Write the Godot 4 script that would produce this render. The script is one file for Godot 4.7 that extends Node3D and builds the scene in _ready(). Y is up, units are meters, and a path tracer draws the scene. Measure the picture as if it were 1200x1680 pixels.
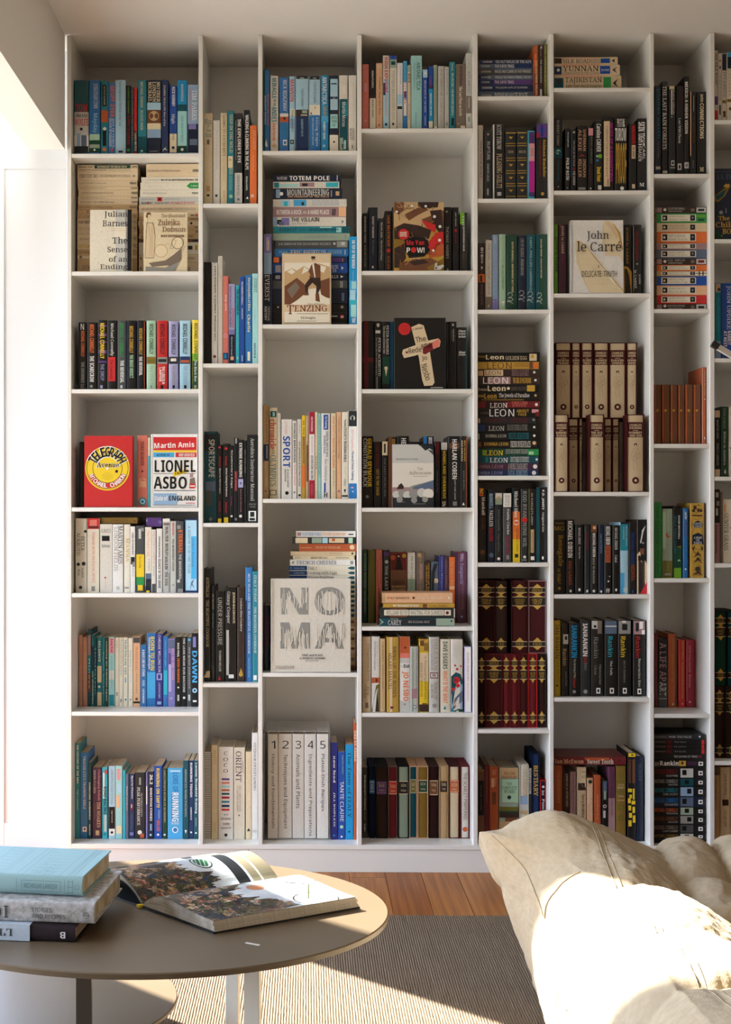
extends Node3D

const PAL := {"white": "e9e7e1", "offwhite": "dcd7cb", "cream": "e3d3b0", "ivory": "e6dfcc", "tan": "c4a478", "sand": "d9c3a0", "beige": "dcc6a4", "brown": "70492f", "rust": "b85a32", "choc": "3a2722", "black": "111214", "char": "26282b", "grey": "8f8f8a", "lgrey": "c3c3bd", "dgrey": "4b4d4f", "navy": "20335c", "dnavy": "152036", "royal": "1f4fa2", "indigo": "2c2f80", "blue": "2b74b4", "sky": "4aa6d8", "pblue": "a8cfe2", "bright": "0d8fc6", "teal": "1f8090", "dteal": "154c58", "turq": "35b0c2", "aqua": "9fd3d2", "lav": "aaa8d2", "purple": "5c3f80", "plum": "452a44", "mag": "b52a90", "pink": "dc98a0", "salmon": "dc7c6c", "red": "c62c2c", "dred": "6e1e22", "maroon": "45181b", "dmaroon": "2b1012", "crimson": "a31f3a", "orange": "e07232", "peach": "e6b68e", "yellow": "e9c82e", "gold": "c29a3e", "mustard": "86682a", "olive": "6c6a2c", "green": "2f9048", "lgreen": "aacfb0", "dgreen": "1c4434", "lime": "6fa82e", "sage": "98ab97", "taupe": "7a6d60", "mauve": "a38284", "slate": "5a6a80", "violet": "7f7ab2", "steel": "8eabc8", "terra": "b98a78", "wine": "64364e", "ochre": "c4a81f"}
const COLOUR_WORDS := {"offwhite": "off-white", "lgrey": "light grey", "dgrey": "dark grey", "dnavy": "dark navy", "char": "charcoal", "choc": "dark brown", "royal": "royal blue", "pblue": "pale blue", "bright": "bright blue", "sky": "sky blue", "dteal": "dark teal", "turq": "turquoise", "lav": "lavender", "mag": "magenta", "dred": "dark red", "dmaroon": "dark maroon", "lgreen": "pale green", "dgreen": "dark green", "steel": "steel blue", "terra": "terracotta", "wine": "wine-coloured", "ochre": "ochre yellow"}
const ORD := ["zeroth", "first", "second", "third", "fourth", "fifth", "sixth", "seventh", "eighth", "ninth", "tenth", "eleventh", "twelfth", "thirteenth", "fourteenth", "fifteenth", "sixteenth", "seventeenth", "eighteenth", "nineteenth", "twentieth", "twenty-first", "twenty-second", "twenty-third", "twenty-fourth"]
const CEIL := 2.7500
const UPRIGHTS := [[-0.7933, -0.7784], [-0.3592, -0.3452], [-0.1633, -0.1493], [0.1624, 0.1764], [0.5419, 0.5565], [0.7917, 0.8050], [1.1187, 1.1320], [1.3146, 1.3295], [1.5614, 1.5753]]
const SHELVES := [[2.3620, 1.9743, 1.5869, 1.1981, 0.9156, 0.5259], [2.1963, 1.6710, 1.1470, 0.6206], [2.3689, 1.7989, 1.2264, 0.6550], [2.4407, 1.9740, 1.5859, 1.1970, 0.8074, 0.5238], [2.5452, 2.2096, 1.8459, 1.3017, 1.0167, 0.4709], [2.5715, 2.2352, 1.8984, 1.2487, 0.9128, 0.5752], [2.2887, 1.8468, 1.4057, 0.9658, 0.5225], [2.4645, 2.0749, 1.6852, 1.2984, 1.0145, 0.3686]]
const BASE_TOP := 0.0919
const SHELF_T := 0.0135
const HIGH := 4.3
const CASE_D := 0.283

var M := {}
var fonts := {}
var text_cache := {}
var used := {}
var rng := RandomNumberGenerator.new()
var bay := 1
var row_no := 1
var row_tag := ""
var row_z := 0.0
var row_n := 0


# ---------------------------------------------------------------- mesh helper
class MB:
	var v := PackedVector3Array()
	var n := PackedVector3Array()
	var c := PackedColorArray()
	var uv := PackedVector2Array()
	var col := Color.WHITE
	var use_uv := false
	func tri(a: Vector3, b: Vector3, d: Vector3, na: Vector3, nb: Vector3, nd: Vector3) -> void:
		# given counter-clockwise seen from outside, stored clockwise
		v.append(a); v.append(d); v.append(b)
		n.append(na); n.append(nd); n.append(nb)
		c.append(col); c.append(col); c.append(col)
	func quad(a: Vector3, b: Vector3, d: Vector3, e: Vector3) -> void:
		var m := (b - a).cross(e - a).normalized()
		tri(a, b, d, m, m, m)
		tri(a, d, e, m, m, m)
	func quadn(a: Vector3, b: Vector3, d: Vector3, e: Vector3, na: Vector3, nb: Vector3, nd: Vector3, ne: Vector3) -> void:
		tri(a, b, d, na, nb, nd)
		tri(a, d, e, na, nd, ne)
	func quv(a: Vector2, b: Vector2, d: Vector2, e: Vector2) -> void:
		uv.append(a); uv.append(d); uv.append(b); uv.append(a); uv.append(e); uv.append(d)
	func box(p: Vector3, q: Vector3) -> void:
		var a := Vector3(p.x, p.y, q.z); var b := Vector3(q.x, p.y, q.z); var d := Vector3(q.x, q.y, q.z); var e := Vector3(p.x, q.y, q.z)
		var f := Vector3(p.x, p.y, p.z); var g := Vector3(q.x, p.y, p.z); var h := Vector3(q.x, q.y, p.z); var i := Vector3(p.x, q.y, p.z)
		quad(a, b, d, e); quad(g, f, i, h); quad(f, a, e, i); quad(b, g, h, d); quad(e, d, h, i); quad(f, g, b, a)
	# box with chamfered long edges
	func bevel_box(p: Vector3, q: Vector3, r: float) -> void:
		var o := (p + q) * 0.5
		var hs := (q - p) * 0.5
		r = minf(r, minf(hs.x, minf(hs.y, hs.z)) * 0.9)
		var i := hs - Vector3(r, r, r)
		for s in [-1.0, 1.0]:
			_face(o, Vector3(s * hs.x, 0, 0), Vector3(0, i.y, 0), Vector3(0, 0, i.z) * s)
			_face(o, Vector3(0, s * hs.y, 0), Vector3(0, 0, i.z), Vector3(i.x, 0, 0) * s)
			_face(o, Vector3(0, 0, s * hs.z), Vector3(i.x, 0, 0), Vector3(0, i.y, 0) * s)
			for t in [-1.0, 1.0]:
				_edge(o, Vector3(s * hs.x, t * i.y, 0), Vector3(s * i.x, t * hs.y, 0), Vector3(0, 0, i.z))
				_edge(o, Vector3(s * hs.x, 0, t * i.z), Vector3(s * i.x, 0, t * hs.z), Vector3(0, i.y, 0))
				_edge(o, Vector3(0, s * hs.y, t * i.z), Vector3(0, s * i.y, t * hs.z), Vector3(i.x, 0, 0))
				for w in [-1.0, 1.0]:
					var a := o + Vector3(s * hs.x, t * i.y, w * i.z)
					var b := o + Vector3(s * i.x, t * hs.y, w * i.z)
					var d := o + Vector3(s * i.x, t * i.y, w * hs.z)
					var m := Vector3(s, t, w).normalized()
					if (b - a).cross(d - a).dot(m) > 0.0: tri(a, b, d, m, m, m)
					else: tri(a, d, b, m, m, m)
	func _face(o: Vector3, k: Vector3, a: Vector3, b: Vector3) -> void:
		var p := o + k
		if a.cross(b).dot(k) > 0.0: quad(p - a - b, p + a - b, p + a + b, p - a + b)
		else: quad(p - a - b, p - a + b, p + a + b, p + a - b)
	func _edge(o: Vector3, e1: Vector3, e2: Vector3, l: Vector3) -> void:
		var a := o + e1 - l; var b := o + e2 - l; var d := o + e2 + l; var e := o + e1 + l
		if (b - a).cross(e - a).dot(e1 + e2) > 0.0: quad(a, b, d, e)
		else: quad(a, e, d, b)
	func tube(path: Array, r: float, seg := 8) -> void:
		for k in path.size() - 1:
			var a: Vector3 = path[k]
			var b: Vector3 = path[k + 1]
			var d := (b - a).normalized()
			var s := d.cross(Vector3.UP if absf(d.y) < 0.9 else Vector3.RIGHT).normalized()
			var t := s.cross(d).normalized()
			for j in seg:
				var f0 := TAU * j / seg
				var f1 := TAU * (j + 1) / seg
				var n0 := s * cos(f0) + t * sin(f0)
				var n1 := s * cos(f1) + t * sin(f1)
				quadn(a + n0 * r, b + n0 * r, b + n1 * r, a + n1 * r, n0, n0, n1, n1)
	func mesh() -> ArrayMesh:
		var arr := []
		arr.resize(Mesh.ARRAY_MAX)
		arr[Mesh.ARRAY_VERTEX] = v
		arr[Mesh.ARRAY_NORMAL] = n
		arr[Mesh.ARRAY_COLOR] = c
		if use_uv: arr[Mesh.ARRAY_TEX_UV] = uv
		var m := ArrayMesh.new()
		m.add_surface_from_arrays(Mesh.PRIMITIVE_TRIANGLES, arr)
		return m


func numbered(s: String) -> String:
	var k: int = used.get(s, 0)
	used[s] = k + 1
	return s if k == 0 else "%s_%03d" % [s, k]

func thing(called: String, label: String, category: String, at := Vector3.ZERO, group := "") -> Node3D:
	var o := Node3D.new()
	o.name = numbered(called)
	add_child(o)
	o.position = at
	o.set_meta("label", label)
	o.set_meta("category", category)
	if group: o.set_meta("group", group)
	return o

func part(called: String, mb, mat: Material, parent: Node) -> MeshInstance3D:
	var o := MeshInstance3D.new()
	o.name = called
	o.mesh = mb.mesh() if mb is MB else mb
	o.material_override = mat
	parent.add_child(o, true)
	return o

func setting(called: String, mb, mat: Material) -> MeshInstance3D:
	var o := part(called, mb, mat, self)
	o.set_meta("kind", "structure")
	return o

func col(key: String) -> Color:
	return Color.html(PAL[key]).srgb_to_linear()

func noise_tex(freq: float, lo: Color, hi: Color, size := 512, octaves := 4, sd := 1) -> NoiseTexture2D:
	var f := FastNoiseLite.new()
	f.seed = sd
	f.frequency = freq
	f.fractal_octaves = octaves
	var t := NoiseTexture2D.new()
	t.width = size; t.height = size
	t.seamless = true
	t.noise = f
	var g := Gradient.new()
	g.set_color(0, lo); g.set_color(1, hi)
	t.color_ramp = g
	return t

func mat(c: String, rough: float, spec := 0.5) -> StandardMaterial3D:
	var m := StandardMaterial3D.new()
	m.albedo_color = Color.html(c)
	m.roughness = rough
	m.metallic_specular = spec
	return m

func vmat(rough: float, spec := 0.5) -> StandardMaterial3D:
	var m := mat("ffffff", rough, spec)
	m.vertex_color_use_as_albedo = true
	return m

func make_materials() -> void:
	M.paint = mat("e9e6e0", 0.9, 0.3)
	M.panel = mat("d9dadc", 0.7, 0.3)
	M.lacquer = mat("e8e7e2", 0.28, 0.5)
	var wear := noise_tex(0.05, Color(0.95, 0.95, 0.95), Color(1, 1, 1), 512, 4, 3)
	M.jacket = vmat(0.38, 0.5)
	M.jacket.albedo_texture = wear
	M.jacket.uv1_triplanar = true
	M.jacket.uv1_scale = Vector3(3, 3, 3)
	M.paperback = vmat(0.5, 0.45)
	M.paperback.albedo_texture = wear
	M.paperback.uv1_triplanar = true
	M.paperback.uv1_scale = Vector3(3, 3, 3)
	M.cloth = vmat(0.75, 0.3)
	M.cloth.albedo_texture = noise_tex(0.25, Color(0.86, 0.86, 0.86), Color(1, 1, 1), 256, 3, 5)
	M.cloth.uv1_triplanar = true
	M.cloth.uv1_scale = Vector3(9, 9, 9)
	M.print = vmat(0.5, 0.4)
	M.pages = vmat(0.9, 0.2)
	M.pages.albedo_texture = noise_tex(0.06, Color(0.78, 0.74, 0.68), Color(1, 1, 1), 256, 3, 8)
	M.pages.uv1_triplanar = true
	M.pages.uv1_scale = Vector3(30, 1, 1.5)
	for k in 5:
		var w := mat(["cf8d4c", "c37e3e", "d79a5a", "b06c30", "ca8644"][k], 0.42, 0.45)
		w.albedo_texture = noise_tex(0.012, Color(0.72, 0.66, 0.6), Color(1, 1, 1), 512, 5, 20 + k)
		w.uv1_triplanar = true
		w.uv1_world_triplanar = true
		w.uv1_scale = Vector3(7, 1, 0.22)
		w.uv1_offset = Vector3(k * 0.37, 0, k * 0.21)
		M["plank%d" % k] = w
	M.sub = mat("7a5636", 0.7)
	M.pale_bounce = mat("a5a298", 0.6)  # invented pale floor colour, keeps the bounced light neutral
	M.fill_cut = mat("a8917b", 0.9, 0.2)  # unseen walls coloured dark to cut the fill light on the bookcase


func _ready() -> void:
	rng.seed = 7
	# ------------------------------------------------ camera, sky, sun, exposure
	var cam := Camera3D.new()
	cam.name = "camera"
	add_child(cam)
	cam.position = Vector3(0, 1.163, 4.0)
	cam.rotation.y = deg_to_rad(0.7)
	cam.set_frustum(0.084, Vector2(0.00595, 0.0005), 0.1, 60.0)
	cam.current = true
	var we := WorldEnvironment.new()
	we.name = "environment"
	var env := Environment.new()
	var sky := Sky.new()
	var sm := ProceduralSkyMaterial.new()
	sm.sky_top_color = Color(0.66, 0.75, 0.89)
	sm.sky_horizon_color = Color(0.91, 0.925, 0.94)
	sm.ground_horizon_color = Color(0.80, 0.80, 0.78)
	sm.ground_bottom_color = Color(0.62, 0.60, 0.56)
	sm.sky_energy_multiplier = 2.5
	sm.ground_energy_multiplier = 2.2
	sky.sky_material = sm
	env.background_mode = Environment.BG_SKY
	env.sky = sky
	env.tonemap_mode = Environment.TONE_MAPPER_LINEAR
	env.tonemap_exposure = 1.92
	env.sdfgi_enabled = true
	env.ssao_enabled = true
	env.ssil_enabled = true
	we.environment = env
	add_child(we)
	var sun := DirectionalLight3D.new()
	sun.name = "sun"
	add_child(sun)
	var el := deg_to_rad(38.0)
	var dir := Vector3(0.75278 * cos(el), -sin(el), 0.65827 * cos(el))
	sun.look_at_from_position(Vector3.ZERO, dir, Vector3.UP)
	sun.light_color = Color(1.0, 0.98, 0.945)
	sun.light_energy = 6.0
	sun.light_angular_distance = 0.5
	sun.shadow_enabled = true

	for a in [["n", "Droid Sans", 400], ["b", "Droid Sans", 700], ["s", "Droid Serif", 400], ["S", "Droid Serif", 700], ["m", "Droid Sans Mono", 400]]:
		var f := SystemFont.new()
		f.font_names = PackedStringArray([a[1]])
		f.font_weight = a[2]
		fonts[a[0]] = f
	make_materials()
	build_room()
	build_bookcase()
	build_rug()
	build_sofa()
	build_table()
	build_table_books()
	build_open_book()
	build_lamp_arm()
	fill_bay_1()
	fill_bay_2()
	fill_bay_3()
	fill_bay_4()
	fill_bay_5()
	fill_bay_6()
	fill_bay_7()
	fill_bay_8()
	build_box_sleeve()


# ---------------------------------------------------------------- the room
func slab(called: String, p: Vector3, q: Vector3, m: Material) -> MeshInstance3D:
	var b := MB.new()
	b.box(p, q)
	return setting(called, b, m)

func build_room() -> void:
	var X0 := -3.3; var X1 := 4.2; var Z0 := -0.135; var Z1 := 7.4
	var fl := slab("floor", Vector3(X0, -0.12, -0.6), Vector3(X1, -0.018, Z1), M.sub)
	# oak planks laid towards the camera
	var px := -1.3995
	var k := 0
	while px < X1:
		var w := 0.118
		var z := -0.42 - rng.randf() * 0.3
		if px > -1.41 and px < 2.6:
			while z < 1.1:
				var l := 0.42 + rng.randf() * 0.75
				var b := MB.new()
				b.bevel_box(Vector3(px + 0.0007, -0.018, maxf(z, -0.3) + 0.0006), Vector3(px + w - 0.0007, 0.0, minf(z + l, 1.6) - 0.0006), 0.0012)
				if z + l > -0.28:
					part("plank", b, M["plank%d" % ((k * 7 + int(z * 13.0) + 40) % 5)], fl)
				z += l
				k += 1
		px += w
	var rest := MB.new()
	rest.box(Vector3(-1.4, -0.018, 1.6), Vector3(X1, -0.0005, Z1))
	rest.box(Vector3(2.7, -0.018, -0.3), Vector3(X1, -0.0005, 1.6))
	part("floor_board", rest, M.plank0, fl)
	var st := MB.new()
	st.box(Vector3(X0, -0.018, -0.3), Vector3(-1.4, 0.0, Z1))
	part("bounce_floor", st, M.pale_bounce, fl)  # unseen floor added pale to weaken the orange bounce light
	slab("ceiling", Vector3(-0.92, CEIL, -0.6), Vector3(X1 + 0.2, CEIL + 0.2, Z1 + 0.2), M.paint)
	slab("ceiling_garden", Vector3(X0 - 0.2, HIGH, -0.6), Vector3(-0.92, HIGH + 0.2, Z1 + 0.2), M.paint)
	slab("wall_right", Vector3(X1, -0.12, -0.6), Vector3(X1 + 0.2, CEIL, Z1 + 0.2), M.fill_cut)
	slab("wall_rear", Vector3(X0 - 0.2, -0.12, Z1), Vector3(X1, HIGH, Z1 + 0.2), M.fill_cut)
	slab("wall_back", Vector3(-0.80, -0.12, -CASE_D - 0.12), Vector3(X1, CEIL, -CASE_D - 0.004), M.paint)
	# bulkhead over the wide opening to the garden side
	slab("wall_bulkhead", Vector3(-0.92, 2.374, 0.004), Vector3(-0.7985, CEIL, Z1), M.paint)
	slab("wall_upper", Vector3(-0.92, CEIL + 0.2, -0.6), Vector3(-0.8, HIGH + 0.2, Z1), M.paint)
	# white panelled wall beside the bookcase, then the glazed garden doors
	var pb := MB.new()
	pb.box(Vector3(-1.112, -0.01, Z0 - 0.085), Vector3(-0.7965, HIGH, Z0 - 0.006))
	var pw := setting("wall_panelled", pb, M.panel)
	for a in [[-1.112, 0.0, -1.034, CEIL], [-1.034, 0.0, -0.7965, 0.126], [-1.034, 2.351, -0.7965, CEIL]]:
		var r := MB.new()
		r.bevel_box(Vector3(a[0], a[1], Z0 - 0.006), Vector3(a[2], a[3], Z0), 0.0015)
		part("panel_frame", r, M.panel, pw)
	var gb := MB.new()
	gb.box(Vector3(X0, -0.12, Z0 - 0.085), Vector3(-2.085, HIGH, Z0))
	gb.box(Vector3(-2.085, HIGH - 0.12, Z0 - 0.085), Vector3(-1.112, HIGH, Z0))
	gb.box(Vector3(-2.085, -0.12, Z0 - 0.085), Vector3(-1.112, -0.005, Z0))
	setting("wall_garden", gb, M.panel)
	# long window wall of the garden side
	var lw := MB.new()
	var W0 := 0.1; var W1 := 3.4
	lw.box(Vector3(X0 - 0.2, -0.12, -0.6), Vector3(X0, HIGH, W0))
	lw.box(Vector3(X0 - 0.2, 2.55, W0), Vector3(X0, HIGH, W1))
	lw.box(Vector3(X0 - 0.2, -0.12, W0), Vector3(X0, 0.0, W1))
	lw.box(Vector3(X0 - 0.2, -0.12, W1), Vector3(X0, HIGH, Z1))
	setting("wall_left", lw, M.paint)
	var wf := MB.new()
	for i in 4:
		var z := W0 + 0.03 + i * (W1 - W0 - 0.06) / 3.0
		wf.box(Vector3(X0 - 0.08, 0.0, z - 0.03), Vector3(X0 - 0.02, 2.55, z + 0.03))
	wf.box(Vector3(X0 - 0.08, 0.0, W0), Vector3(X0 - 0.02, 0.06, W1))
	wf.box(Vector3(X0 - 0.08, 2.49, W0), Vector3(X0 - 0.02, 2.55, W1))
	setting("window_1", wf, M.panel)


# ---------------------------------------------------------------- bookcase
func build_bookcase() -> void:
	var t := thing("bookcase", "tall white built-in bookcase with eight bays of staggered shelves", "bookcase", Vector3.ZERO)
	var n := UPRIGHTS.size()
	for i in n:
		var b := MB.new()
		b.bevel_box(Vector3(UPRIGHTS[i][0], 0.0 if i == 0 else BASE_TOP - 0.004, -CASE_D), Vector3(UPRIGHTS[i][1], CEIL - 0.0015, 0.0), 0.001)
		part("side_panel" if i == 0 or i == n - 1 else "upright", b, M.lacquer, t)
	var bk := MB.new()
	bk.box(Vector3(UPRIGHTS[0][0], 0.0, -CASE_D - 0.004), Vector3(UPRIGHTS[n - 1][1], CEIL - 0.001, -CASE_D))
	part("back_panel", bk, M.lacquer, t)
	for i in SHELVES.size():
		for y in SHELVES[i]:
			var s := MB.new()
			s.bevel_box(Vector3(UPRIGHTS[i][1], y - SHELF_T, -CASE_D), Vector3(UPRIGHTS[i + 1][0], y, -0.0012), 0.001)
			part("shelf", s, M.lacquer, t)
	var bs := MB.new()
	bs.bevel_box(Vector3(UPRIGHTS[0][1] + 0.0002, BASE_TOP - 0.016, -CASE_D), Vector3(UPRIGHTS[n - 1][1], BASE_TOP, 0.0005), 0.001)
	part("base_board", bs, M.lacquer, t)
	var x := UPRIGHTS[0][1] as float
	var k := 0
	for w in [0.585, 1.9]:
		var p := MB.new()
		p.bevel_box(Vector3(x + 0.0006, 0.0, -0.03), Vector3(minf(x + w, UPRIGHTS[n - 1][1]) - 0.0006, BASE_TOP - 0.017, -0.006 + k * 0.002), 0.001)
		part("plinth", p, M.lacquer, t)
		x += w
		k += 1


# ---------------------------------------------------------------- books
func shelf_row(r: int, tag: String, z: float) -> void:
	row_no = r
	row_tag = tag
	row_z = z
	row_n = 0

func colour_word(k: String) -> String:
	return COLOUR_WORDS.get(k, k)

func text_arrays(f: String, s: String) -> Array:
	var key := f + s
	if not text_cache.has(key):
		var t := TextMesh.new()
		t.font = fonts[f]
		t.text = s
		t.font_size = 16
		t.pixel_size = 0.01
		t.depth = 0.0
		t.curve_step = 1.6
		t.autowrap_mode = TextServer.AUTOWRAP_OFF
		var a := t.get_mesh_arrays()
		var v: PackedVector3Array = a[Mesh.ARRAY_VERTEX]
		var ix = a[Mesh.ARRAY_INDEX]
		var out := PackedVector2Array()
		if ix != null and ix.size() > 0:
			for i in ix: out.append(Vector2(v[i].x, v[i].y))
		else:
			for p in v: out.append(Vector2(p.x, p.y))
		var lo := Vector2(INF, INF)
		var hi := Vector2(-INF, -INF)
		for p in out:
			lo = lo.min(p); hi = hi.max(p)
		text_cache[key] = [out, lo, hi]
	return text_cache[key]

# depth of the spine's front curve at x
func prof(x: float, w: float, bulge: float, r: float) -> float:
	var u := 2.0 * x / w - 1.0
	var z := bulge * (1.0 - u * u) - bulge
	var e := minf(x, w - x)
	if r > 0.0 and e < r:
		var d := (r - e) / r
		z -= r * (1.0 - sqrt(maxf(0.0, 1.0 - d * d)))
	return z

func spine_xs(w: float, r: float) -> PackedFloat32Array:
	var xs := PackedFloat32Array([0.0, r * 0.12, r * 0.45, r])
	for i in range(1, 5): xs.append(r + (w - 2.0 * r) * i / 5.0)
	xs.append_array(PackedFloat32Array([w - r, w - r * 0.45, w - r * 0.12, w]))
	return xs

func cover_mesh(mb: MB, w: float, h: float, d: float, bulge: float, r: float, t: float) -> void:
	var xs := spine_xs(w, r)
	var o: Array[Vector2] = [Vector2(0, -d)]
	for x in xs: o.append(Vector2(x, prof(x, w, bulge, r)))
	o.append(Vector2(w, -d))
	var nn: Array[Vector3] = []
	for i in o.size():
		var a := o[maxi(i - 1, 0)]
		var b := o[mini(i + 1, o.size() - 1)]
		var e := (b - a).normalized()
		nn.append(Vector3(-e.y, 0, e.x).normalized())
	for i in o.size():
		if nn[i].z < 0.0 and i > 1 and i < o.size() - 2: nn[i] = -nn[i]
	nn[0] = Vector3(-1, 0, 0); nn[o.size() - 1] = Vector3(1, 0, 0)
	for i in o.size() - 1:
		var a := o[i]; var b := o[i + 1]
		mb.quadn(Vector3(a.x, 0, a.y), Vector3(b.x, 0, b.y), Vector3(b.x, h, b.y), Vector3(a.x, h, a.y), nn[i], nn[i + 1], nn[i + 1], nn[i])
		var ia := Vector2(clampf(a.x, t, w - t), minf(a.y - t, -t) if a.y > -d + 0.001 else -d)
		var ib := Vector2(clampf(b.x, t, w - t), minf(b.y - t, -t) if b.y > -d + 0.001 else -d)
		mb.quad(Vector3(a.x, h, a.y), Vector3(b.x, h, b.y), Vector3(ib.x, h, ib.y), Vector3(ia.x, h, ia.y))
		mb.quad(Vector3(b.x, 0, b.y), Vector3(a.x, 0, a.y), Vector3(ia.x, 0, ia.y), Vector3(ib.x, 0, ib.y))

# draws the printed marks of a spine or a cover; returns [art, lettering]
func draw_marks(marks: String, w: float, h: float, bulge: float, r: float) -> Array:
	var art := MB.new()
	var arts := []
	var txt := MB.new()
	var txts := []
	var N := Vector3(0, 0, 1)
	var eps := 0.0003
	var ink := ""
	for m in marks.split("|", false):
		var p := m.split(" ")
		eps += 0.00005
		if art.v.size() > 0: arts.append(art)
		art = MB.new()
		if txt.v.size() > 0: txts.append(txt)
		txt = MB.new()
		var mm := PackedFloat32Array()
		match p[0]:
			"r":
				for i in range(2, 6): mm.append(p[i].to_float() * 0.001)
				art.col = col(p[1])
				var e0 := 0.0008 if r > 0.0 else 0.0
				var xa := maxf(mm[2], e0)
				var xb := minf(mm[3], w - e0)
				var k := 1 if bulge == 0.0 else clampi(int((xb - xa) / w * 7.0) + 1, 1, 7)
				for i in k:
					var a := lerpf(xa, xb, float(i) / k)
					var b := lerpf(xa, xb, float(i + 1) / k)
					art.quadn(Vector3(a, mm[1], prof(a, w, bulge, r) + eps), Vector3(b, mm[1], prof(b, w, bulge, r) + eps), Vector3(b, mm[0], prof(b, w, bulge, r) + eps), Vector3(a, mm[0], prof(a, w, bulge, r) + eps), N, N, N, N)
			"e":
				for i in range(2, 5): mm.append(p[i].to_float() * 0.001)
				art.col = col(p[1])
				var c0 := Vector2(mm[0], mm[1])
				var zc := prof(mm[0], w, bulge, r) + eps
				var seg := 40 if mm[2] > 0.02 else (20 if mm[2] > 0.004 else 12)
				for i in seg:
					var a := c0 + Vector2.from_angle(TAU * i / seg) * mm[2]
					var b := c0 + Vector2.from_angle(TAU * (i + 1) / seg) * mm[2]
					a = a.clamp(Vector2(0.0003, 0.0), Vector2(w - 0.0003, h)); b = b.clamp(Vector2(0.0003, 0.0), Vector2(w - 0.0003, h))
					art.tri(Vector3(c0.x, c0.y, zc), Vector3(a.x, a.y, prof(a.x, w, bulge, 0.0) + eps), Vector3(b.x, b.y, prof(b.x, w, bulge, 0.0) + eps), N, N, N)
			"P":
				var poly := PackedVector2Array()
				for i in range(2, p.size() - 1, 2): poly.append(Vector2(p[i].to_float(), p[i + 1].to_float()) * 0.001)
				art.col = col(p[1])
				var ix := Geometry2D.triangulate_polygon(poly)
				for i in range(0, ix.size(), 3):
					var q: Array[Vector3] = []
					for j in 3:
						var u := poly[ix[i + j]]
						q.append(Vector3(u.x, u.y, prof(u.x, w, bulge, 0.0) + eps + (0.0002 if bulge > 0.0 else 0.0)))
					if (q[1] - q[0]).cross(q[2] - q[0]).z > 0.0: art.tri(q[0], q[1], q[2], N, N, N)
					else: art.tri(q[0], q[2], q[1], N, N, N)
			"L":
				var sw := p[2].to_float() * 0.0005
				art.col = col(p[1])
				for i in range(3, p.size() - 3, 2):
					var a := Vector2(p[i].to_float(), p[i + 1].to_float()) * 0.001
					var b := Vector2(p[i + 2].to_float(), p[i + 3].to_float()) * 0.001
					var e := (b - a).normalized()
					var sd := Vector2(-e.y, e.x) * sw
					a -= e * sw * 0.6; b += e * sw * 0.6
					var q := [a - sd, b - sd, b + sd, a + sd].map(func(u): return Vector3(u.x, u.y, prof(clampf(u.x, 0.0, w), w, bulge, 0.0) + eps))
					art.quadn(q[0], q[1], q[2], q[3], N, N, N, N)
			"t", "h":
				for i in range(3, 7): mm.append(p[i].to_float() * 0.001)
				if ink == "": ink = p[2]
				txt.col = col(p[2])
				var ta := text_arrays(p[1], " ".join(p.slice(7)))
				var lo: Vector2 = ta[1]
				var sz: Vector2 = ta[2] - ta[1]
				var pts: PackedVector2Array = ta[0]
				var q := PackedVector3Array()
				for u in pts:
					var f := (u - lo) / sz
					var X: float
					var Y: float
					if p[0] == "t":
						X = mm[2] + f.y * (mm[3] - mm[2]); Y = mm[0] + f.x * (mm[1] - mm[0])
					else:
						X = mm[2] + f.x * (mm[3] - mm[2]); Y = mm[1] + f.y * (mm[0] - mm[1])
					q.append(Vector3(X, Y, prof(X, w, bulge, 0.0) + eps + 0.0002))
				for i in range(0, q.size() - 2, 3):
					if (q[i + 1] - q[i]).cross(q[i + 2] - q[i]).z > 0.0: txt.tri(q[i], q[i + 1], q[i + 2], N, N, N)
					else: txt.tri(q[i], q[i + 2], q[i + 1], N, N, N)
			"q":
				for i in range(3, 8): mm.append(p[i].to_float())
				if ink == "": ink = p[2]
				txt.col = col(p[2])
				var ta := text_arrays(p[1], " ".join(p.slice(8)))
				var lo: Vector2 = ta[1]
				var sz: Vector2 = ta[2] - ta[1]
				var ang := deg_to_rad(mm[4])
				var q := PackedVector3Array()
				for u in ta[0]:
					var f: Vector2 = ((u - lo) / sz - Vector2(0.5, 0.5)) * Vector2(mm[2], mm[3]) * 0.001
					f = f.rotated(ang) + Vector2(mm[0], mm[1]) * 0.001
					q.append(Vector3(f.x, f.y, eps + 0.0002))
				for i in range(0, q.size() - 2, 3):
					if (q[i + 1] - q[i]).cross(q[i + 2] - q[i]).z > 0.0: txt.tri(q[i], q[i + 1], q[i + 2], N, N, N)
					else: txt.tri(q[i], q[i + 2], q[i + 1], N, N, N)
	if art.v.size() > 0: arts.append(art)
	if txt.v.size() > 0: txts.append(txt)
	return [near_groups(arts, 0.018), near_groups(txts, 0.04), ink]

# prints that lie close together along the spine are one print, those far apart are separate
func near_groups(list: Array, gap: float) -> Array:
	var spans := []
	for a in list:
		var lo := INF
		var hi := -INF
		for p in a.v:
			lo = minf(lo, p.y); hi = maxf(hi, p.y)
		spans.append([lo, hi, a])
	spans.sort_custom(func(a, b): return a[0] < b[0])
	var groups := []
	for e in spans:
		if groups.size() > 0 and e[0] - groups[-1][1] < gap:
			var g: MB = groups[-1][2]
			g.v.append_array(e[2].v); g.n.append_array(e[2].n); g.c.append_array(e[2].c)
			groups[-1][1] = maxf(groups[-1][1], e[1])
		else: groups.append(e)
	return groups

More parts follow.
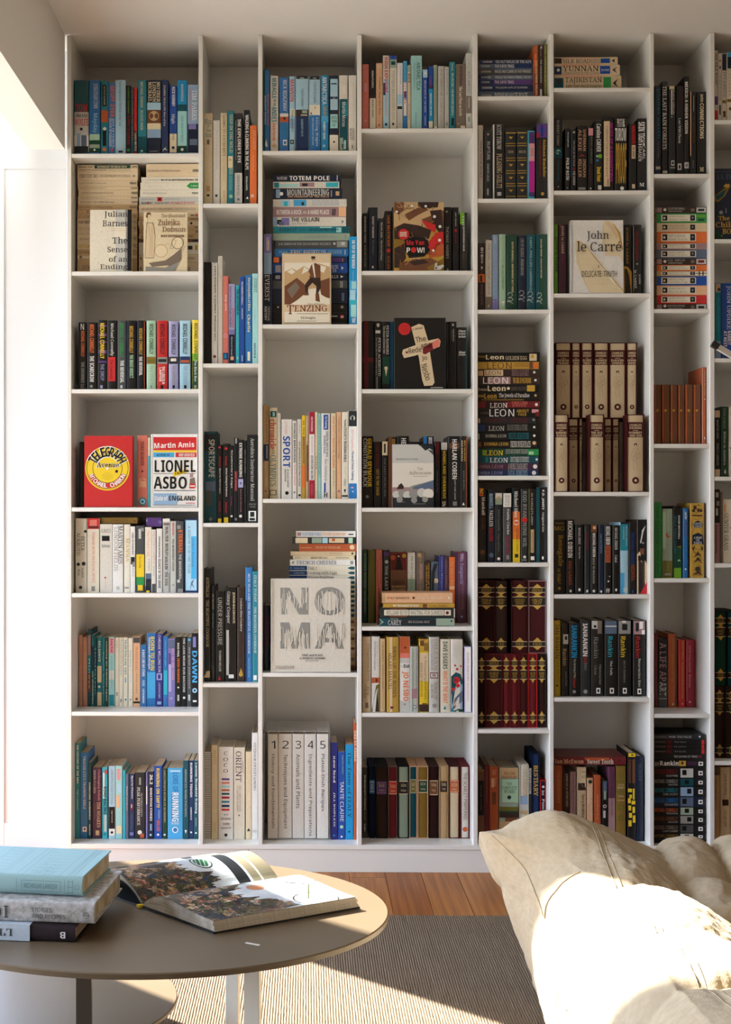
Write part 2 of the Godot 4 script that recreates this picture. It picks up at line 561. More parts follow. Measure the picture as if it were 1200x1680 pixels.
func put_marks(dm: Array, called: String, on: Node3D, dz := 0.0) -> void:
	# printed on the cover, so sub-parts of it
	for g in dm[0]: part(called, g[2], M.print, on).position = Vector3(0, 0, dz) - on.position
	for g in dm[1]: part("lettering", g[2], M.print, on).position = Vector3(0, 0, dz) - on.position

func bk(kind: String, colour: String, x: float, y: float, wmm: float, hmm: float, marks: String) -> void:
	row_n += 1
	var w := wmm * 0.001
	var h := hmm * 0.001
	var flat := kind.ends_with("s")
	var k := kind.substr(0, 1)
	var cs := colour.split("/")
	var r := minf(0.0022, w * 0.2)
	var bulge := 0.0
	var t := 0.0008
	var depth := 0.13
	match k:
		"H": bulge = minf(0.0016, w * 0.06); t = minf(0.0024, w * 0.18); depth = 0.148
		"P": bulge = 0.0004; r = minf(0.001, w * 0.12)
		"C": bulge = minf(0.0022, w * 0.08); depth = 0.15; t = 0.0012
		"W": r = 0.0006
	depth = minf(depth, CASE_D + row_z - 0.008)
	if row_tag == "front row": depth = 0.053
	if bay == 4 and row_no == 5 and flat: depth = 0.114
	var dm := draw_marks(marks, w, h, bulge, r)
	# words that single the book out
	var ink: String = dm[2]
	var look := "plain %s" % colour_word(cs[0])
	var kind_word: String = {"H": "hardback", "P": "paperback", "C": "slipcase", "W": "spiral-bound book"}[k]
	var tail := "" if ink == "" else " with %s lettering" % colour_word(ink)
	if ink != "": look = colour_word(cs[0])
	var shelf: String = "bottom shelf" if row_no == 9 else ("top shelf" if row_no == 1 else ORD[row_no] + " shelf")
	var o: String = ORD[row_n]
	var place := "%s along %s, %s bay from white panel" % [o, shelf, ORD[bay]]
	match row_tag:
		"pile": place = "%s down %s, %s bay from white panel" % [o, shelf, ORD[bay]]
		"second pile": place = "%s down second pile, %s, %s bay" % [o, shelf, ORD[bay]]
		"lying": place = "%s lying across %s, %s bay" % [o, shelf, ORD[bay]]
		"boxed": place = "%s in clear sleeve, %s, %s bay" % [o, shelf, ORD[bay]]
		"upper row", "lower row", "front row", "back row": place = "%s of %s, %s, %s bay from panel" % [o, row_tag, shelf, ORD[bay]]
	var label := "%s %s%s, %s" % [look, kind_word, tail, place]
	var name_word: String = {"H": "hardback_book", "P": "paperback_book", "C": "slipcased_book", "W": "spiral_bound_book"}[k]
	var b := thing(name_word, label, "book", Vector3(x * 0.001, y * 0.001 + 0.0003, row_z - (rng.randf() * 0.004 if not flat else 0.0)), "books on the %s of the %s bay" % [shelf, ORD[bay]])
	if flat: b.rotation.z = PI / 2.0
	var cover := MB.new()
	var pg := MB.new()
	var tone := 0.85 + rng.randf() * 0.15
	pg.col = Color(0.74 * tone, 0.66 * tone, 0.52 * tone)
	if k == "C":
		# the case: four walls and a back, open to the room; the spine sits just inside
		var ct := minf(0.0022, w * 0.13)
		var case := MB.new()
		case.col = col(cs[0])
		case.box(Vector3(0, 0, -depth), Vector3(ct, h, 0.0))
		case.box(Vector3(w - ct, 0, -depth), Vector3(w, h, 0.0))
		case.box(Vector3(ct, h - ct, -depth), Vector3(w - ct, h, 0.0))
		case.box(Vector3(ct, 0, -depth), Vector3(w - ct, ct, 0.0))
		part("slipcase", case, M.cloth, b)
		cover.col = col(cs[1])
		var iw := w - 2.0 * ct - 0.0006
		cover_mesh(cover, iw, h - 2.0 * ct - 0.0006, depth - 0.004, bulge, 0.002, t)
		var sp := part("cover", cover, M.cloth, b)
		sp.position = Vector3(ct + 0.0003, ct + 0.0003, -0.0008)
		put_marks(dm, "spine_print", sp, -0.0004)
		return
	cover.col = col(cs[0])
	cover_mesh(cover, w, h, depth, bulge, r, t)
	var cv := part("cover", cover, M.paperback if k != "H" else M.jacket, b)
	var gap := 0.003 if k == "H" else 0.0004
	pg.box(Vector3(t, gap, -depth + (0.004 if k == "H" else 0.0)), Vector3(w - t, h - gap, -t - 0.001 - bulge))
	part("page_block", pg, M.pages, b)
	if k == "W":
		var wire := MB.new()
		wire.col = Color(0.12, 0.12, 0.12)
		var q := 0.006
		while q < h - 0.004:
			wire.box(Vector3(0.0004, q, 0.0004), Vector3(w - 0.0004, q + 0.0012, 0.0022))
			q += 0.0062
		part("wire_binding", wire, M.print, b)
	put_marks(dm, "spine_print", cv)

func face_book(label: String, colour: String, x: float, y: float, z: float, wmm: float, hmm: float, thick: float, marks: String) -> void:
	var w := wmm * 0.001
	var h := hmm * 0.001
	var d := thick * 0.001
	var b := thing("display_book", label, "book", Vector3(x * 0.001, y * 0.001 + 0.0006, z * 0.001), "books shown cover outwards")
	b.rotation.x = -deg_to_rad(1.5)
	b.position.y += sin(deg_to_rad(1.5)) * d
	var c := MB.new()
	c.col = col(colour)
	c.bevel_box(Vector3(0, 0, -0.0026), Vector3(w, h, 0), 0.0008)
	c.bevel_box(Vector3(0, 0, -d), Vector3(w, h, -d + 0.0026), 0.0008)
	c.box(Vector3(0, 0, -d + 0.002), Vector3(0.0026, h, -0.002))
	var fc := part("cover", c, M.jacket, b)
	var pg := MB.new()
	pg.col = Color(0.72, 0.65, 0.52)
	pg.box(Vector3(0.0026, 0.003, -d + 0.0026), Vector3(w - 0.004, h - 0.003, -0.0026))
	part("page_block", pg, M.pages, b)
	var dm := draw_marks(marks, w, h, 0.0, 0.0)
	put_marks(dm, "cover_print", fc)

func build_box_sleeve() -> void:
	# clear sleeve around the five white cookbook volumes
	var x0 := -0.1475; var x1 := 0.0738; var y0 := BASE_TOP + 0.0005; var y1 := 0.4555
	var t := thing("book_sleeve", "clear acrylic sleeve holding five white numbered cookbook volumes", "sleeve", Vector3.ZERO)
	var m := mat("d8dad8", 0.08, 0.5)
	m.transparency = BaseMaterial3D.TRANSPARENCY_ALPHA
	m.albedo_color.a = 0.28
	for a in [[Vector3(x0, y0, -0.25), Vector3(x0 + 0.003, y1, -0.052)], [Vector3(x1 - 0.003, y0, -0.25), Vector3(x1, y1, -0.052)], [Vector3(x0 + 0.003, y1 - 0.003, -0.25), Vector3(x1 - 0.003, y1, -0.052)], [Vector3(x0 + 0.003, y0, -0.25), Vector3(x1 - 0.003, y0 + 0.003, -0.052)]]:
		var b := MB.new()
		b.box(a[0], a[1])
		part("panel", b, m, t)


# ---------------------------------------------------------------- rug
func build_rug() -> void:
	var m := mat("b5a08a", 0.95, 0.15)
	m.albedo_texture = noise_tex(0.05, Color(0.62, 0.6, 0.58), Color(1, 1, 1), 1024, 5, 31)
	m.uv1_triplanar = true
	m.uv1_world_triplanar = true
	m.uv1_scale = Vector3(5, 5, 5)
	m.heightmap_enabled = true
	m.heightmap_texture = noise_tex(0.18, Color(0, 0, 0), Color(1, 1, 1), 1024, 3, 32)
	m.heightmap_scale = 0.25
	var t := thing("rug", "taupe ribbed wool rug between the bookcase and the sofa", "rug", Vector3.ZERO)
	var b := MB.new()
	b.box(Vector3(-1.7, 0.001, 0.466), Vector3(2.4, 0.0095, 4.4))
	part("backing", b, m, t)
	# loop ribs running towards the camera, each a rounded cord with uneven knots
	var rb := MB.new()
	var sp := 0.0064
	var x := -1.7
	var f := FastNoiseLite.new()
	f.seed = 4
	f.frequency = 45.0
	var zs: Array[float] = []
	var z := 0.462
	while z < 2.3:
		zs.append(z)
		z += 0.012 if z < 1.5 else 0.02
	zs.append(4.4)
	var k := 0
	while x < 2.39:
		if x > -0.75 and x < 1.0:
			for i in zs.size() - 1:
				var z0 := zs[i]; var z1 := zs[i + 1]
				var h0 := 0.0122 + 0.0010 * f.get_noise_2d(x, z0); var h1 := 0.0122 + 0.0010 * f.get_noise_2d(x, z1)
				var d0 := 0.0011 * f.get_noise_2d(x + 9.0, z0); var d1 := 0.0011 * f.get_noise_2d(x + 9.0, z1)
				_rib(rb, x, sp, z0, z1, h0, h1, d0, d1)
		else:
			_rib(rb, x, sp, 0.462, 4.4, 0.0122, 0.0122, 0, 0)
		x += sp
		k += 1
	var pile := part("ribbed_pile", rb, m, t)
	pile.set_meta("kind", "stuff")

func _rib(rb: MB, x: float, sp: float, z0: float, z1: float, h0: float, h1: float, d0: float, d1: float) -> void:
	var xs := [0.0004, sp * 0.28, sp * 0.72, sp - 0.0004]
	var hs := [-0.0017, 0.0, 0.0, -0.0017]
	for j in 3:
		var a := Vector3(x + xs[j] + d0, h0 + hs[j], z0)
		var b := Vector3(x + xs[j + 1] + d0, h0 + hs[j + 1], z0)
		var c := Vector3(x + xs[j + 1] + d1, h1 + hs[j + 1], z1)
		var d := Vector3(x + xs[j] + d1, h1 + hs[j], z1)
		rb.quad(d, c, b, a)


# ---------------------------------------------------------------- sofa
var sofa_noise := FastNoiseLite.new()
const ARM_SEAMS := [1.10, 1.43, 1.86, 2.13, 2.5, 2.9]
const CROSS_SEAMS := [0.81, 0.93, 1.02, 1.2, 1.4, 1.6]
const DEEP_SEAMS := [1.10, 1.33, 1.56, 1.95, 2.35, 2.75]

func pillow(q: float, seams: Array) -> float:
	# 0 on a seam, 1 on top of the cushion between two seams
	for i in seams.size() - 1:
		if q >= seams[i] and q <= seams[i + 1]:
			var f: float = (q - seams[i]) / (seams[i + 1] - seams[i])
			return pow(sin(PI * f), 0.45)
	return 0.0

const OUT_BODY := [[0.545, 0.0145], [0.522, 0.05], [0.506, 0.12], [0.508, 0.20], [0.532, 0.30], [0.574, 0.362], [0.615, 0.395]]
const OUT_EAR := [[0.550, 0.0145], [0.536, 0.06], [0.517, 0.12], [0.49, 0.194], [0.45, 0.308], [0.424, 0.379], [0.404, 0.440]]

func curve_at(c: Array, f: float) -> Vector2:
	var q := clampf(f, 0.0, 1.0) * (c.size() - 1)
	var i := mini(int(q), c.size() - 2)
	var t := q - i
	var g := func(k: int) -> Vector2: return Vector2(c[clampi(k, 0, c.size() - 1)][0], c[clampi(k, 0, c.size() - 1)][1])
	return (g.call(i) as Vector2).cubic_interpolate(g.call(i + 1), g.call(i - 1), g.call(i + 2), t)

func sofa_lift(z: float) -> float:
	return smoothstep(1.5, 2.05, z)

# outer side of the arm, f from the foot (0) to the shoulder (1)
func sofa_side(f: float, z: float) -> Vector2:
	var body := curve_at(OUT_BODY, f)
	var lift := sofa_lift(z)
	body.y = 0.0145 + (body.y - 0.0145) * (1.0 + 0.17 * lift)
	body.x -= 0.055 * lift
	var dent := 1.0 - pillow(z, ARM_SEAMS)
	body.x += 0.036 * dent * sin(PI * clampf(f * 0.85 + 0.1, 0.0, 1.0))
	body.y -= 0.022 * dent * f * f
	var ear := exp(-pow(maxf(z - 1.13, 0.0) / 0.12, 1.6))
	var p := body.lerp(curve_at(OUT_EAR, f), ear)
	var seam := exp(-absf(f - 0.62 + 0.25 * (z - 1.3)) / 0.035)
	p.x += 0.009 * seam
	p.x += 0.005 * sofa_noise.get_noise_2d(f * 5.0, z * 9.0)
	return p

func sofa_top(x: float, z: float) -> float:
	var lift := sofa_lift(z)
	var arm_c := 0.418 + 0.052 * lift
	var cx := 0.655 - 0.05 * lift
	var arm := arm_c - 0.10 * pow(clampf((x - cx) / 0.21, -0.6, 1.0), 2.0)
	arm += 0.05 * (pillow(z, ARM_SEAMS) - 0.72)
	arm -= 0.0045 * exp(-absf(x - cx) / 0.012)
	var wing_c := 0.405 + 0.07 * exp(-pow((x - 0.55) / 0.15, 2.0))
	var dz := clampf((z - 1.16) / 0.42, -0.2, 1.0)
	var wing := lerpf(wing_c, 0.33, smoothstep(0.0, 1.0, dz))
	var px := pillow(x, CROSS_SEAMS) if x > 0.81 else 0.8 * pillow(x, [0.42, 0.81])
	var pd := pillow(z, DEEP_SEAMS)
	wing += 0.042 * (px - 0.65) + 0.034 * (pd - 0.65)
	var k := clampf(0.5 + 0.5 * (arm - wing) / 0.03, 0.0, 1.0)
	var h := lerpf(wing, arm, k) + 0.015 * k * (1.0 - k)
	h += 0.008 * sofa_noise.get_noise_2d(x * 9.0, z * 9.0) + 0.003 * sofa_noise.get_noise_2d(x * 40.0 + 5.0, z * 26.0)
	return h

# top surface with the shoulder rounded over
func sofa_over(x: float, z: float) -> float:
	var over := clampf((z - 1.10) / 0.10, 0.0, 1.0)
	var edge := lerpf(0.88, 1.0, sqrt(1.0 - pow(1.0 - over, 2.0)))
	var s := sofa_side(1.0, z)
	var e := clampf((x - s.x) / 0.10, 0.0, 1.0)
	return lerpf(s.y * edge, sofa_top(maxf(x, 0.45), z) * edge, sin(e * PI / 2.0))

func build_sofa() -> void:
	sofa_noise.seed = 11
	sofa_noise.frequency = 1.0
	sofa_noise.fractal_octaves = 3
	var m := mat("bdae95", 0.9, 0.2)
	m.albedo_texture = noise_tex(0.03, Color(0.9, 0.88, 0.85), Color(1, 1, 1), 512, 5, 41)
	m.uv1_triplanar = true
	m.uv1_world_triplanar = true
	m.uv1_scale = Vector3(4, 4, 4)
	m.heightmap_enabled = true
	m.heightmap_texture = noise_tex(0.09, Color(0, 0, 0), Color(1, 1, 1), 512, 4, 42)
	m.heightmap_scale = 0.06
	m.rim_enabled = true
	m.rim = 0.25
	var t := thing("sofa", "low cream suede sofa with deep tufted cushions and soft pinched corners", "sofa", Vector3.ZERO)
	var NL := 46
	var NX := 190
	var NF := 16
	var NZ := 250
	var zf := 1.10
	var zn := 2.88
	var pts: Array = []
	for j in NF + NZ + 1:
		var z := zf
		var s := 1.0
		if j < NF: s = float(j) / NF
		else: z = zf + (zn - zf) * float(j - NF) / NZ
		var line := PackedVector3Array()
		var over := clampf((z - zf) / 0.10, 0.0, 1.0)
		var edge := lerpf(0.88, 1.0, sqrt(1.0 - pow(1.0 - over, 2.0)))
		var x_edge := sofa_side(1.0, z).x
		for i in NL + NX + 1:
			var p: Vector3
			if i <= NL:
				var q := sofa_side(float(i) / NL, z)
				p = Vector3(q.x, q.y * lerpf(1.0, edge, float(i) / NL), z)
			else:
				var f := float(i - NL) / NX
				var x := lerpf(x_edge, 1.78, f * f * 0.55 + f * 0.45)
				p = Vector3(x, sofa_over(x, z), z)
			if j < NF:
				# the end facing the bookcase closes in on a line under the cushion
				var inner := Vector3(clampf(p.x, 0.64, 1.78), 0.16, zf - 0.012)
				p = inner.lerp(p, s)
				p.z -= 0.03 * sin(PI * s)
			line.append(p)
		pts.append(line)
	var nrm: Array = []
	var J := pts.size()
	var I: int = pts[0].size()
	for j in J:
		var l := PackedVector3Array()
		for i in I:
			var a: Vector3 = pts[j][mini(i + 1, I - 1)] - pts[j][maxi(i - 1, 0)]
			var b: Vector3 = pts[mini(j + 1, J - 1)][i] - pts[maxi(j - 1, 0)][i]
			var q := b.cross(a)
			l.append(q.normalized() if q.length() > 1e-9 else Vector3.UP)
		nrm.append(l)
	var arm := MB.new()
	var back := MB.new()
	var seat := MB.new()
	for j in J - 1:
		for i in I - 1:
			var c: Vector3 = pts[j][i]
			var mb: MB = arm
			if c.x > 0.81: mb = back if c.z < 1.56 else seat
			mb.quadn(pts[j][i], pts[j + 1][i], pts[j + 1][i + 1], pts[j][i + 1], nrm[j][i], nrm[j + 1][i], nrm[j + 1][i + 1], nrm[j][i + 1])
	var armrest := part("armrest", arm, m, t)
	part("backrest", back, m, t)
	part("seat_cushion", seat, m, t)
	# stitched double seams on the crest and across the arm
	for off in [-0.006, 0.006]:
		var path := []
		var z := 1.12
		while z < 2.6:
			var x: float = 0.655 - 0.05 * sofa_lift(z) + off
			path.append(Vector3(x, sofa_over(x, z) + 0.0008, z))
			z += 0.012
		var sm := MB.new()
		sm.tube(path, 0.0008, 6)
		part("seam", sm, m, armrest)
	for zs in ARM_SEAMS.slice(1, 4):
		var path := []
		for i in 40:
			var q := sofa_side(0.25 + 0.75 * i / 39.0, zs)
			path.append(Vector3(q.x - 0.0006, q.y, zs))
		for i in 14:
			var x: float = sofa_side(1.0, zs).x + 0.012 * (i + 1)
			path.append(Vector3(x, sofa_over(x, zs) + 0.0008, zs))
		var sm := MB.new()
		sm.tube(path, 0.0009, 6)
		part("seam", sm, m, armrest)
	# piping of the pinched corner panel
	for e in [[0.96, 1.16, 0.62, 1.30], [0.62, 1.30, 0.5, 1.62], [0.62, 1.30, 0.97, 1.34]]:
		var path := []
		for i in 30:
			var u := i / 29.0
			var zq := lerpf(e[1], e[3], u)
			var q := sofa_side(lerpf(e[0], e[2], u), zq)
			path.append(Vector3(q.x - 0.0010, q.y + 0.0004, zq))
		var sm := MB.new()
		sm.tube(path, 0.0016, 6)
		part("seam", sm, m, armrest)
	# frame and feet, hidden under the cushions
	var base := MB.new()
	base.box(Vector3(0.60, 0.0145, 1.16), Vector3(1.74, 0.2, 2.8))
	part("base", base, m, t)


# ---------------------------------------------------------------- coffee table
const TT := 0.382
func build_table() -> void:
	var m := mat("6e5f4b", 0.33, 0.45)
	m.albedo_texture = noise_tex(0.01, Color(0.95, 0.95, 0.95), Color(1, 1, 1), 256, 3, 51)
	m.uv1_triplanar = true
	var t := thing("coffee_table", "taupe lacquered oval coffee table with thin top and lower tier", "table", Vector3.ZERO)
	var c := Vector3(-0.309, TT, 1.5646)
	part("tabletop", _disc(c, 0.4696, 0.3489, 0.011), m, t)
	part("lower_tier", _disc(Vector3(-0.545, 0.11, 1.335), 0.258, 0.25, 0.008), m, t)
	var steel := mat("d9d5ca", 0.32, 0.5)
	for a in [[-0.1015, 1.766, 0.6], [-0.163, 1.36, 0.6], [-0.715, 1.46, -0.5]]:
		var leg := MB.new()
		leg.bevel_box(Vector3(-0.016, 0.013, -0.005), Vector3(0.016, TT - 0.011, 0.005), 0.0008)
		var o := part("leg", leg, steel, t)
		o.position = Vector3(a[0], 0, a[1])
		o.rotation.y = -a[2] * 0.75
	var reflection_post := MB.new()
	reflection_post.bevel_box(Vector3(-0.475, 0.112, 1.50), Vector3(-0.443, TT - 0.011, 1.512), 0.0008)
	part("leg", reflection_post, mat("4a4137", 0.4), t)  # coloured dark to stand for the dark reflection seen in the tier
	# steel tenon of the front leg let into the top
	var ten := MB.new()
	ten.box(Vector3(-0.0145, TT - 0.002, -0.0032), Vector3(0.0145, TT + 0.0004, 0.0032))
	var te := part("tenon", ten, steel, t)
	te.position = Vector3(-0.1015, 0, 1.766)
	te.rotation.y = -0.45

func _disc(c: Vector3, rx: float, rz: float, th: float) -> MB:
	var b := MB.new()
	var seg := 120
	var prof_: Array = [[0.0, 0.0], [-0.0012, 0.0012], [0.0, 0.003]]
	for i in seg:
		var a0 := TAU * i / seg
		var a1 := TAU * (i + 1) / seg
		var e0 := Vector3(cos(a0), 0, sin(a0)); var e1 := Vector3(cos(a1), 0, sin(a1))
		var rr := func(e: Vector3, d: float, y: float) -> Vector3: return c + Vector3(e.x * (rx - d), y, e.z * (rz - d))
		var n0 := Vector3(e0.x / rx, 0, e0.z / rz).normalized(); var n1 := Vector3(e1.x / rx, 0, e1.z / rz).normalized()
		var u := Vector3.UP
		b.tri(c, rr.call(e1, 0.002, 0.0), rr.call(e0, 0.002, 0.0), u, u, u)
		var s0 := (n0 + u).normalized(); var s1 := (n1 + u).normalized()
		b.quadn(rr.call(e1, 0.002, 0.0), rr.call(e1, 0.0, -0.002), rr.call(e0, 0.0, -0.002), rr.call(e0, 0.002, 0.0), s1, s1, s0, s0)
		b.quadn(rr.call(e1, 0.0, -0.002), rr.call(e1, 0.0, -th), rr.call(e0, 0.0, -th), rr.call(e0, 0.0, -0.002), n1, n1, n0, n0)
		b.tri(c - u * th, rr.call(e0, 0.0, -th), rr.call(e1, 0.0, -th), -u, -u, -u)
	return b

# a closed book lying flat: spine along +x facing +z, corner at its front right bottom
func lying_book(called_label: String, at: Vector3, turn: float, length: float, width: float, thick: float, cover_col: Color, round_spine: float, cover_mat: Material) -> Node3D:
	var b := thing("coffee_table_book", called_label, "book", at, "books piled on the coffee table")
	b.rotation.y = turn
	var c := MB.new()
	c.col = cover_col
	# profile in (z, y): rounded spine towards +z
	var o: Array[Vector2] = []
	o.append(Vector2(-width, thick))
	for i in 11:
		var a := PI / 2.0 - PI * i / 10.0
		o.append(Vector2(-round_spine + cos(a) * round_spine * 1.0, thick * 0.5 + sin(a) * thick * 0.5))
	o.append(Vector2(-width, 0.0))
	var nn: Array[Vector3] = []
	for i in o.size():
		var e := (o[mini(i + 1, o.size() - 1)] - o[maxi(i - 1, 0)]).normalized()
		nn.append(Vector3(0, e.x, -e.y))
	nn[0] = Vector3.UP; nn[1] = Vector3.UP; nn[o.size() - 2] = Vector3.DOWN; nn[o.size() - 1] = Vector3.DOWN
	var t := 0.003
	for i in o.size() - 1:
		var p := o[i]; var q := o[i + 1]
		c.quadn(Vector3(-length, p.y, p.x), Vector3(-length, q.y, q.x), Vector3(0, q.y, q.x), Vector3(0, p.y, p.x), nn[i], nn[i + 1], nn[i + 1], nn[i])
		var ctr := Vector2(-round_spine, thick * 0.5)
		var ip := Vector2(p.x, clampf(p.y, t, thick - t)) if i == 0 else p + (ctr - p).normalized() * t
		var iq := Vector2(q.x, clampf(q.y, t, thick - t)) if i == o.size() - 2 else q + (ctr - q).normalized() * t
		for x in [0.0, -length]:
			if x == 0.0: c.quad(Vector3(x, p.y, p.x), Vector3(x, q.y, q.x), Vector3(x, iq.y, iq.x), Vector3(x, ip.y, ip.x))
			else: c.quad(Vector3(x, q.y, q.x), Vector3(x, p.y, p.x), Vector3(x, ip.y, ip.x), Vector3(x, iq.y, iq.x))
		c.quad(Vector3(0, ip.y, ip.x), Vector3(0, iq.y, iq.x), Vector3(-length, iq.y, iq.x), Vector3(-length, ip.y, ip.x))
	part("cover", c, cover_mat, b)
	var pg := MB.new()
	pg.col = Color(0.62, 0.55, 0.43)
	pg.box(Vector3(-length + 0.004, t, -width + 0.003), Vector3(-0.004, thick - t, -round_spine * 0.8))
	part("page_block", pg, M.pages, b)
	return b

# lettering on the front of a lying book; from and to in metres left of the corner, heights as fractions
func spine_text(b: Node3D, f: String, s: String, c: Color, xa: float, xb: float, ya: float, yb: float, flip := false, z := 0.0012) -> void:
	var mb := MB.new()
	mb.col = c
	var ta := text_arrays(f, s)
	var lo: Vector2 = ta[1]
	var sz: Vector2 = ta[2] - ta[1]
	var q := PackedVector3Array()
	for u in ta[0]:
		var g: Vector2 = (u - lo) / sz
		if flip: g = Vector2.ONE - g
		q.append(Vector3(lerpf(xa, xb, g.x), lerpf(ya, yb, g.y), z))
	for i in range(0, q.size() - 2, 3):
		if (q[i + 1] - q[i]).cross(q[i + 2] - q[i]).z > 0.0: mb.tri(q[i], q[i + 1], q[i + 2], Vector3.BACK, Vector3.BACK, Vector3.BACK)
		else: mb.tri(q[i], q[i + 2], q[i + 1], Vector3.BACK, Vector3.BACK, Vector3.BACK)
	part("lettering", mb, M.print, b.get_node("cover"))

func line_part(called: String, b: Node3D, segs: Array, wd: float, c: Color) -> void:
	var mb := MB.new()
	mb.col = c
	for s in segs:
		var a: Vector3 = s[0]; var e: Vector3 = s[1]; var up: Vector3 = s[2]
		var side := (e - a).cross(up).normalized() * wd * 0.5
		mb.quadn(a - side, a + side, e + side, e - side, up, up, up, up)
	part(called, mb, M.print, b.get_node("cover"))

func build_table_books() -> void:
	var ink := Color(0.05, 0.06, 0.07)
	# dark brown book with pale wrap, lowest
	var dk := lying_book("dark brown clothbound book with pale blue band, lowest of the pile", Vector3(-0.428, TT + 0.0004, 1.766), -0.1, 0.30, 0.205, 0.0295, Color(0.035, 0.022, 0.024), 0.006, M.cloth)
	var wrap := MB.new()
	wrap.col = Color(0.55, 0.66, 0.78)
	wrap.box(Vector3(-0.298, 0.0006, 0.0002), Vector3(-0.0855, 0.0290, 0.0012))
	wrap.box(Vector3(-0.298, 0.0293, -0.19), Vector3(-0.0855, 0.0302, 0.0006))
	part("paper_band", wrap, M.paperback, dk)
	spine_text(dk, "S", "L'Entente", ink, -0.215, -0.118, 0.009, 0.022, true, 0.0018)
	spine_text(dk, "b", "B", Color(0.75, 0.75, 0.75), -0.028, -0.018, 0.008, 0.02, true, 0.0012)
	# white book wrapped in a printed map
	var mp := mat("e6e5e4", 0.5, 0.4)
	mp.vertex_color_use_as_albedo = true
	mp.albedo_texture = noise_tex(0.02, Color(0.66, 0.66, 0.64), Color(1, 1, 1), 512, 5, 61)
	mp.uv1_triplanar = true
	mp.uv1_scale = Vector3(6, 6, 6)
	var wt := lying_book("white map-printed recipe book, middle of the pile on the table", Vector3(-0.3945, TT + 0.0312, 1.757), -0.09, 0.34, 0.215, 0.038, Color(0.86, 0.87, 0.90), 0.006, mp)
	spine_text(wt, "n", "STORIES", ink, -0.118, -0.080, 0.0205, 0.0285)
	spine_text(wt, "n", "AND RECIPES", ink, -0.118, -0.0545, 0.0085, 0.0165)
	spine_text(wt, "n", "OI", ink, -0.196, -0.163, 0.008, 0.030)
	var segs := []
	for i in 14:
		var a0 := TAU * i / 14.0; var a1 := TAU * (i + 1) / 14.0
		segs.append([Vector3(-0.0145 + 0.0055 * cos(a0), 0.0165 + 0.0055 * sin(a0), 0.0012), Vector3(-0.0145 + 0.0055 * cos(a1), 0.0165 + 0.0055 * sin(a1), 0.0012), Vector3.BACK])
	segs.append([Vector3(-0.022, 0.0165, 0.0012), Vector3(-0.007, 0.0165, 0.0012), Vector3.BACK])
	line_part("emblem", wt, segs, 0.0008, ink)
	# map roads across cover and spine
	var roads := []
	for i in 9:
		var x0 := -0.02 - i * 0.034
		roads.append([Vector3(x0, 0.0384, -0.01), Vector3(x0 - 0.05 + (i % 3) * 0.045, 0.0384, -0.20), Vector3.UP])
	roads.append([Vector3(-0.005, 0.006, 0.0008), Vector3(-0.03, 0.03, 0.0008), Vector3.BACK])
	roads.append([Vector3(-0.03, 0.03, 0.0008), Vector3(-0.055, 0.008, 0.0008), Vector3.BACK])
	line_part("map_print", wt, roads, 0.0012, Color(0.42, 0.40, 0.30))
	# pale blue book with line drawing, on top
	var tl := lying_book("pale blue clothbound book with fine line drawings, top of the pile", Vector3(-0.4235, TT + 0.0698, 1.722), -0.13, 0.34, 0.19, 0.038, Color(0.36, 0.56, 0.58), 0.011, M.cloth)
	var fine := Color(0.08, 0.17, 0.20)
	var L := []
	var zf := 0.0006
	for r in [[-0.118, -0.0415, 0.0095, 0.0285]]:
		L.append([Vector3(r[0], r[2], zf), Vector3(r[1], r[2], zf), Vector3.BACK]); L.append([Vector3(r[0], r[3], zf), Vector3(r[1], r[3], zf), Vector3.BACK])
		L.append([Vector3(r[0], r[2], zf), Vector3(r[0], r[3], zf), Vector3.BACK]); L.append([Vector3(r[1], r[2], zf), Vector3(r[1], r[3], zf), Vector3.BACK])
	for x in [-0.0335, -0.0265, -0.0175, -0.128]:
		L.append([Vector3(x, 0.006, zf), Vector3(x, 0.032, zf), Vector3.BACK])
	for y in [0.009, 0.019, 0.029]:
		L.append([Vector3(-0.0265, y, zf), Vector3(-0.0175, y, zf), Vector3.BACK])
	for i in 12:
		var a0 := TAU * i / 12.0; var a1 := TAU * (i + 1) / 12.0
		L.append([Vector3(-0.0098 + 0.0045 * cos(a0), 0.019 + 0.0045 * sin(a0), zf), Vector3(-0.0098 + 0.0045 * cos(a1), 0.019 + 0.0045 * sin(a1), zf), Vector3.BACK])
	for x in [-0.018, -0.026, -0.03, -0.046, -0.118, -0.13, -0.155, -0.162, -0.20]:
		L.append([Vector3(x, 0.0383, -0.008), Vector3(x, 0.0383, -0.188), Vector3.UP])
	for i in 8:
		var z := -0.03 - i * 0.021
		L.append([Vector3(-0.052, 0.0383, z), Vector3(-0.112, 0.0383, z), Vector3.UP])
		L.append([Vector3(-0.168, 0.0383, z), Vector3(-0.195, 0.0383, z), Vector3.UP])
	var rr := RandomNumberGenerator.new()
	rr.seed = 5
	for i in 160:
		var p := Vector3(-0.060 - rr.randf() * 0.045, 0.0383, -0.012 - rr.randf() * rr.randf() * 0.12)
		L.append([p, p + Vector3(rr.randf_range(-0.004, 0.004), 0, rr.randf_range(-0.004, 0.004)), Vector3.UP])
	line_part("line_drawing", tl, L, 0.0006, fine)
	spine_text(tl, "n", "NICHOLAS LANDER", fine, -0.113, -0.048, 0.0145, 0.0235, false, 0.0007)


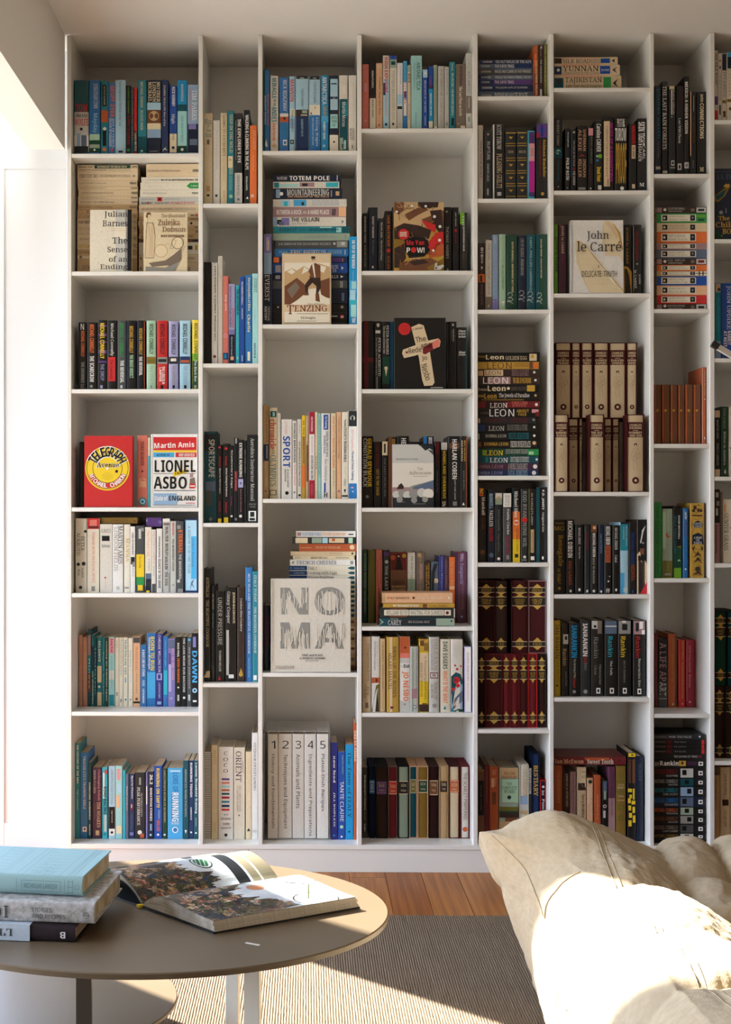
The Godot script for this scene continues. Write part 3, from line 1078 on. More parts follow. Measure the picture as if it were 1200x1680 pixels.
# ---------------------------------------------------------------- open magazine book
func picture(seed_: int) -> ImageTexture:
	# printed spread: a crowd of riders beside a white team car, a bicycle on the pale side
	var W := 512
	var H := 352
	var im := Image.create(W, H, false, Image.FORMAT_RGB8)
	var f := FastNoiseLite.new()
	f.seed = seed_
	f.frequency = 0.02
	f.fractal_octaves = 5
	var g := FastNoiseLite.new()
	g.seed = seed_ + 9
	g.frequency = 0.028
	g.noise_type = FastNoiseLite.TYPE_CELLULAR
	g.cellular_return_type = FastNoiseLite.RETURN_CELL_VALUE
	var ramp := [Color("1b1412"), Color("2a1d17"), Color("3a261b"), Color("14181c"), Color("5a3a26"), Color("1f4f7a"), Color("2a2320"), Color("8a6a4a"), Color("3c5a2a"), Color("20262c"), Color("b8a890"), Color("a33a2a"), Color("d9cdb8"), Color("c8982c"), Color("3f6f9a"), Color("6a7a3a"), Color("e4e0d6")]
	for y in H:
		for x in W:
			var u := float(x) / W
			var v := float(y) / H
			var q := g.get_noise_2d(x + 22.0 * f.get_noise_2d(x, y), y * 1.2 + 18.0 * f.get_noise_2d(y, x))
			var c: Color = ramp[int(clampf((q * 0.5 + 0.5) * ramp.size(), 0, ramp.size() - 1))]
			c = c.lerp(Color("15100e"), clampf(0.35 + f.get_noise_2d(x * 2.0, y * 2.0), 0.0, 0.8) * 0.5)
			var edge := 0.50 + 0.10 * sin(v * 9.0) + 0.12 * f.get_noise_2d(y * 1.4, 40.0)
			if u > edge: c = Color("dfe4e6").lerp(Color("aebdc6"), clampf(0.5 + f.get_noise_2d(x * 0.6, y * 0.6), 0, 1) * 0.5)
			im.set_pixel(x, y, c)
	if seed_ == 1:
		_stroke(im, Vector2(330, 60), Vector2(470, 190), 4, Color("2c2f2c"))
		_stroke(im, Vector2(470, 190), Vector2(380, 300), 4, Color("40492c"))
		_stroke(im, Vector2(330, 60), Vector2(380, 300), 4, Color("2c2f2c"))
		_stroke(im, Vector2(300, 90), Vector2(420, 70), 5, Color("1f1f1f"))
		for wc in [Vector2(400, 310), Vector2(480, 120)]:
			for i in 60:
				var a := TAU * i / 60.0
				var b := TAU * (i + 1) / 60.0
				_stroke(im, wc + Vector2(70 * cos(a), 58 * sin(a)), wc + Vector2(70 * cos(b), 58 * sin(b)), 4, Color("2a2c2b"))
		for y in range(120, 175):
			for x in range(270, 330):
				if Vector2((x - 300) / 28.0, (y - 147) / 26.0).length() < 1.0: im.set_pixel(x, y, Color("c98a64"))
	else:
		im.fill_rect(Rect2i(420, 0, 92, H), Color("8f8770"))
		im.fill_rect(Rect2i(365, 0, 45, H), Color("22262a"))
		im.fill_rect(Rect2i(452, 0, 8, H), Color("d8d4c6"))
		for y in H:
			for x in range(250, 345):
				var d := Vector2((x - 298) / 34.0, (y - 200) / 46.0).length()
				if d < 1.0 and d > 0.86: im.set_pixel(x, y, Color("27402f"))
				elif d < 0.7 and absf(sin(x * 0.22 + y * 0.1)) > 0.35: im.set_pixel(x, y, Color("2f6b45"))
	return ImageTexture.create_from_image(im)

func _stroke(im: Image, a: Vector2, b: Vector2, wd: int, c: Color) -> void:
	var n := int(a.distance_to(b)) + 1
	for i in n + 1:
		var p := a.lerp(b, float(i) / n)
		im.fill_rect(Rect2i(int(p.x) - wd / 2, int(p.y) - wd / 2, wd, wd), c)

func build_open_book() -> void:
	var t := thing("open_book", "thick open cycling photo book lying on the coffee table", "book", Vector3(-0.331, TT + 0.0004, 1.559))
	# local x: along the spine, away from its front end; local z: across the near page, towards its outer edge
	var ax := Vector3(0.273, 0, -0.150)
	var az := Vector3(0.153, 0, 0.149)
	var L := 0.311
	var Wd := 0.2136
	t.basis = Basis(ax.normalized(), Vector3.UP, az.normalized())
	var cv := MB.new()
	cv.col = Color(0.012, 0.016, 0.022)
	cv.box(Vector3(-0.004, 0, -0.002), Vector3(L + 0.006, 0.0035, Wd + 0.006))
	cv.box(Vector3(-0.004, 0, -Wd - 0.006), Vector3(L + 0.006, 0.0035, 0.002))
	part("cover", cv, M.paperback, t)
	var near: Array[Vector2] = []
	for i in 25:
		var f := float(i) / 24.0
		near.append(Vector2(Wd * f, 0.004 + 0.030 * pow(sin(minf(f * 3.1, 1.0) * PI / 2.0), 0.7) - 0.0115 * smoothstep(0.25, 1.0, f)))
	_page_stack(t, near, L, 0.0035, 1)
	var far: Array[Vector2] = []
	for i in 25:
		var f := float(i) / 24.0
		far.append(Vector2(-Wd * (0.97 * f - 0.06 * sin(PI * f)), 0.004 + 0.050 * pow(sin(minf(f * 1.75, 1.0) * PI / 2.0), 0.8) - 0.026 * smoothstep(0.5, 1.0, f)))
	_page_stack(t, far, L, -1.0, 2)
	var rb := MB.new()
	rb.col = Color(0.75, 0.55, 0.02)
	rb.box(Vector3(-0.010, 0.001, -0.006), Vector3(0.004, 0.006, 0.004))
	part("ribbon_bookmark", rb, M.print, t)

# sheets between the curve and either the cover (floor >= 0) or a parallel curve (a lifted sheaf)
func _page_stack(t: Node3D, top: Array[Vector2], L: float, floor_y: float, pic: int) -> void:
	var n := top.size()
	var low: Array[Vector2] = []
	for i in n:
		if floor_y >= 0.0: low.append(Vector2(top[i].x * (1.0 + 0.03), floor_y))
		else:
			var f := float(i) / (n - 1)
			low.append(Vector2(top[i].x * 0.98, maxf(0.0036, top[i].y - 0.016 * f - 0.002)))
	var edge := MB.new()
	var sheets := 9
	for k in sheets:
		var a := float(k) / sheets
		var b := float(k + 1) / sheets
		var tone := 0.66 + 0.10 * ((k * 5) % 4) / 3.0
		edge.col = Color(tone, tone * 0.96, tone * 0.88)
		var out := 0.0008 * ((k * 3) % 4)
		for i in n - 1:
			var p0 := low[i].lerp(top[i], a); var p1 := low[i + 1].lerp(top[i + 1], a)
			var q0 := low[i].lerp(top[i], b); var q1 := low[i + 1].lerp(top[i + 1], b)
			for e in [[-out, -1.0], [L + out, 1.0]]:
				var w0 := Vector3(e[0], p0.y, p0.x); var w1 := Vector3(e[0], p1.y, p1.x); var w2 := Vector3(e[0], q1.y, q1.x); var w3 := Vector3(e[0], q0.y, q0.x)
				var nn := Vector3(e[1], 0, 0)
				if (w1 - w0).cross(w3 - w0).dot(nn) > 0.0: edge.quad(w0, w1, w2, w3)
				else: edge.quad(w0, w3, w2, w1)
		var s := signf(top[n - 1].x)
		var c0 := low[n - 1].lerp(top[n - 1], a); var c1 := low[n - 1].lerp(top[n - 1], b)
		var g := [Vector3(-out, c0.y, c0.x + s * out), Vector3(L + out, c0.y, c0.x + s * out), Vector3(L + out, c1.y, c1.x + s * out), Vector3(-out, c1.y, c1.x + s * out)]
		if s > 0: edge.quad(g[0], g[1], g[2], g[3])
		else: edge.quad(g[0], g[3], g[2], g[1])
	if floor_y < 0.0:
		for i in n - 1:
			var w := [Vector3(0, low[i].y, low[i].x), Vector3(L, low[i].y, low[i].x), Vector3(L, low[i + 1].y, low[i + 1].x), Vector3(0, low[i + 1].y, low[i + 1].x)]
			edge.quad(w[0], w[3], w[2], w[1])
	part("page_stack", edge, M.pages, t)
	var face := MB.new()
	face.use_uv = true
	for i in n - 1:
		var w0 := Vector3(0, top[i].y, top[i].x); var w1 := Vector3(L, top[i].y, top[i].x); var w2 := Vector3(L, top[i + 1].y, top[i + 1].x); var w3 := Vector3(0, top[i + 1].y, top[i + 1].x)
		var f0 := float(i) / (n - 1); var f1 := float(i + 1) / (n - 1)
		if top[n - 1].x < 0: 
			face.quad(w0, w1, w2, w3)
			face.quv(Vector2(0, 1.0 - f0), Vector2(1, 1.0 - f0), Vector2(1, 1.0 - f1), Vector2(0, 1.0 - f1))
		else:
			face.quad(w0, w3, w2, w1)
			face.quv(Vector2(0, f0), Vector2(0, f1), Vector2(1, f1), Vector2(1, f0))
	var m := mat("ffffff", 0.3, 0.5)
	m.albedo_texture = picture(pic)
	var o := part("printed_page", face, m, t)
	o.position.y = 0.0004


# ---------------------------------------------------------------- lamp arm at the edge of the view
func build_lamp_arm() -> void:
	var t := thing("floor_lamp", "slim grey swing-arm floor lamp with black square tip beyond the sofa", "lamp", Vector3.ZERO)
	var tip := Vector3(0.835, 1.514, 1.5)
	var far := Vector3(1.95, 0.80, 1.62)
	var grey := mat("b9b3aa", 0.4, 0.5)
	var bar := MB.new()
	bar.bevel_box(Vector3(-0.0045, -0.006, 0), Vector3(0.0045, 0.006, tip.distance_to(far)), 0.001)
	var o := part("arm", bar, grey, t)
	o.look_at_from_position(tip, tip - (far - tip), Vector3.UP)
	var cap := MB.new()
	cap.bevel_box(Vector3(-0.0062, -0.0065, -0.011), Vector3(0.0062, 0.0065, 0.004), 0.001)
	var c := part("tip_cap", cap, mat("1d1e20", 0.4), t)
	c.look_at_from_position(tip, tip - (far - tip), Vector3.UP)
	var pole := MB.new()
	pole.tube([Vector3(1.95, 0.02, 1.62), Vector3(1.95, 0.82, 1.62)], 0.009, 12)
	part("pole", pole, grey, t)
	part("foot", _disc(Vector3(1.95, 0.032, 1.62), 0.12, 0.12, 0.018), grey, t)


func fill_bay_1() -> void:
	bay = 1
	shelf_row(1, "along", -0.03)
	bk("H", "dteal", -776.3, 2362.0, 50.3, 251.0, "r lgrey 146 69.2 0 50.3|r offwhite 69.2 12.7 0 50.3|h S red 172.2 148 6 45.3 TOM|h b black 141.9 127.8 5 45.3 A Man in Full|h S red 123.7 101.5 2 49.3 WOLFE|e char 25.1 89.4 5|r steel 75.3 20.8 10.1 22.6|r slate 69.2 16.7 25.1 42.8|r char 32.9 12.7 2.5 47.8")
	bk("H", "blue", -725.1, 2362.0, 35.5, 251.8, "t s white 240.7 157.9 10.7 28.4 JONATHAN LYNN|t n pblue 141.7 77.1 10.7 28.4 Mayday|r lgreen 73.1 52.9 0 35.5|r dgreen 52.9 38.8 0 35.5|r sage 38.8 26.6 0 35.5|r dgreen 26.6 12.5 0 35.5|e white 17.8 20.6 3.6")
	bk("H", "teal", -687.3, 2362.0, 25.0, 250.6, "r black 237.5 165.8 5.5 19.5|t n sand 232.5 169.9 9.5 15.5 SOUTH OF NOWHERE|r rust 152.7 113.3 0 25|r black 87.1 34.6 6.2 18.7|e offwhite 13.1 91.1 5.6|e orange 12.5 22.5 6.2")
	bk("H", "blue", -661.6, 2362.0, 22.6, 241.4, "t b orange 234.4 129.4 6.8 20.8 GEOFF DYER|t s white 125.4 26.4 11.7 19.4 JEFF IN VENICE,|t s white 125.4 32.5 3.2 10.8 DEATH IN VARANASI|e red 11.3 20.4 4.5")
	bk("H", "pblue", -638.8, 2362.0, 35.1, 252.4, "t s slate 246.4 99 10.5 21.1 Some Hope Lives: The Point of the Cane|r char 18.3 12.2 10.5 24.6")
	bk("H", "black", -603.2, 2362.0, 16.7, 234.1, "t s lime 230.1 141.3 5 11.7 walter mosley|t m crimson 135.2 32.3 5 12 GONE FISHIN'|e green 8.3 20.2 5")
	bk("H", "dteal", -586.2, 2362.0, 8.8, 228.0, "t n orange 217.9 52.4 2.2 6.6 an orderly man")
	bk("H", "red", -577.1, 2362.0, 10.8, 228.0, "r black 82.7 12 0.5 10.3|t n white 78.6 16.1 2.2 8.7 SARAH WATERS")
	bk("H", "teal", -563.3, 2362.0, 28.4, 252.1, "t n cream 246 161.3 8.5 17 MICHAEL DIBDIN|t n cream 151.2 86.6 8.5 17 BLOOD RAIN|r dteal 64.4 11.9 0 28.4|r aqua 20 14 8.5 17")
	bk("H", "dnavy", -533.6, 2362.0, 46.8, 251.9, "t S cream 245.9 179.3 32.8 44 MOTHER|t S cream 245.9 179.3 18.7 29.9 LONDON|t S cream 245.9 179.3 4.7 15.9 MICHAEL|r pblue 177.3 153 0 46.8|r brown 153 108.7 0 46.8|e tan 23.4 132.9 16.4|r cream 108.7 84.4 0 46.8|r steel 88.5 60.2 0 46.8|h n lgrey 17.8 12.8 9.4 37.4 QUARTET")
	bk("H", "navy", -485.1, 2362.0, 22.5, 251.8, "t s white 233.6 98.4 5.6 13.5 JOANNA TROLLOPE Next of Kin|P white 5.6 21.7 16.9 31.8 12.4 25.8 20.3 17.7 9 21.7 4.5 13.7")
	bk("H", "royal", -458.9, 2362.0, 24.5, 233.5, "t b white 229.5 164.9 8.6 18.4 NICK HORNBY|t s white 138.7 106.4 4.9 17.7 High|t s navy 104.4 76.1 7.4 17.2 Fidel|r cream 74.1 11.6 0 24.5|t s navy 74.1 51.9 7.4 17.2 ity|e navy 12.3 27.7 4.9")
	bk("H", "bright", -432.6, 2362.0, 32.0, 251.5, "r dteal 170.8 148.6 0 32|r aqua 148.6 33.6 0 32|t n white 237.4 180.9 12.8 19.9 BAINBRIDGE|t n teal 132.5 43.7 12.2 19.9 EVERY MAN FOR HIMSELF|r dgreen 33.6 11.4 0 32|e white 16 21.5 4.8")
	bk("H", "steel", -398.9, 2362.0, 36.0, 236.0, "t s white 219.1 118.2 15.1 31 TIM PARKS|t s salmon 223.1 112.2 6.5 12.3 A Season with Verona|r dnavy 106.1 11.3 0 36|r violet 106.1 88 3.6 28.8|r slate 55.7 35.5 7.2 32.4")
	shelf_row(2, "pile", -0.06)
	bk("Ps", "beige", -568.1, 2328.7, 12.9, 201.7, "r dgreen 144.7 24.4 0.6 11.6|t b black 197.7 150.8 3.2 9 Alison Fell|t b beige 134.5 36.7 3.2 9 NOTHING BUT THE WHOLE TRUTH|t b black 22.4 2 2.6 9 CAPE")
	bk("Ps", "beige", -568.1, 2318.6, 9.9, 201.7, "t s char 195.6 103.9 1.5 7.9 JEANETTE WINTERSON|t s grey 97.8 22.4 2 7.9 SEXING THE CHERRY")
	bk("Ps", "beige", -568.1, 2290.1, 28.2, 201.7, "t s char 195.6 132.4 8.5 19.7 TIMOTHY MO|t s taupe 126.3 24.4 9.9 18.3 THE REDUNDANCY OF COURAGE|e grey 13.9 12.2 4")
	bk("Ps", "sand", -570.2, 2269.8, 20.0, 198.7, "t s taupe 193.6 101.9 7 13 FLAUBERT'S PARROT Julian Barnes|t b char 24.4 2 6 14 VIRAGO")
	bk("Ps", "sand", -568.1, 2257.6, 11.9, 199.7, "t s taupe 193.6 105.9 3.6 8.3 PARADISE POSTPONED John Mortimer|t b char 22.4 2 3 8.9 PICADOR")
	bk("Ps", "sand", -568.1, 2237.2, 20.0, 197.7, "t s taupe 189.5 81.5 7 13 A HISTORY OF THE WORLD IN TEN CHAPTERS|t b char 20.4 0 6 14 PICADOR")
	bk("Ps", "sand", -568.1, 2225.0, 11.9, 199.7, "t s taupe 191.6 110 3.6 8.3 THE PORCUPINE Julian Barnes|t b char 22.4 2 3 8.9 PICADOR")
	bk("Ps", "sand", -568.1, 2208.7, 16.0, 199.7, "t s char 191.6 77.4 4.8 11.2 METROLAND OF THE SUBURBS Julian Barnes|t b char 20.4 0 4.8 11.2 PICADOR")
	bk("Ps", "tan", -570.2, 2191.9, 16.6, 197.7, "t s char 193.6 83.5 5 11.6 IN THE SKIN OF A LION Michael Ondaatje|t b char 24.4 2 5 11.6 PICADOR")
	bk("Ps", "tan", -568.1, 2178.2, 13.3, 201.7, "t s taupe 175.2 161 2.7 10.7 J")
	bk("Ps", "tan", -568.1, 2161.4, 16.6, 201.7, "t s taupe 195.6 161 3.3 13.3 Cris|t b taupe 20.4 2 4.1 12.4 PIC")
	bk("Ps", "sand", -570.2, 2140.4, 20.6, 199.7, "t b black 195.6 156.9 5.2 15.5 SOUR SWEET|t b taupe 18.3 0 5.2 15.5 PIC")
	bk("Ps", "sand", -570.2, 2118.4, 21.7, 199.7, "t s taupe 195.6 158.9 6.5 15.2 FOUR LETTER|t b taupe 18.3 0 5.4 16.2 PIC")
	bk("Ps", "sand", -570.2, 2106.0, 12.1, 199.7, "t s taupe 193.6 158.9 3.6 8.5 LONGITUDE")
	bk("Ps", "sand", -570.2, 2083.5, 22.3, 199.7, "t s taupe 191.6 158.9 6.7 15.6 Michael C|t b taupe 18.3 0 5.6 16.7 PIC")
	bk("Ps", "sand", -570.2, 2059.3, 23.9, 199.7, "t b gold 195.6 156.9 6 17.9 OUTLAW|t b taupe 18.3 0 6 17.9 PIC")
	bk("Ps", "tan", -570.2, 2040.5, 18.4, 199.7, "t s brown 193.6 156.9 3.7 14.7 Roddy")
	bk("Ps", "sand", -570.2, 2028.1, 12.1, 199.7, "e taupe 6 188.5 5")
	bk("Ps", "tan", -570.2, 1974.3, 53.5, 199.7, "t s taupe 183.4 156.9 18.7 32.1 BEN")
	shelf_row(2, "second pile", -0.06)
	bk("Ps", "beige", -364.6, 2300.2, 43.8, 175.0, "t s taupe 171 61 17.5 24.1 THE MASTER OF PETERSBURG Coetzee|t b char 20.3 0 16.6 25.4 VIKING")
	bk("Ps", "ivory", -364.6, 2281.9, 18.0, 191.3, "t s lgrey 187.2 130.2 5.4 12.6 Yann Martel|t b black 126.2 16.3 5.4 11.7 WHAT WE TALK ABOUT WHEN A BETTER WORLD|t b char 12.2 2 5.4 12.6 OK")
	bk("Ps", "ivory", -364.6, 2258.1, 23.5, 194.6, "t s lgrey 183.2 126.2 8.2 14.1 Jennifer C. Moore|P green 11.7 40.7 22.3 28.5 22.3 0 3.5 0 3.5 28.5|t n white 24.4 2 9.4 15.3 Faber")
	bk("Ps", "ivory", -364.6, 2233.9, 23.9, 195.8, "t s grey 185.2 107.8 8.4 15.5 Martin Amis Money Day|t b char 22.4 2 8.4 15.5 TOUCH")
	bk("Ps", "lgrey", -364.6, 2218.3, 15.4, 198.9, "r red 138.4 122.1 0 15.4|e black 7.8 130.2 4|t s slate 189.3 146.5 5.4 10 Sebastian Japrisot|t s slate 114 61 5.4 10 One Deadly Summer")
	bk("Ps", "offwhite", -364.6, 2208.7, 9.3, 197.8, "t b char 191.3 152.6 1.4 7.9 NURSERY|t b black 146.5 97.7 1.4 7.9 Kingsley Amis|t b red 93.6 12.2 1.9 7.4 THE CRIME OF THE CENTURY|e red 5.2 167.9 3")
	bk("Ps", "beige", -364.6, 2179.6, 28.8, 199.5, "t s taupe 191.3 85.5 10.1 17.3 ALAN HOLLINGHURST|t s grey 79.4 10.2 10.1 17.3 THE FOLDING STAR")
	bk("Ps", "sand", -364.6, 2165.4, 13.9, 199.5, "e rust 6.8 7.1 5|r taupe 26.4 14.2 4.2 9.8")
	bk("Ps", "tan", -364.6, 2154.2, 10.9, 199.5, "r taupe 26.4 2 4.4 7.6")
	bk("Ps", "sand", -364.6, 2137.8, 16.2, 201.5, "t s char 195.4 187.2 3.2 12.9 E|e char 8 24.4 4")
	bk("Ps", "tan", -364.6, 2126.8, 10.7, 199.5, "r taupe 12.2 2 3.2 7.5")
	bk("Ps", "tan", -364.6, 2109.3, 17.2, 197.4, "t s char 193.4 185.2 3.4 13.7 C|r taupe 10.2 2 5.2 12")
	bk("Ps", "tan", -364.6, 2093.7, 15.4, 199.5, "t s char 193.4 183.2 3.1 12.3 A|t s char 36.6 16.3 4.6 10.7 DNE")
	bk("Ps", "brown", -364.6, 2082.9, 10.5, 197.4, "r char 20.3 2 2.1 8.4")
	bk("Ps", "ivory", -364.6, 2041.8, 40.8, 199.5, "r char 36.6 20.3 16.3 28.5|r gold 12.2 4.1 14.3 30.6")
	bk("Ps", "sand", -364.6, 2015.8, 25.7, 199.5, "t s black 36.6 14.2 9 16.7 OVEN|P black 18 191.3 7.7 191.3 12.9 195.4")
	bk("Ps", "beige", -364.6, 1974.3, 41.2, 199.5, "t s char 36.6 26.4 12.3 24.7 IR|P black 28.8 191.3 12.3 191.3 20.6 195.4")
	shelf_row(3, "along", -0.03)
	bk("H", "black", -761.2, 1586.9, 26.4, 224.7, "t b orange 196.1 111.2 9.2 19.8 MICHAEL CONNELLY|t b grey 93.1 24.4 9.2 19.8 THE DROWNED|h n white 220.3 200.1 7.9 18.5 N|h n grey 20.4 6.2 7.9 18.5 or")
	bk("H", "black", -732.8, 1586.9, 33.1, 224.3, "t b orange 217.2 123.3 9.9 23.8 MICHAEL CONNELLY|t b white 113.2 26.4 9.9 23.8 THE SCARECROW|e grey 14.9 12.2 5")
	bk("H", "black", -698.4, 1586.9, 32.1, 232.3, "r purple 216.1 210.1 3.2 30.5|r purple 187.9 179.8 3.2 30.5|r purple 161.6 157.6 3.2 30.5|r purple 133.3 121.2 3.2 30.5|r purple 97 90.9 3.2 30.5|t b yellow 222.2 105.1 9.6 23.1 MICHAEL CONNELLY|t n lav 86.9 32.4 11.2 22.4 THE DROP|r lav 16.2 6.1 9.6 17.6")
	bk("H", "black", -665.5, 1586.9, 32.1, 230.6, "t n white 220.1 113.1 9.6 22.4 Michael Connelly|r red 109.1 29.3 3.8 26.9|t n dmaroon 101 36.4 9.6 20.8 The Overlook")
	bk("H", "dgrey", -632.7, 1586.9, 30.0, 230.5, "t b green 222.1 109 9 22.5 MICHAEL CONNELLY|t b white 98.9 24.2 10.5 22.5 THE REVERSAL|r lgrey 16.2 6.1 10.5 18")
	bk("H", "black", -601.3, 1586.9, 32.0, 230.5, "r navy 228 4 0 3.8|t b gold 211.9 123.1 9.6 22.4 MICHAEL CONNELLY|t b lgreen 117 40.3 10.3 22.4 THE BRASS VERDICT")
	bk("H", "black", -567.0, 1586.9, 27.0, 230.4, "r rust 228 4 24.3 27|r navy 228 4 0 3.2|t b gold 203.8 117 8.1 18.9 MICHAEL CONNELLY|t b white 110.9 48.4 8.1 18.4 THE REVERSAL")
	bk("H", "lgreen", -534.6, 1586.9, 31.0, 229.9, "t b black 218.4 118.9 9.3 22.3 MICHAEL CONNELLY|r mustard 109.9 86.7 0 31|r olive 100.8 92.7 3.1 27.9|t n sage 80.6 20.1 10.9 20.2 THE POET|r grey 16 5.9 12.4 18.6")
	bk("H", "red", -500.3, 1586.9, 35.1, 229.9, "t b dmaroon 218.4 118.9 10.5 25.2 MICHAEL CONNELLY|r grey 108.8 86.6 0 35.1|r char 102.7 92.7 3.5 31.6|t b white 78.5 20 17.5 26.3 THE LINCOLN|t b white 74.5 28.1 7.7 15.8 LAWYER|r black 16 3.9 12.3 21")
	bk("H", "lav", -460.9, 1586.9, 31.0, 227.8, "t b black 216.7 116.8 9.3 22.3 MICHAEL CONNELLY|r char 109.7 86.5 0 31|r offwhite 104.7 94.6 6.2 24.8|t b grey 80.5 17.9 10.9 21.7 THE NARROWS|r black 15.9 4.8 12.4 20.2")
	bk("H", "pblue", -424.5, 1586.9, 35.0, 229.7, "t b black 218.2 118.8 10.5 25.2 MICHAEL CONNELLY|r navy 110.7 86.5 0 35|r rust 98.6 90.5 3.5 31.5|t b steel 80.4 17.9 12.3 24.5 THE CLOSERS|r black 15.9 4.8 14 22.8")
	bk("H", "yellow", -383.1, 1586.9, 20.3, 231.7, "r lime 120.7 96.5 0 20.3|r dgreen 96.5 3.7 0 20.3|t b dgreen 220.6 100.5 7.1 18.3 MICHAEL CONNELLY|t n white 98.5 27.9 7.1 15.2 The Black Box|r grey 15.8 5.7 6.1 14.2")
	shelf_row(4, "along", -0.045)
	bk("H", "black", -761.0, 1198.1, 14.9, 218.3, "")
	bk("H", "salmon", -568.1, 1198.1, 35.2, 239.4, "t b dred 220.2 139.2 12.3 22.9 TODREY BLENHIDE|t b peach 96.6 66.2 7 29.9 CATE|t b peach 86.5 70.3 7 29.9 HOMME|e teal 18 19.6 13.7|e pblue 18 19.6 9.2|e teal 18 19.6 4.6|e dred 17.6 119.9 3.5")
	bk("H", "cream", -532.2, 1198.1, 8.4, 232.3, "r turq 171.6 1.4 0 8.4")
	shelf_row(5, "along", -0.035)
	bk("P", "offwhite", -772.0, 915.6, 37.4, 245.8, "e black 32.7 202.9 4.7|t s black 186.8 138.2 18.7 29.9 PETER|t s black 198.9 124.1 4.5 15.7 ACKROYD|e char 9.3 93.7 5.6|e char 27.1 95.8 6.5|t s black 81.6 49.3 18.7 28 English|t s black 77.6 55.3 7.5 15.7 Music|e char 16.8 16.9 5.6")
	bk("P", "ivory", -732.9, 915.6, 40.0, 246.6, "r red 246.6 211 0 40|r salmon 241.3 215.1 8 32|r dred 221.1 213 4 38|t s salmon 200.9 31.1 14 24.8 VIKRAM SETH AN EQUAL MUSIC|r grey 21 4.8 14 26")
	bk("P", "offwhite", -690.4, 915.6, 40.8, 227.2, "h s grey 211 198.9 2 36.7 AMIS|r black 188.2 171 6.1 31.8|h n char 160.5 149.4 4.9 32.7 The Information|e red 17.3 49.3 3.1|r peach 39.2 14.9 17.1 18.8")
	bk("P", "white", -647.9, 915.6, 34.7, 226.4, "t s black 221.1 95.8 18.8 32 MARTIN AMIS|t s grey 217.1 71.6 4.2 17.4 LONDON FIELDS|e grey 17.4 15 5.2|e white 17.4 15 2.8")
	bk("P", "ivory", -610.2, 915.6, 20.1, 226.4, "t s gold 180.7 101.9 6 16.1 MANNA|r grey 19 13 2 16.1")
	bk("P", "white", -588.5, 915.6, 15.5, 219.3, "t b black 198.9 126.2 4.6 10.1 CARLOS FUENTES|r black 118.1 93.8 1.5 13.9|r grey 101.9 85.7 6.2 15.5|t s grey 89.8 53.4 6.2 10.8 Inez")
	bk("P", "dgrey", -570.3, 915.6, 27.6, 221.9, "r lgrey 211 178.7 8.3 16.6|r grey 215.1 203 15.2 26.2|r yellow 126.8 51.8 0 27.6|t s brown 122.1 81.7 9.7 18 The Tortilla|r green 51.8 25.1 0 27.6|r yellow 25.1 6.9 5.5 22.1")
	bk("P", "ivory", -540.8, 915.6, 21.4, 217.1, "t s salmon 205 120.1 7.5 13.9 THE COLLEGE CAFE|t s grey 112 73.6 10.7 17.1 T. Holland|r slate 63.5 45.4 2.1 21.4|r char 45.4 21.1 2.1 21.4|r dnavy 21.1 0 0 21.4|r yellow 7 0 4.3 14.9")
	bk("P", "offwhite", -518.1, 915.6, 13.9, 209.0, "t s pink 205 93.9 4.2 9.7 PETER CAREY|t s grey 89.8 55.5 4.9 9 winter|r dgrey 29.2 0 1.4 12.5")
	bk("P", "white", -502.1, 915.6, 18.7, 212.1, "t b black 186.8 116.1 6.6 11.6 CHRISTOPHER BROOKMYRE|t b black 112 15.1 5.6 13.5 SILENCE OF THE GRAVE")
	bk("P", "lgrey", -481.7, 915.6, 24.0, 245.4, "r white 245.4 235.3 0 24|r taupe 231.2 223.2 2.4 21.6|t b black 219.1 168.6 8.4 18 WALTER|t b black 162.6 122.2 8.4 18 MOSLEY|t b char 120.1 23.2 7.2 16.8 WALKIN' THE DOG|r grey 65.6 0.9 19.2 24")
	bk("P", "lgrey", -456.2, 915.6, 18.7, 236.7, "t b red 231.2 190.8 6.5 12.2 MAGNAN|t b black 178.7 71.7 6.5 12.2 THE MURDERED HOUSE|e grey 9.4 25.2 3.7")
	bk("P", "dgrey", -436.0, 915.6, 23.6, 236.7, "r grey 223.2 211.1 2.4 14.1|t b orange 207 130.3 7.1 20 ETERNAL|t n white 128.2 45.4 8.2 16.5 THE MANDARIN|r lgrey 43.4 33.3 2.4 11.8|r grey 13.1 1 4.7 21.2")
	bk("P", "navy", -408.9, 915.6, 43.4, 244.6, "r pblue 239.9 7.1 3.5 39.9|r sky 186.8 45.4 21.7 39|t s slate 178.7 85.8 22.6 31.2 John Irving|t s slate 221.2 63.6 11.3 19.1 A WIDOW FOR ONE YEAR|P slate 21.7 35.3 32.5 45.4 26 29.3 33.8 13.1 23.9 25.2 17.3 9.1 20.8 25.2")
	shelf_row(5, "lying", -0.05)
	bk("Hs", "mustard", -568.8, 1143.7, 21.3, 119.9, "t m brown 87.4 30.5 6.4 18.1 armadillo|e brown 9.2 8.1 4")
	bk("Hs", "purple", -487.5, 1133.6, 31.4, 50.8, "e lav 21.3 51.8 5|t n lav 10.2 -62.9 11 20.4 THE BLUE AFTERNOON")
	shelf_row(6, "along", -0.11)
	bk("P", "terra", -775.2, 525.9, 12.9, 241.6, "t n rust 204.6 81 4.5 8.4 MARATHON RUNNING")
	bk("P", "terra", -761.2, 525.9, 15.6, 235.5, "t n peach 225.2 39.8 5.5 10.1 Sport Psychology of Fitness")
	bk("P", "dteal", -744.3, 525.9, 10.6, 261.2, "r mauve 241.7 173.7 0 10.6|r teal 173.7 111.9 0 10.6|r brown 111.9 50.1 0 10.6|t n white 163.4 60.4 3.2 7.4 fitness")
	bk("P", "teal", -732.5, 525.9, 9.2, 241.7, "r navy 204.6 122.2 1.8 7.4|t n white 118.1 9 2.8 6.4 IN RUNNING")
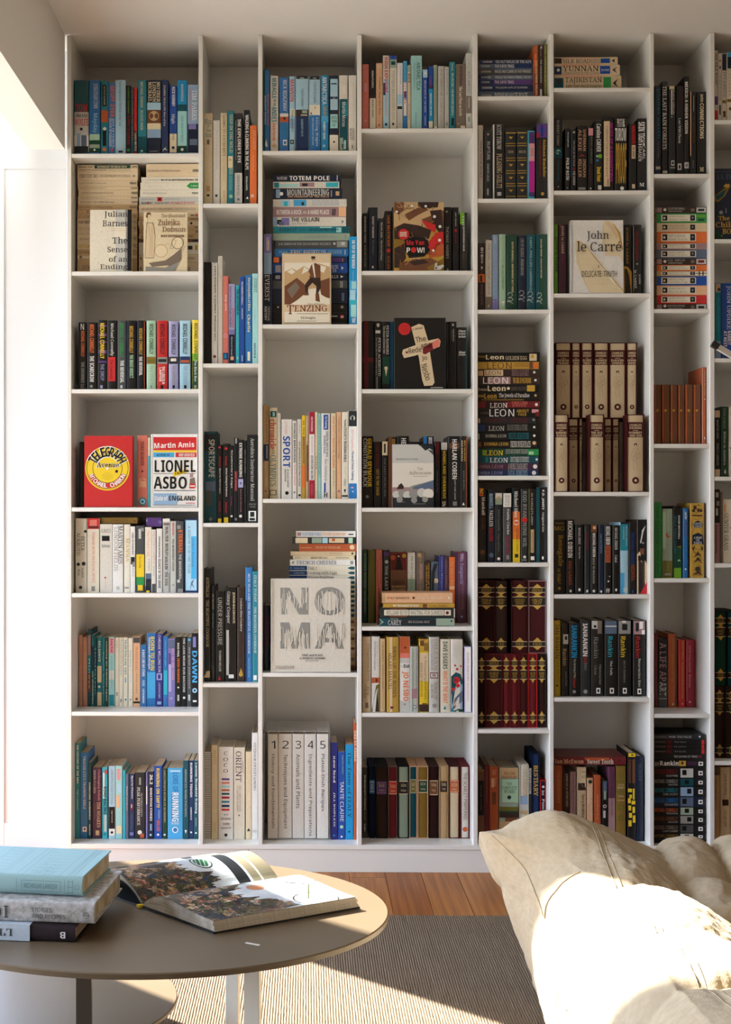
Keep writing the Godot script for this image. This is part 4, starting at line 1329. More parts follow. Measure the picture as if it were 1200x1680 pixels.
	bk("P", "dteal", -722.4, 525.9, 7.3, 233.4, "t n aqua 204.6 39.9 2.2 5.1 TRAINING")
	bk("P", "teal", -713.3, 525.9, 16.2, 235.5, "t b white 221.1 151.1 4.9 11.3 RELIANCE|r cream 136.7 81.1 0 16.2|r cream 48.1 2.8 0 16.2|e white 7.3 66.7 4.1")
	bk("P", "teal", -695.8, 525.9, 9.0, 233.5, "t n aqua 184.1 39.9 2.7 6.3 Swim Smart")
	bk("P", "dgreen", -685.7, 525.9, 10.4, 233.5, "t b white 221.1 19.4 3.1 7.3 Cooking for Athletes Again")
	bk("P", "aqua", -673.7, 525.9, 20.5, 235.6, "r pink 231.5 180 1 19.5|t b dred 229.4 184.1 6.2 14.4 Being Tired|r teal 40 2.9 2.1 18.5|r offwhite 122.3 91.4 2.1 18.5|t s slate 171.7 60.6 8.2 12.3 A runner's companion")
	bk("P", "ivory", -652.1, 525.9, 12.7, 233.5, "t n slate 221.2 196.5 4.4 8.3 Fast|r grey 48.2 35.9 3.8 8.9")
	bk("P", "ivory", -638.2, 525.9, 13.3, 233.6, "t n teal 225.3 105.9 4.7 8.7 Food & Fitness for Women|r grey 25.6 15.3 4 9.3")
	bk("P", "ivory", -623.8, 525.9, 14.8, 233.6, "t b teal 227.4 110.1 4.4 10.6 TRIATHLON 101|r bright 97.7 81.2 5.9 8.9|e teal 7.7 23.6 3.3")
	bk("P", "ivory", -607.3, 525.9, 15.0, 231.5, "t n teal 188.3 134.8 5.2 9.7 Bike Race|t n pblue 112.1 81.3 6 9.7 repair|e grey 7.5 23.6 3")
	bk("P", "peach", -590.6, 525.9, 23.4, 235.7, "r dgrey 233.6 215.1 0 23.4|t s rust 202.7 122.5 8.2 15.2 THE PERFECT DISTANCE|t s brown 118.3 44.2 9.4 14.5 Training for Long Runs|e brown 11.7 25.7 4.7|r black 17.5 11.3 0 23.4")
	bk("P", "blue", -565.9, 525.9, 20.1, 208.9, "t b white 192.5 101.9 6 14.1 A RACE LIKE NO OTHER|r steel 89.6 69 6 14.1|t b white 60.7 11.4 7 13.1 LIZ ROBBINS")
	bk("P", "blue", -544.6, 525.9, 29.8, 248.1, "t b yellow 235.7 122.5 12.5 25.6 BORN TO RUN|t b white 233.7 126.7 4.2 11.3 Christopher McDougall|r sky 116.4 27.9 0 29.8")
	bk("P", "indigo", -513.7, 525.9, 22.8, 246.1, "t n white 241.9 116.4 8 15.9 CHRISSIE WELLINGTON|r lav 112.3 89.7 2.3 20.5|r indigo 108.2 93.8 6.8 15.9|t n white 81.4 27.9 9.1 14.8 A LIFE WITHOUT LIMITS|r steel 17.6 7.3 4.6 18.2")
	bk("P", "blue", -489.0, 525.9, 15.2, 237.8, "t n pblue 221.4 139.1 5.3 9.9 heart fulton ryan|r turq 122.6 40.3 1.5 13.6|e red 7.6 21.8 2.3")
	bk("P", "violet", -472.7, 525.9, 24.0, 229.6, "r slate 225.5 196.7 2.4 21.6|t b pink 196.7 89.7 13.2 20.4 CUT TO THE CHASE|r lav 143.2 50.6 2.4 10.8|r purple 180.3 143.2 2.4 9.6|e lav 10.8 28 3.6")
	bk("P", "black", -447.4, 525.9, 19.5, 235.8, "t b white 215.3 167.9 6.8 12.7 BASS PAUL|t b orange 163.8 81.5 6.8 13.6 CROSS-TRAINING|e white 9.7 65.1 2.9|r lgrey 40.4 19.8 6.8 12.7")
	bk("P", "black", -426.8, 525.9, 17.0, 235.9, "t b lgrey 231.7 48.6 5.1 11.9 THE LEAN MEAN RUN MACHINE|e white 8.5 30.1 4.3")
	bk("P", "dgrey", -408.6, 525.9, 15.1, 235.9, "e sky 7.6 225.6 4.5|t n white 200.9 61 5.3 9.8 the great endurance|r lgrey 40.4 19.9 4.5 10.6")
	bk("P", "black", -392.4, 525.9, 20.1, 248.2, "r violet 235.9 200.9 4 14.1|t b sky 188.6 81.6 2 18.1 DAWN|e pblue 10 54.9 8|e navy 10 54.9 4|r white 22 15.8 4 16.1")
	shelf_row(9, "along", -0.06)
	bk("P", "teal", -777.8, 91.9, 15.8, 319.1, "t b white 314.2 184 5.5 11.4 THE HISTORY OF THE NBA|t n white 163.7 96.5 5.5 10.2 Peter C. Bjarkman")
	bk("P", "blue", -760.5, 91.9, 25.0, 287.8, "t s white 275.6 98.6 10 17.5 TRIATHLETE'S TRAINING BIBLE|r white 39.6 23.3 7.5 21.2|P navy 10 35.5 18.7 35.5 14.5 25.4")
	bk("P", "dteal", -734.4, 91.9, 11.1, 255.3, "t b white 188.2 64.1 3.3 7.8 HARDCORE SWIMMING|t b white 49.8 13.2 3.9 7.2 TWISTS")
	bk("P", "plum", -720.1, 91.9, 30.7, 237.9, "t s pink 231 127.2 16.9 26.1 Challenging Beliefs|t s lgrey 228.9 151.6 4.6 10.7 MEMOIRS OF A CAREER|t S tan 123.2 37.7 15.3 26.1 TIM NOAKES|t s taupe 119.1 64.2 6.1 10.7 with Michael Vlismas|r tan 27.5 11.3 10.7 23")
	bk("P", "turq", -687.1, 91.9, 17.6, 239.2, "r red 231 216.8 8.8 15.9|r white 220.9 135.4 2.6 7.9|t b black 174.1 82.5 4.4 15 ROAD RACING|r lgrey 80.5 23.6 7.1 14.1|e teal 8.8 15.4 4.4")
	bk("P", "pblue", -665.1, 91.9, 21.3, 243.3, "t s slate 233.1 115.2 7.5 13.8 ATHLETE'S GUIDE TO YOGA|r black 107 33.8 0 21.3|t n white 94.8 54.1 8.5 12.8 sage rountree|r white 33.8 11.4 1.1 20.2|e black 10.6 21.6 4.3")
	bk("P", "aqua", -642.7, 91.9, 22.5, 243.4, "r pink 233.2 196.6 4.5 15.8|r peach 145.7 105.1 3.4 13.5|r pblue 186.4 155.9 6.8 20.3|r cream 44 17.6 2.3 20.3")
	bk("P", "turq", -617.8, 91.9, 8.7, 229.2, "")
	bk("P", "slate", -608.1, 91.9, 9.1, 217.0, "t n white 176.3 95 2.7 6.3 fitball workout")
	bk("P", "navy", -598.3, 91.9, 18.8, 217.0, "t b white 210.9 133.6 7.5 14.1 Sports Pilates|r dred 119.4 95 5.7 13.2|r lgrey 115.3 103.1 7.5 11.3|t n violet 80.8 29.9 6.6 12.3 Paul Massey|r violet 21.8 11.6 3.8 15.1")
	bk("P", "char", -577.1, 91.9, 33.1, 222.0, "r grey 204.9 180.5 13.2 19.9|t s white 172.4 46.3 7.3 16.5 PEAK PERFORMANCE|t s lgrey 154.1 74.8 19.2 24.5 THE RUNNER'S GUIDE TO|e offwhite 15.7 21.9 7.4|r rust 17.8 3.6 16.5 29.8")
	bk("P", "violet", -540.9, 91.9, 5.6, 223.3, "r white 176.5 115.5 1.1 4.5")
	bk("P", "dnavy", -534.3, 91.9, 18.8, 225.3, "t b white 215.2 182.6 6.6 16 26.2|t b white 170.4 60.6 7.5 14.1 MARATHON STORIES|r steel 50.5 28.1 7.5 13.2|e pblue 9.4 13.9 3.8")
	bk("P", "royal", -514.0, 91.9, 27.0, 243.7, "t b yellow 235.5 103.4 8.1 18.9 RUNNING ON EMPTY|t n pblue 97.3 66.8 13.5 21.6 An Ultramarathoner|t b orange 62.7 26.2 9.4 20.2 MARSHALL ULRICH|e white 13.5 14 4")
	bk("P", "dgreen", -484.7, 91.9, 13.9, 235.6, "t s sand 229.5 54.7 4.2 9.1 GALLOWAY'S BOOK OF RUNNING|e white 6.3 14 3.5")
	bk("P", "sky", -468.4, 91.9, 50.6, 236.5, "r pblue 229.6 223.5 7.6 43|t b blue 221.5 156.4 17.7 35.4 LORE OF|t b white 154.4 58.9 15.2 36.4 RUNNING|h s white 56.8 48.7 12.6 37.9 NOAKES|e white 25.3 30.4 10.1|e blue 25.3 30.4 7.1|r dnavy 150.3 65 13.7 15.2")
	bk("P", "dteal", -416.3, 91.9, 17.6, 262.2, "t n lgrey 233.7 75.2 6.2 11.4 ADVANCED MARATHONING|P white 5.3 30.5 12.3 30.5 8.8 18.3")
	bk("P", "navy", -397.1, 91.9, 14.8, 262.2, "t b white 254.1 140.3 4.4 11.1 RUNNING TOUGH|t b white 105.8 63.1 5.2 9.6 SANDROCK|e white 7.4 22.4 3")
	bk("P", "dteal", -380.9, 91.9, 14.3, 262.3, "t b white 254.2 85.5 3.6 11.5 Lactate Threshold Training|t n white 71.3 42.8 5 9.3 Janssen|e white 7.2 20.5 2.9")
	face_book("cream novel cover with torn black right edge propped before the paperback pile", "ivory", -719.7, 1974.3, -12.0, 138.1, 206.0, 16, "r lgrey 206 2.6 85.6 118.8|r grey 206 2.6 116 124.3|r ivory 149.3 109.2 82.9 118.8|r black 206 2.6 124.3 138.1|h s char 201.6 176.5 47 124.3 Julian|h s char 170.3 150 41.4 124.3 Barnes|h s char 115.2 93.1 74.6 124.3 The|h s char 83 63.9 58 124.3 Sense|h s char 51.7 32.8 63.5 124.3 of an|h s char 25.7 3.6 34.5 124.3 Ending|r sand 144.3 142.7 69.1 121.6|r sand 137.3 135.7 69.1 121.6|e grey 19 189.5 1|e grey 10.7 103.1 1|e grey 18 42.8 1.4|e grey 38.7 133.3 1.4|P grey 52.5 109.2 60.8 101.1 55.3 107.1|P grey 27.6 32.8 30.4 26.8 26.2 30.8")
	face_book("cream illustrated cover with brown title and sketched lady before the paper pile", "cream", -542.3, 1974.3, -12.0, 144.6, 197.0, 16, "r tan 90.6 89.6 31.8 86.8|e tan 57.8 68.5 21.7|e cream 57.8 68.5 19.5|P taupe 10.1 162.9 31.8 162.9 39 120.7 34.7 44.4 4.3 44.4 7.2 112.7|P sand 11.6 160.9 30.4 160.9 37.9 120.7 33.6 46.4 5.8 46.4 8.7 112.7|e taupe 16.6 189 8|P brown 7.2 181 10.1 193 17.4 197 24.6 193 17.4 189 13 176.9|e sand 18.4 184 5.4|L taupe .8 14.5 176.9 13 160.9 7.2 132.8 10.1 108.6|L taupe .8 28.9 160.9 36.2 140.8 34.7 120.7|L taupe .6 17.4 152.8 23.1 108.6 20.2 52.4|L taupe .6 27.5 148.8 28.9 92.6 27.5 48.4|P taupe 17.4 28.3 72.3 36.3 101.2 56.4 124.4 76.5 124.4 40.4 101.2 12.2 79.5 20.3 28.9 16.2|P grey 7.2 16.2 72.3 12.2 115.7 32.3 104.1 2.2 7.2 2.2|L brown .7 17.4 28.3 72.3 36.3 101.2 56.4 124.4 76.5|L brown .7 7.2 16.2 72.3 12.2 115.7 32.3|L brown .7 124.4 76.5 127.3 44.4 104.1 2.2|e taupe 112.8 94.6 20.2|e cream 112.8 94.6 18.1|L brown .8 86.8 76.5 95.5 100.6 101.2 108.6 107 96.6 98.3 76.5 86.8 76.5|L taupe .8 104.1 112.7 118.6 116.7 130.2 104.6 130.2 84.5 121.5 72.5|L brown .6 104.1 100.6 112.8 104.6|L taupe .7 127.3 68.5 141.7 88.6|h s brown 191 179 57.8 137.4 The illustrated|h s brown 173.5 152.8 47.7 120 Zuleika|h s brown 149.8 130.7 62.2 138.8 Dobson|h b brown 121.7 113.7 57.8 133.1 MAX BEERBOHM")
	face_book("glossy red jacket with round yellow record label on its front", "red", -738.6, 1198.1, -12.0, 160.1, 235.3, 30, "e yellow 76.8 128.1 73.6|e mustard 76.8 128.1 69.6|e yellow 76.8 128.1 67.2|P red 14.4 105.4 19.4 95 25.9 85.5 34.1 77.3 43.5 70.7 54.1 65.8 65.3 62.8 76.8 61.8 88.4 62.8 99.6 65.8 110.1 70.7 119.6 77.3 127.8 85.5 134.3 95 139.3 105.4 122.3 111.7 118.6 104 113.8 97.2 107.9 91.2 101 86.3 93.3 82.7 85.2 80.7 76.8 79.9 68.5 80.7 60.4 82.7 52.7 86.3 45.8 91.2 39.9 97.2 35.1 104 31.4 111.7|e mustard 76.8 128.1 49.6|e yellow 76.8 128.1 47.2|q b white 28.8 153.7 19.4 38 62 T|q b white 37.5 165.5 19.4 38 46 E|q b white 48.8 174.6 19.4 38 31 L|q b white 62.3 180.4 19.4 38 16 E|q b white 76.8 182.4 19.4 38 0 G|q b white 91.4 180.4 19.4 38 -16 R|q b white 104.9 174.6 19.4 38 -31 A|q b white 116.2 165.5 19.4 38 -46 P|q b white 124.9 153.7 19.4 38 -62 H|q b black 28.8 153.7 15.4 32 62 T|q b black 37.5 165.5 15.4 32 46 E|q b black 48.8 174.6 15.4 32 31 L|q b black 62.3 180.4 15.4 32 16 E|q b black 76.8 182.4 15.4 32 0 G|q b black 91.4 180.4 15.4 32 -16 R|q b black 104.9 174.6 15.4 32 -31 A|q b black 116.2 165.5 15.4 32 -46 P|q b black 124.9 153.7 15.4 32 -62 H|h S white 148.8 129.8 38.4 118.5 Avenue|h S black 146.8 131.2 41.6 115.3 Avenue|e white 76.8 126.7 4|e char 107.3 117.7 4.8|L mustard .6 67.2 111.7 86.5 111.7|L mustard .6 57.6 105.6 96.1 105.6|L mustard .6 60.8 100.6 92.9 100.6|L mustard .6 57.6 95.6 96.1 95.6|L mustard .6 65.6 90.6 88.1 90.6|q b white 25.3 103 10.1 14 -64 M|q b white 30.3 94.6 3.5 14 -54 I|q b white 36.8 87.1 10.1 14 -44 C|q b white 44.3 80.9 10.1 14 -34 H|q b white 53 76.1 10.1 14 -25 A|q b white 62.3 72.7 10.1 14 -15 E|q b white 71.9 71.1 10.1 14 -5 L|q b white 91.4 72.7 10.1 14 15 C|q b white 100.7 76.1 10.1 14 25 H|q b white 109.3 80.9 10.1 14 34 A|q b white 116.9 87.1 10.1 14 44 B|q b white 123.4 94.6 10.1 14 54 O|q b white 128.4 103 10.1 14 64 N")
	face_book("white novel cover with red banner, bold black title and blue arrow", "white", -518.2, 1198.1, -12.0, 153.8, 241.1, 22, "r char 238.1 3.1 4.6 5.4|r red 231.1 187.9 7.7 150.8|q b white 76.9 205 132.3 18 2 Martin Amis|r yellow 187.3 180.9 7.7 150.8|r sky 179.9 164.8 7.7 76.9|h b char 175.8 168.2 18.5 61.5 AUTHOR OF|r red 179.9 164.8 81.5 150.8|h b white 177.2 167.2 92.3 144.6 MONEY LONDON FIELDS|h b black 154.7 115.6 12.3 147.7 LIONEL|r black 111 109.6 9.2 147.7|P yellow 73.8 115.6 116.9 126.6 116.9 112.6 73.8 99.5|q b black 95.4 113 33.8 8.8 11 A NOVEL|h b black 100.5 60.3 9.2 118.5 ASBO|r mauve 111.6 97.5 129.2 138.5|P taupe 129.2 93.5 144.6 97.5 149.2 65.4 126.2 61.4|r red 77.4 61.4 129.2 146.2|r white 71.4 67.4 129.2 146.2|r black 55.3 53.3 9.2 147.7|r black 7.1 5.9 7.7 147.7|P steel 9.2 45.3 83.1 45.3 92.3 27.2 83.1 8.1 9.2 8.1|h b white 37.2 21.2 12.3 55.4 State of|h b black 37.2 21.2 60 147.7 ENGLAND|r red 14.2 12.1 115.4 146.2")

func fill_bay_2() -> void:
	bay = 2
	shelf_row(1, "along", -0.03)
	bk("H", "cream", -344.6, 2196.3, 28.8, 306.5, "h s teal 287.7 269.6 3.5 25.9 Man|h s teal 267.6 259.5 10.1 18.7 on|h s teal 255.5 245.4 8.6 23 the|h s teal 241.3 227.2 5.8 25.9 Rim|r taupe 219.2 203 10.1 18.7|r tan 65.9 47.7 8.6 20.2|r char 37.6 31.6 10.1 18.7")
	bk("H", "white", -314.3, 2196.3, 23.3, 283.6, "t s lgrey 251.3 122.2 9.3 15.2 The Poetic Edge of Life|e char 11.1 33.5 4.1|r lgrey 39.6 37.5 5.8 16.3")
	bk("H", "cream", -289.2, 2196.3, 21.9, 306.3, "t s char 301.6 164.5 7.7 15.8 GOING TO EXTREMES|t s tan 156.4 83.8 8.8 14.2 Nick Middleton|r tan 49.6 25.4 9.9 13.1")
	bk("H", "teal", -266.2, 2196.3, 21.5, 314.6, "t s cream 301.5 176.5 7.5 17.2 SHIP IN THE WILD|r cream 164.4 126.1 2.1 17.2|e tan 8.6 152.3 4.3|t s cream 130.1 103.9 6.4 17.2 NESS|t s aqua 99.9 51.5 6.4 15 OLIVER STEEDS|e lgreen 11.3 31.3 5.9")
	bk("H", "char", -243.6, 2196.3, 26.7, 306.1, "t b white 287.3 142.2 11.2 21.4 THE EXPLORER'S EYE|t n lgrey 281.3 152.2 3.7 7.5 First-hand accounts of adventure|r lgrey 108.9 9.1 0 26.7|t n char 101.8 35.3 9.4 17.4 FOREWORD BY MICHAEL PALIN|e slate 13.4 21.2 4")
	bk("H", "black", -211.5, 2196.3, 18.9, 317.5, "r dteal 317.5 9 16 18.9|t b white 301.3 119.9 4.7 15.1 WALKING & CLIMBING IN THE ALPS|t b white 97.7 51.3 6.6 12.3 Stefano Ardito|P white 5.7 23.1 11.3 31.2 15.1 23.1")
	bk("H", "orange", -192.0, 2196.3, 22.5, 266.0, "t s peach 248.8 186.3 10.1 19.1 KORIE HORNSTEIN|t s peach 168.2 115.8 9 13.9 the nine|t s salmon 107.7 51.3 9 13.9 sweet waters|h b white 37.1 27.1 3.4 13.5 RR")
	shelf_row(2, "along", -0.03)
	bk("P", "black", -344.6, 1671.0, 24.4, 339.1, "")
	bk("P", "white", -318.5, 1671.0, 19.5, 337.1, "t b char 325 76.9 7.8 14 PARIS-ROUBAIX: A JOURNEY THROUGH HELL|e dred 9.7 26.5 4.9")
	bk("P", "offwhite", -297.7, 1671.0, 14.8, 359.2, "t s lgrey 349.1 274.5 5.2 9.6 Maillot Yellow|t s lgrey 268.4 181.7 5.9 9.2 the jersey")
	bk("P", "salmon", -281.8, 1671.0, 18.1, 292.6, "t n pink 282.5 238.2 6.3 12.6 Helen Bailey|t b white 232.1 177.7 6.3 13.5 skip one|e pink 9 95 7.2|e salmon 9 95 3.6|r navy 38.5 16.3 1.8 17.2|r bright 34.5 20.4 5.4 12.6")
	bk("P", "lav", -262.0, 1671.0, 20.5, 266.7, "t b purple 258.3 191.7 2.5 8.6 ENDURANCE|t b red 187.7 121.2 11.5 17.6 TOUGHEST|t b navy 189.7 123.2 2.5 8.6 CHALLENGES|r violet 115.1 99 0 20.5|r dnavy 99 4.2 0 20.5|t n white 90.9 30.4 8.2 12.3 Richard Hoad|r peach 26.4 14.3 6.1 16.4")
	bk("P", "turq", -238.8, 1671.0, 11.8, 262.3, "t b dteal 250.2 163.5 2.4 10 TRIPOWER|r aqua 26.4 16.3 3.5 8.3|t n aqua 147.3 56.6 4.1 7.1 Geoff Drake")
	bk("P", "royal", -225.3, 1671.0, 15.8, 290.4, "t b white 274.3 197.7 5.5 10.3 THE WINNING FORMULA|t b white 185.6 149.3 6.3 9.8 DAVID BEDFORD|r pblue 30.4 10.2 6.3 9.5")
	bk("P", "blue", -207.7, 1671.0, 21.7, 296.4, "t b cream 286.4 177.5 7.6 17.3 Encyclopedia of Bike|t b cream 165.4 106.9 7.6 17.3 Charlie|r ivory 42.4 12.2 7.6 16.3")
	bk("P", "aqua", -183.9, 1671.0, 18.1, 300.4, "t s dteal 284.3 237.9 5.4 15.3 EVEREST|t s steel 183.5 131.1 6.3 11.7 Boukreev|t b navy 70.6 30.3 5.4 11.2 MARATHON|e dteal 8.1 24.2 2.7")
	shelf_row(3, "along", -0.035)
	bk("P", "dteal", -344.2, 1147.0, 43.4, 302.8, "r char 294.7 238.1 0 39|r slate 137.2 104.9 4.3 36.9|r dgrey 106.9 56.4 4.3 26|t b lgrey 276.5 151.3 15.2 34.7 SPORTSCAPE|P grey 21.7 20 28.2 12 21.7 3.9 15.2 12|r black 302.8 0 39.9 43.4")
	bk("P", "black", -299.7, 1147.0, 15.5, 258.3, "e red 7 250.2 3.9|t b red 219.9 187.6 5.4 10.8 Advanced|t b white 181.6 96.8 5.4 10.1 Sports Nutrition|t b red 70.5 36.2 5.4 10.1 Benardot|r yellow 14 0 1.5 12.4")
	bk("P", "black", -281.5, 1147.0, 21.3, 262.3, "e red 10.1 246.2 4.8|t b red 219.9 189.6 7.5 13.9 Fitness|t b white 181.6 86.7 7.5 14.9 Serious Training for Endurance|t b red 68.5 32.2 7.5 13.9 Sleamaker|r yellow 18 0 3.2 17.1")
	bk("P", "black", -259.3, 1147.0, 12.8, 256.3, "t b white 242.1 114.9 3.8 9.6 Triathlete's Edge|t b mag 86.7 56.4 4.5 8.3 Evans|e white 6.4 22.1 3.8")
	bk("P", "black", -245.1, 1147.0, 12.8, 281.3, "r grey 280.5 262.3 3.8 10.3|r dred 171.5 104.8 1.3 12.2|t n pink 169.4 106.9 4.5 8.3 SMART RUNNING|r grey 16 7.9 2.6 10.3")
	bk("P", "black", -231.6, 1147.0, 18.1, 275.2, "t b white 264.3 151.3 4.5 13.6 EXTREME RUNNING|r lav 145.2 116.9 0.9 17.2|e slate 9 131.1 3.6|t n pink 110.9 36.2 7.2 11.2 Dave & Kym McConnell|e white 8.6 22.1 5")
	bk("P", "char", -212.8, 1147.0, 8.8, 272.8, "t n lgrey 242.1 165.4 2.6 6.2 Serious Training for Athletes|t n grey 123 66.5 3.1 5.7 Second edition")
	bk("P", "black", -201.9, 1147.0, 35.2, 291.5, "t s lgrey 280.4 72.5 12.3 24.7 Aerobics Instructor Manual|h n grey 66.5 58.4 7 30 American Council|h n grey 56.4 50.3 8.8 28.2 on Exercise|r white 39.2 5.9 5.3 30|r char 36.2 20 10.6 24.7|r char 16 7.9 8.8 26.4")
	shelf_row(4, "along", -0.035)
	bk("H", "black", -344.6, 620.6, 22.4, 374.8, "t s cream 346.5 279.9 6.7 16.8 AUSTRALIA|t s cream 269.8 114.3 6.7 15.6 THE BEAUTIFUL COOKBOOK|r navy 158.7 37.5 0 3.4|r cream 35.5 13.3 1.1 19|P black 1.1 35.5 11.2 35.5 1.1 17.3")
	bk("H", "char", -320.3, 620.6, 11.6, 318.2, "t n white 292 239.5 4.1 7.6 TETSUYA|t n steel 225.4 178.9 3.5 8.1 Blue Haze|t n grey 53.7 13.3 4.1 7.6 ANSELL")
	bk("H", "black", -307.0, 620.6, 31.2, 300.1, "t n lgrey 277.9 122.4 8.7 22.5 UNDER PRESSURE|t b lgrey 104.2 33.6 12.5 19.4 THOMAS KELLER|P red 9.4 5.3 18.7 5.3 14.1 21.4")
	bk("H", "black", -274.4, 620.6, 37.9, 313.0, "t s white 298.1 193.1 3.8 17 Ginny Cooper|t S cream 296.1 193.1 23.5 32.2 JEWISH-BALEBOOSTE|r lgrey 170.9 21.5 3.8 12.1|r dgrey 148.7 57.8 12.9 15.9|r white 23.5 11.4 11.4 28.4")
	bk("H", "choc", -234.4, 620.6, 24.7, 313.1, "t s white 275.9 166.9 8.7 16.8 Cordon Bleu Cookery|e gold 11.8 23.6 6.8|P gold 4.9 21.6 12.4 45.8 19.8 21.6")
	bk("H", "blue", -207.2, 620.6, 21.9, 378.9, "r navy 269.9 0 0 5.5|t s white 358.7 92.2 8.8 15.3 NEW ZEALAND THE BEAUTIFUL COOKBOOK|t s pblue 80.1 15.5 9.9 14.2 WELDON OWEN")
	bk("H", "teal", -183.9, 620.6, 17.9, 365.8, "t s white 352.6 263.8 6.3 13.4 ITALY TODAY|t s white 247.7 94.3 6.3 12.5 THE BEAUTIFUL COOKBOOK|r white 21.6 5.5 3.6 14.3")
	shelf_row(9, "along", -0.06)
	bk("W", "offwhite", -344.6, 91.9, 20.4, 290.8, "")
	bk("H", "cream", -322.3, 91.9, 22.5, 313.8, "t s tan 299 250.2 7.9 15.7 NIELLE|t s tan 55.2 20.7 7.9 14.6 THAMES")
	bk("P", "white", -298.5, 91.9, 49.5, 308.2, "h s black 293 280.8 18.8 29.7 C|h s black 272.7 260.5 17.3 31.7 O|h s black 254.4 242.2 18.8 29.7 C|h s black 234.1 221.9 17.3 31.7 O|r purple 203.6 197.5 10.9 37.1|r salmon 191.4 185.3 10.9 37.1|r aqua 179.2 173.1 10.9 37.1|r rust 167 160.9 10.9 37.1|r dteal 154.9 148.8 10.9 37.1|r crimson 142.7 135.6 10.9 37.1|r teal 128.4 122.3 10.9 37.1|r navy 115.2 108.1 10.9 37.1|r red 102 95.9 10.9 37.1|h s black 85.8 79.7 17.8 32.7 10|h s black 73.6 63.4 7.4 42.1 World Leading Masters|h s black 55.3 47.2 14.9 37.1 100|h s black 43.1 33 7.4 42.1 Contemporary Chefs|e char 25.2 14.7 5.4")
	bk("H", "ivory", -247.7, 91.9, 37.3, 306.1, "t s plum 293.1 191.5 7.5 25.4 ORIENT|t s plum 262.6 222 26.9 32.8 A TASTE OF|t s taupe 179.4 92 18.7 23.9 THE COMPLETE GUIDE|t s taupe 179.4 92 10.4 15.7 TO EASTERN COOKING|e plum 18.1 79.8 2.4")
	bk("H", "cream", -207.4, 91.9, 19.2, 292.0, "t s sand 266.8 157.1 7.7 12.5 FRESH COOKING|P char 3.8 27.1 9.6 37.3 15.4 27.1")
	bk("H", "white", -187.1, 91.9, 20.0, 354.6, "t s black 321.7 163.2 6 14 OUTDOOR ENTERTAINING|h s grey 31.2 23.1 2 18 MURDOCH")

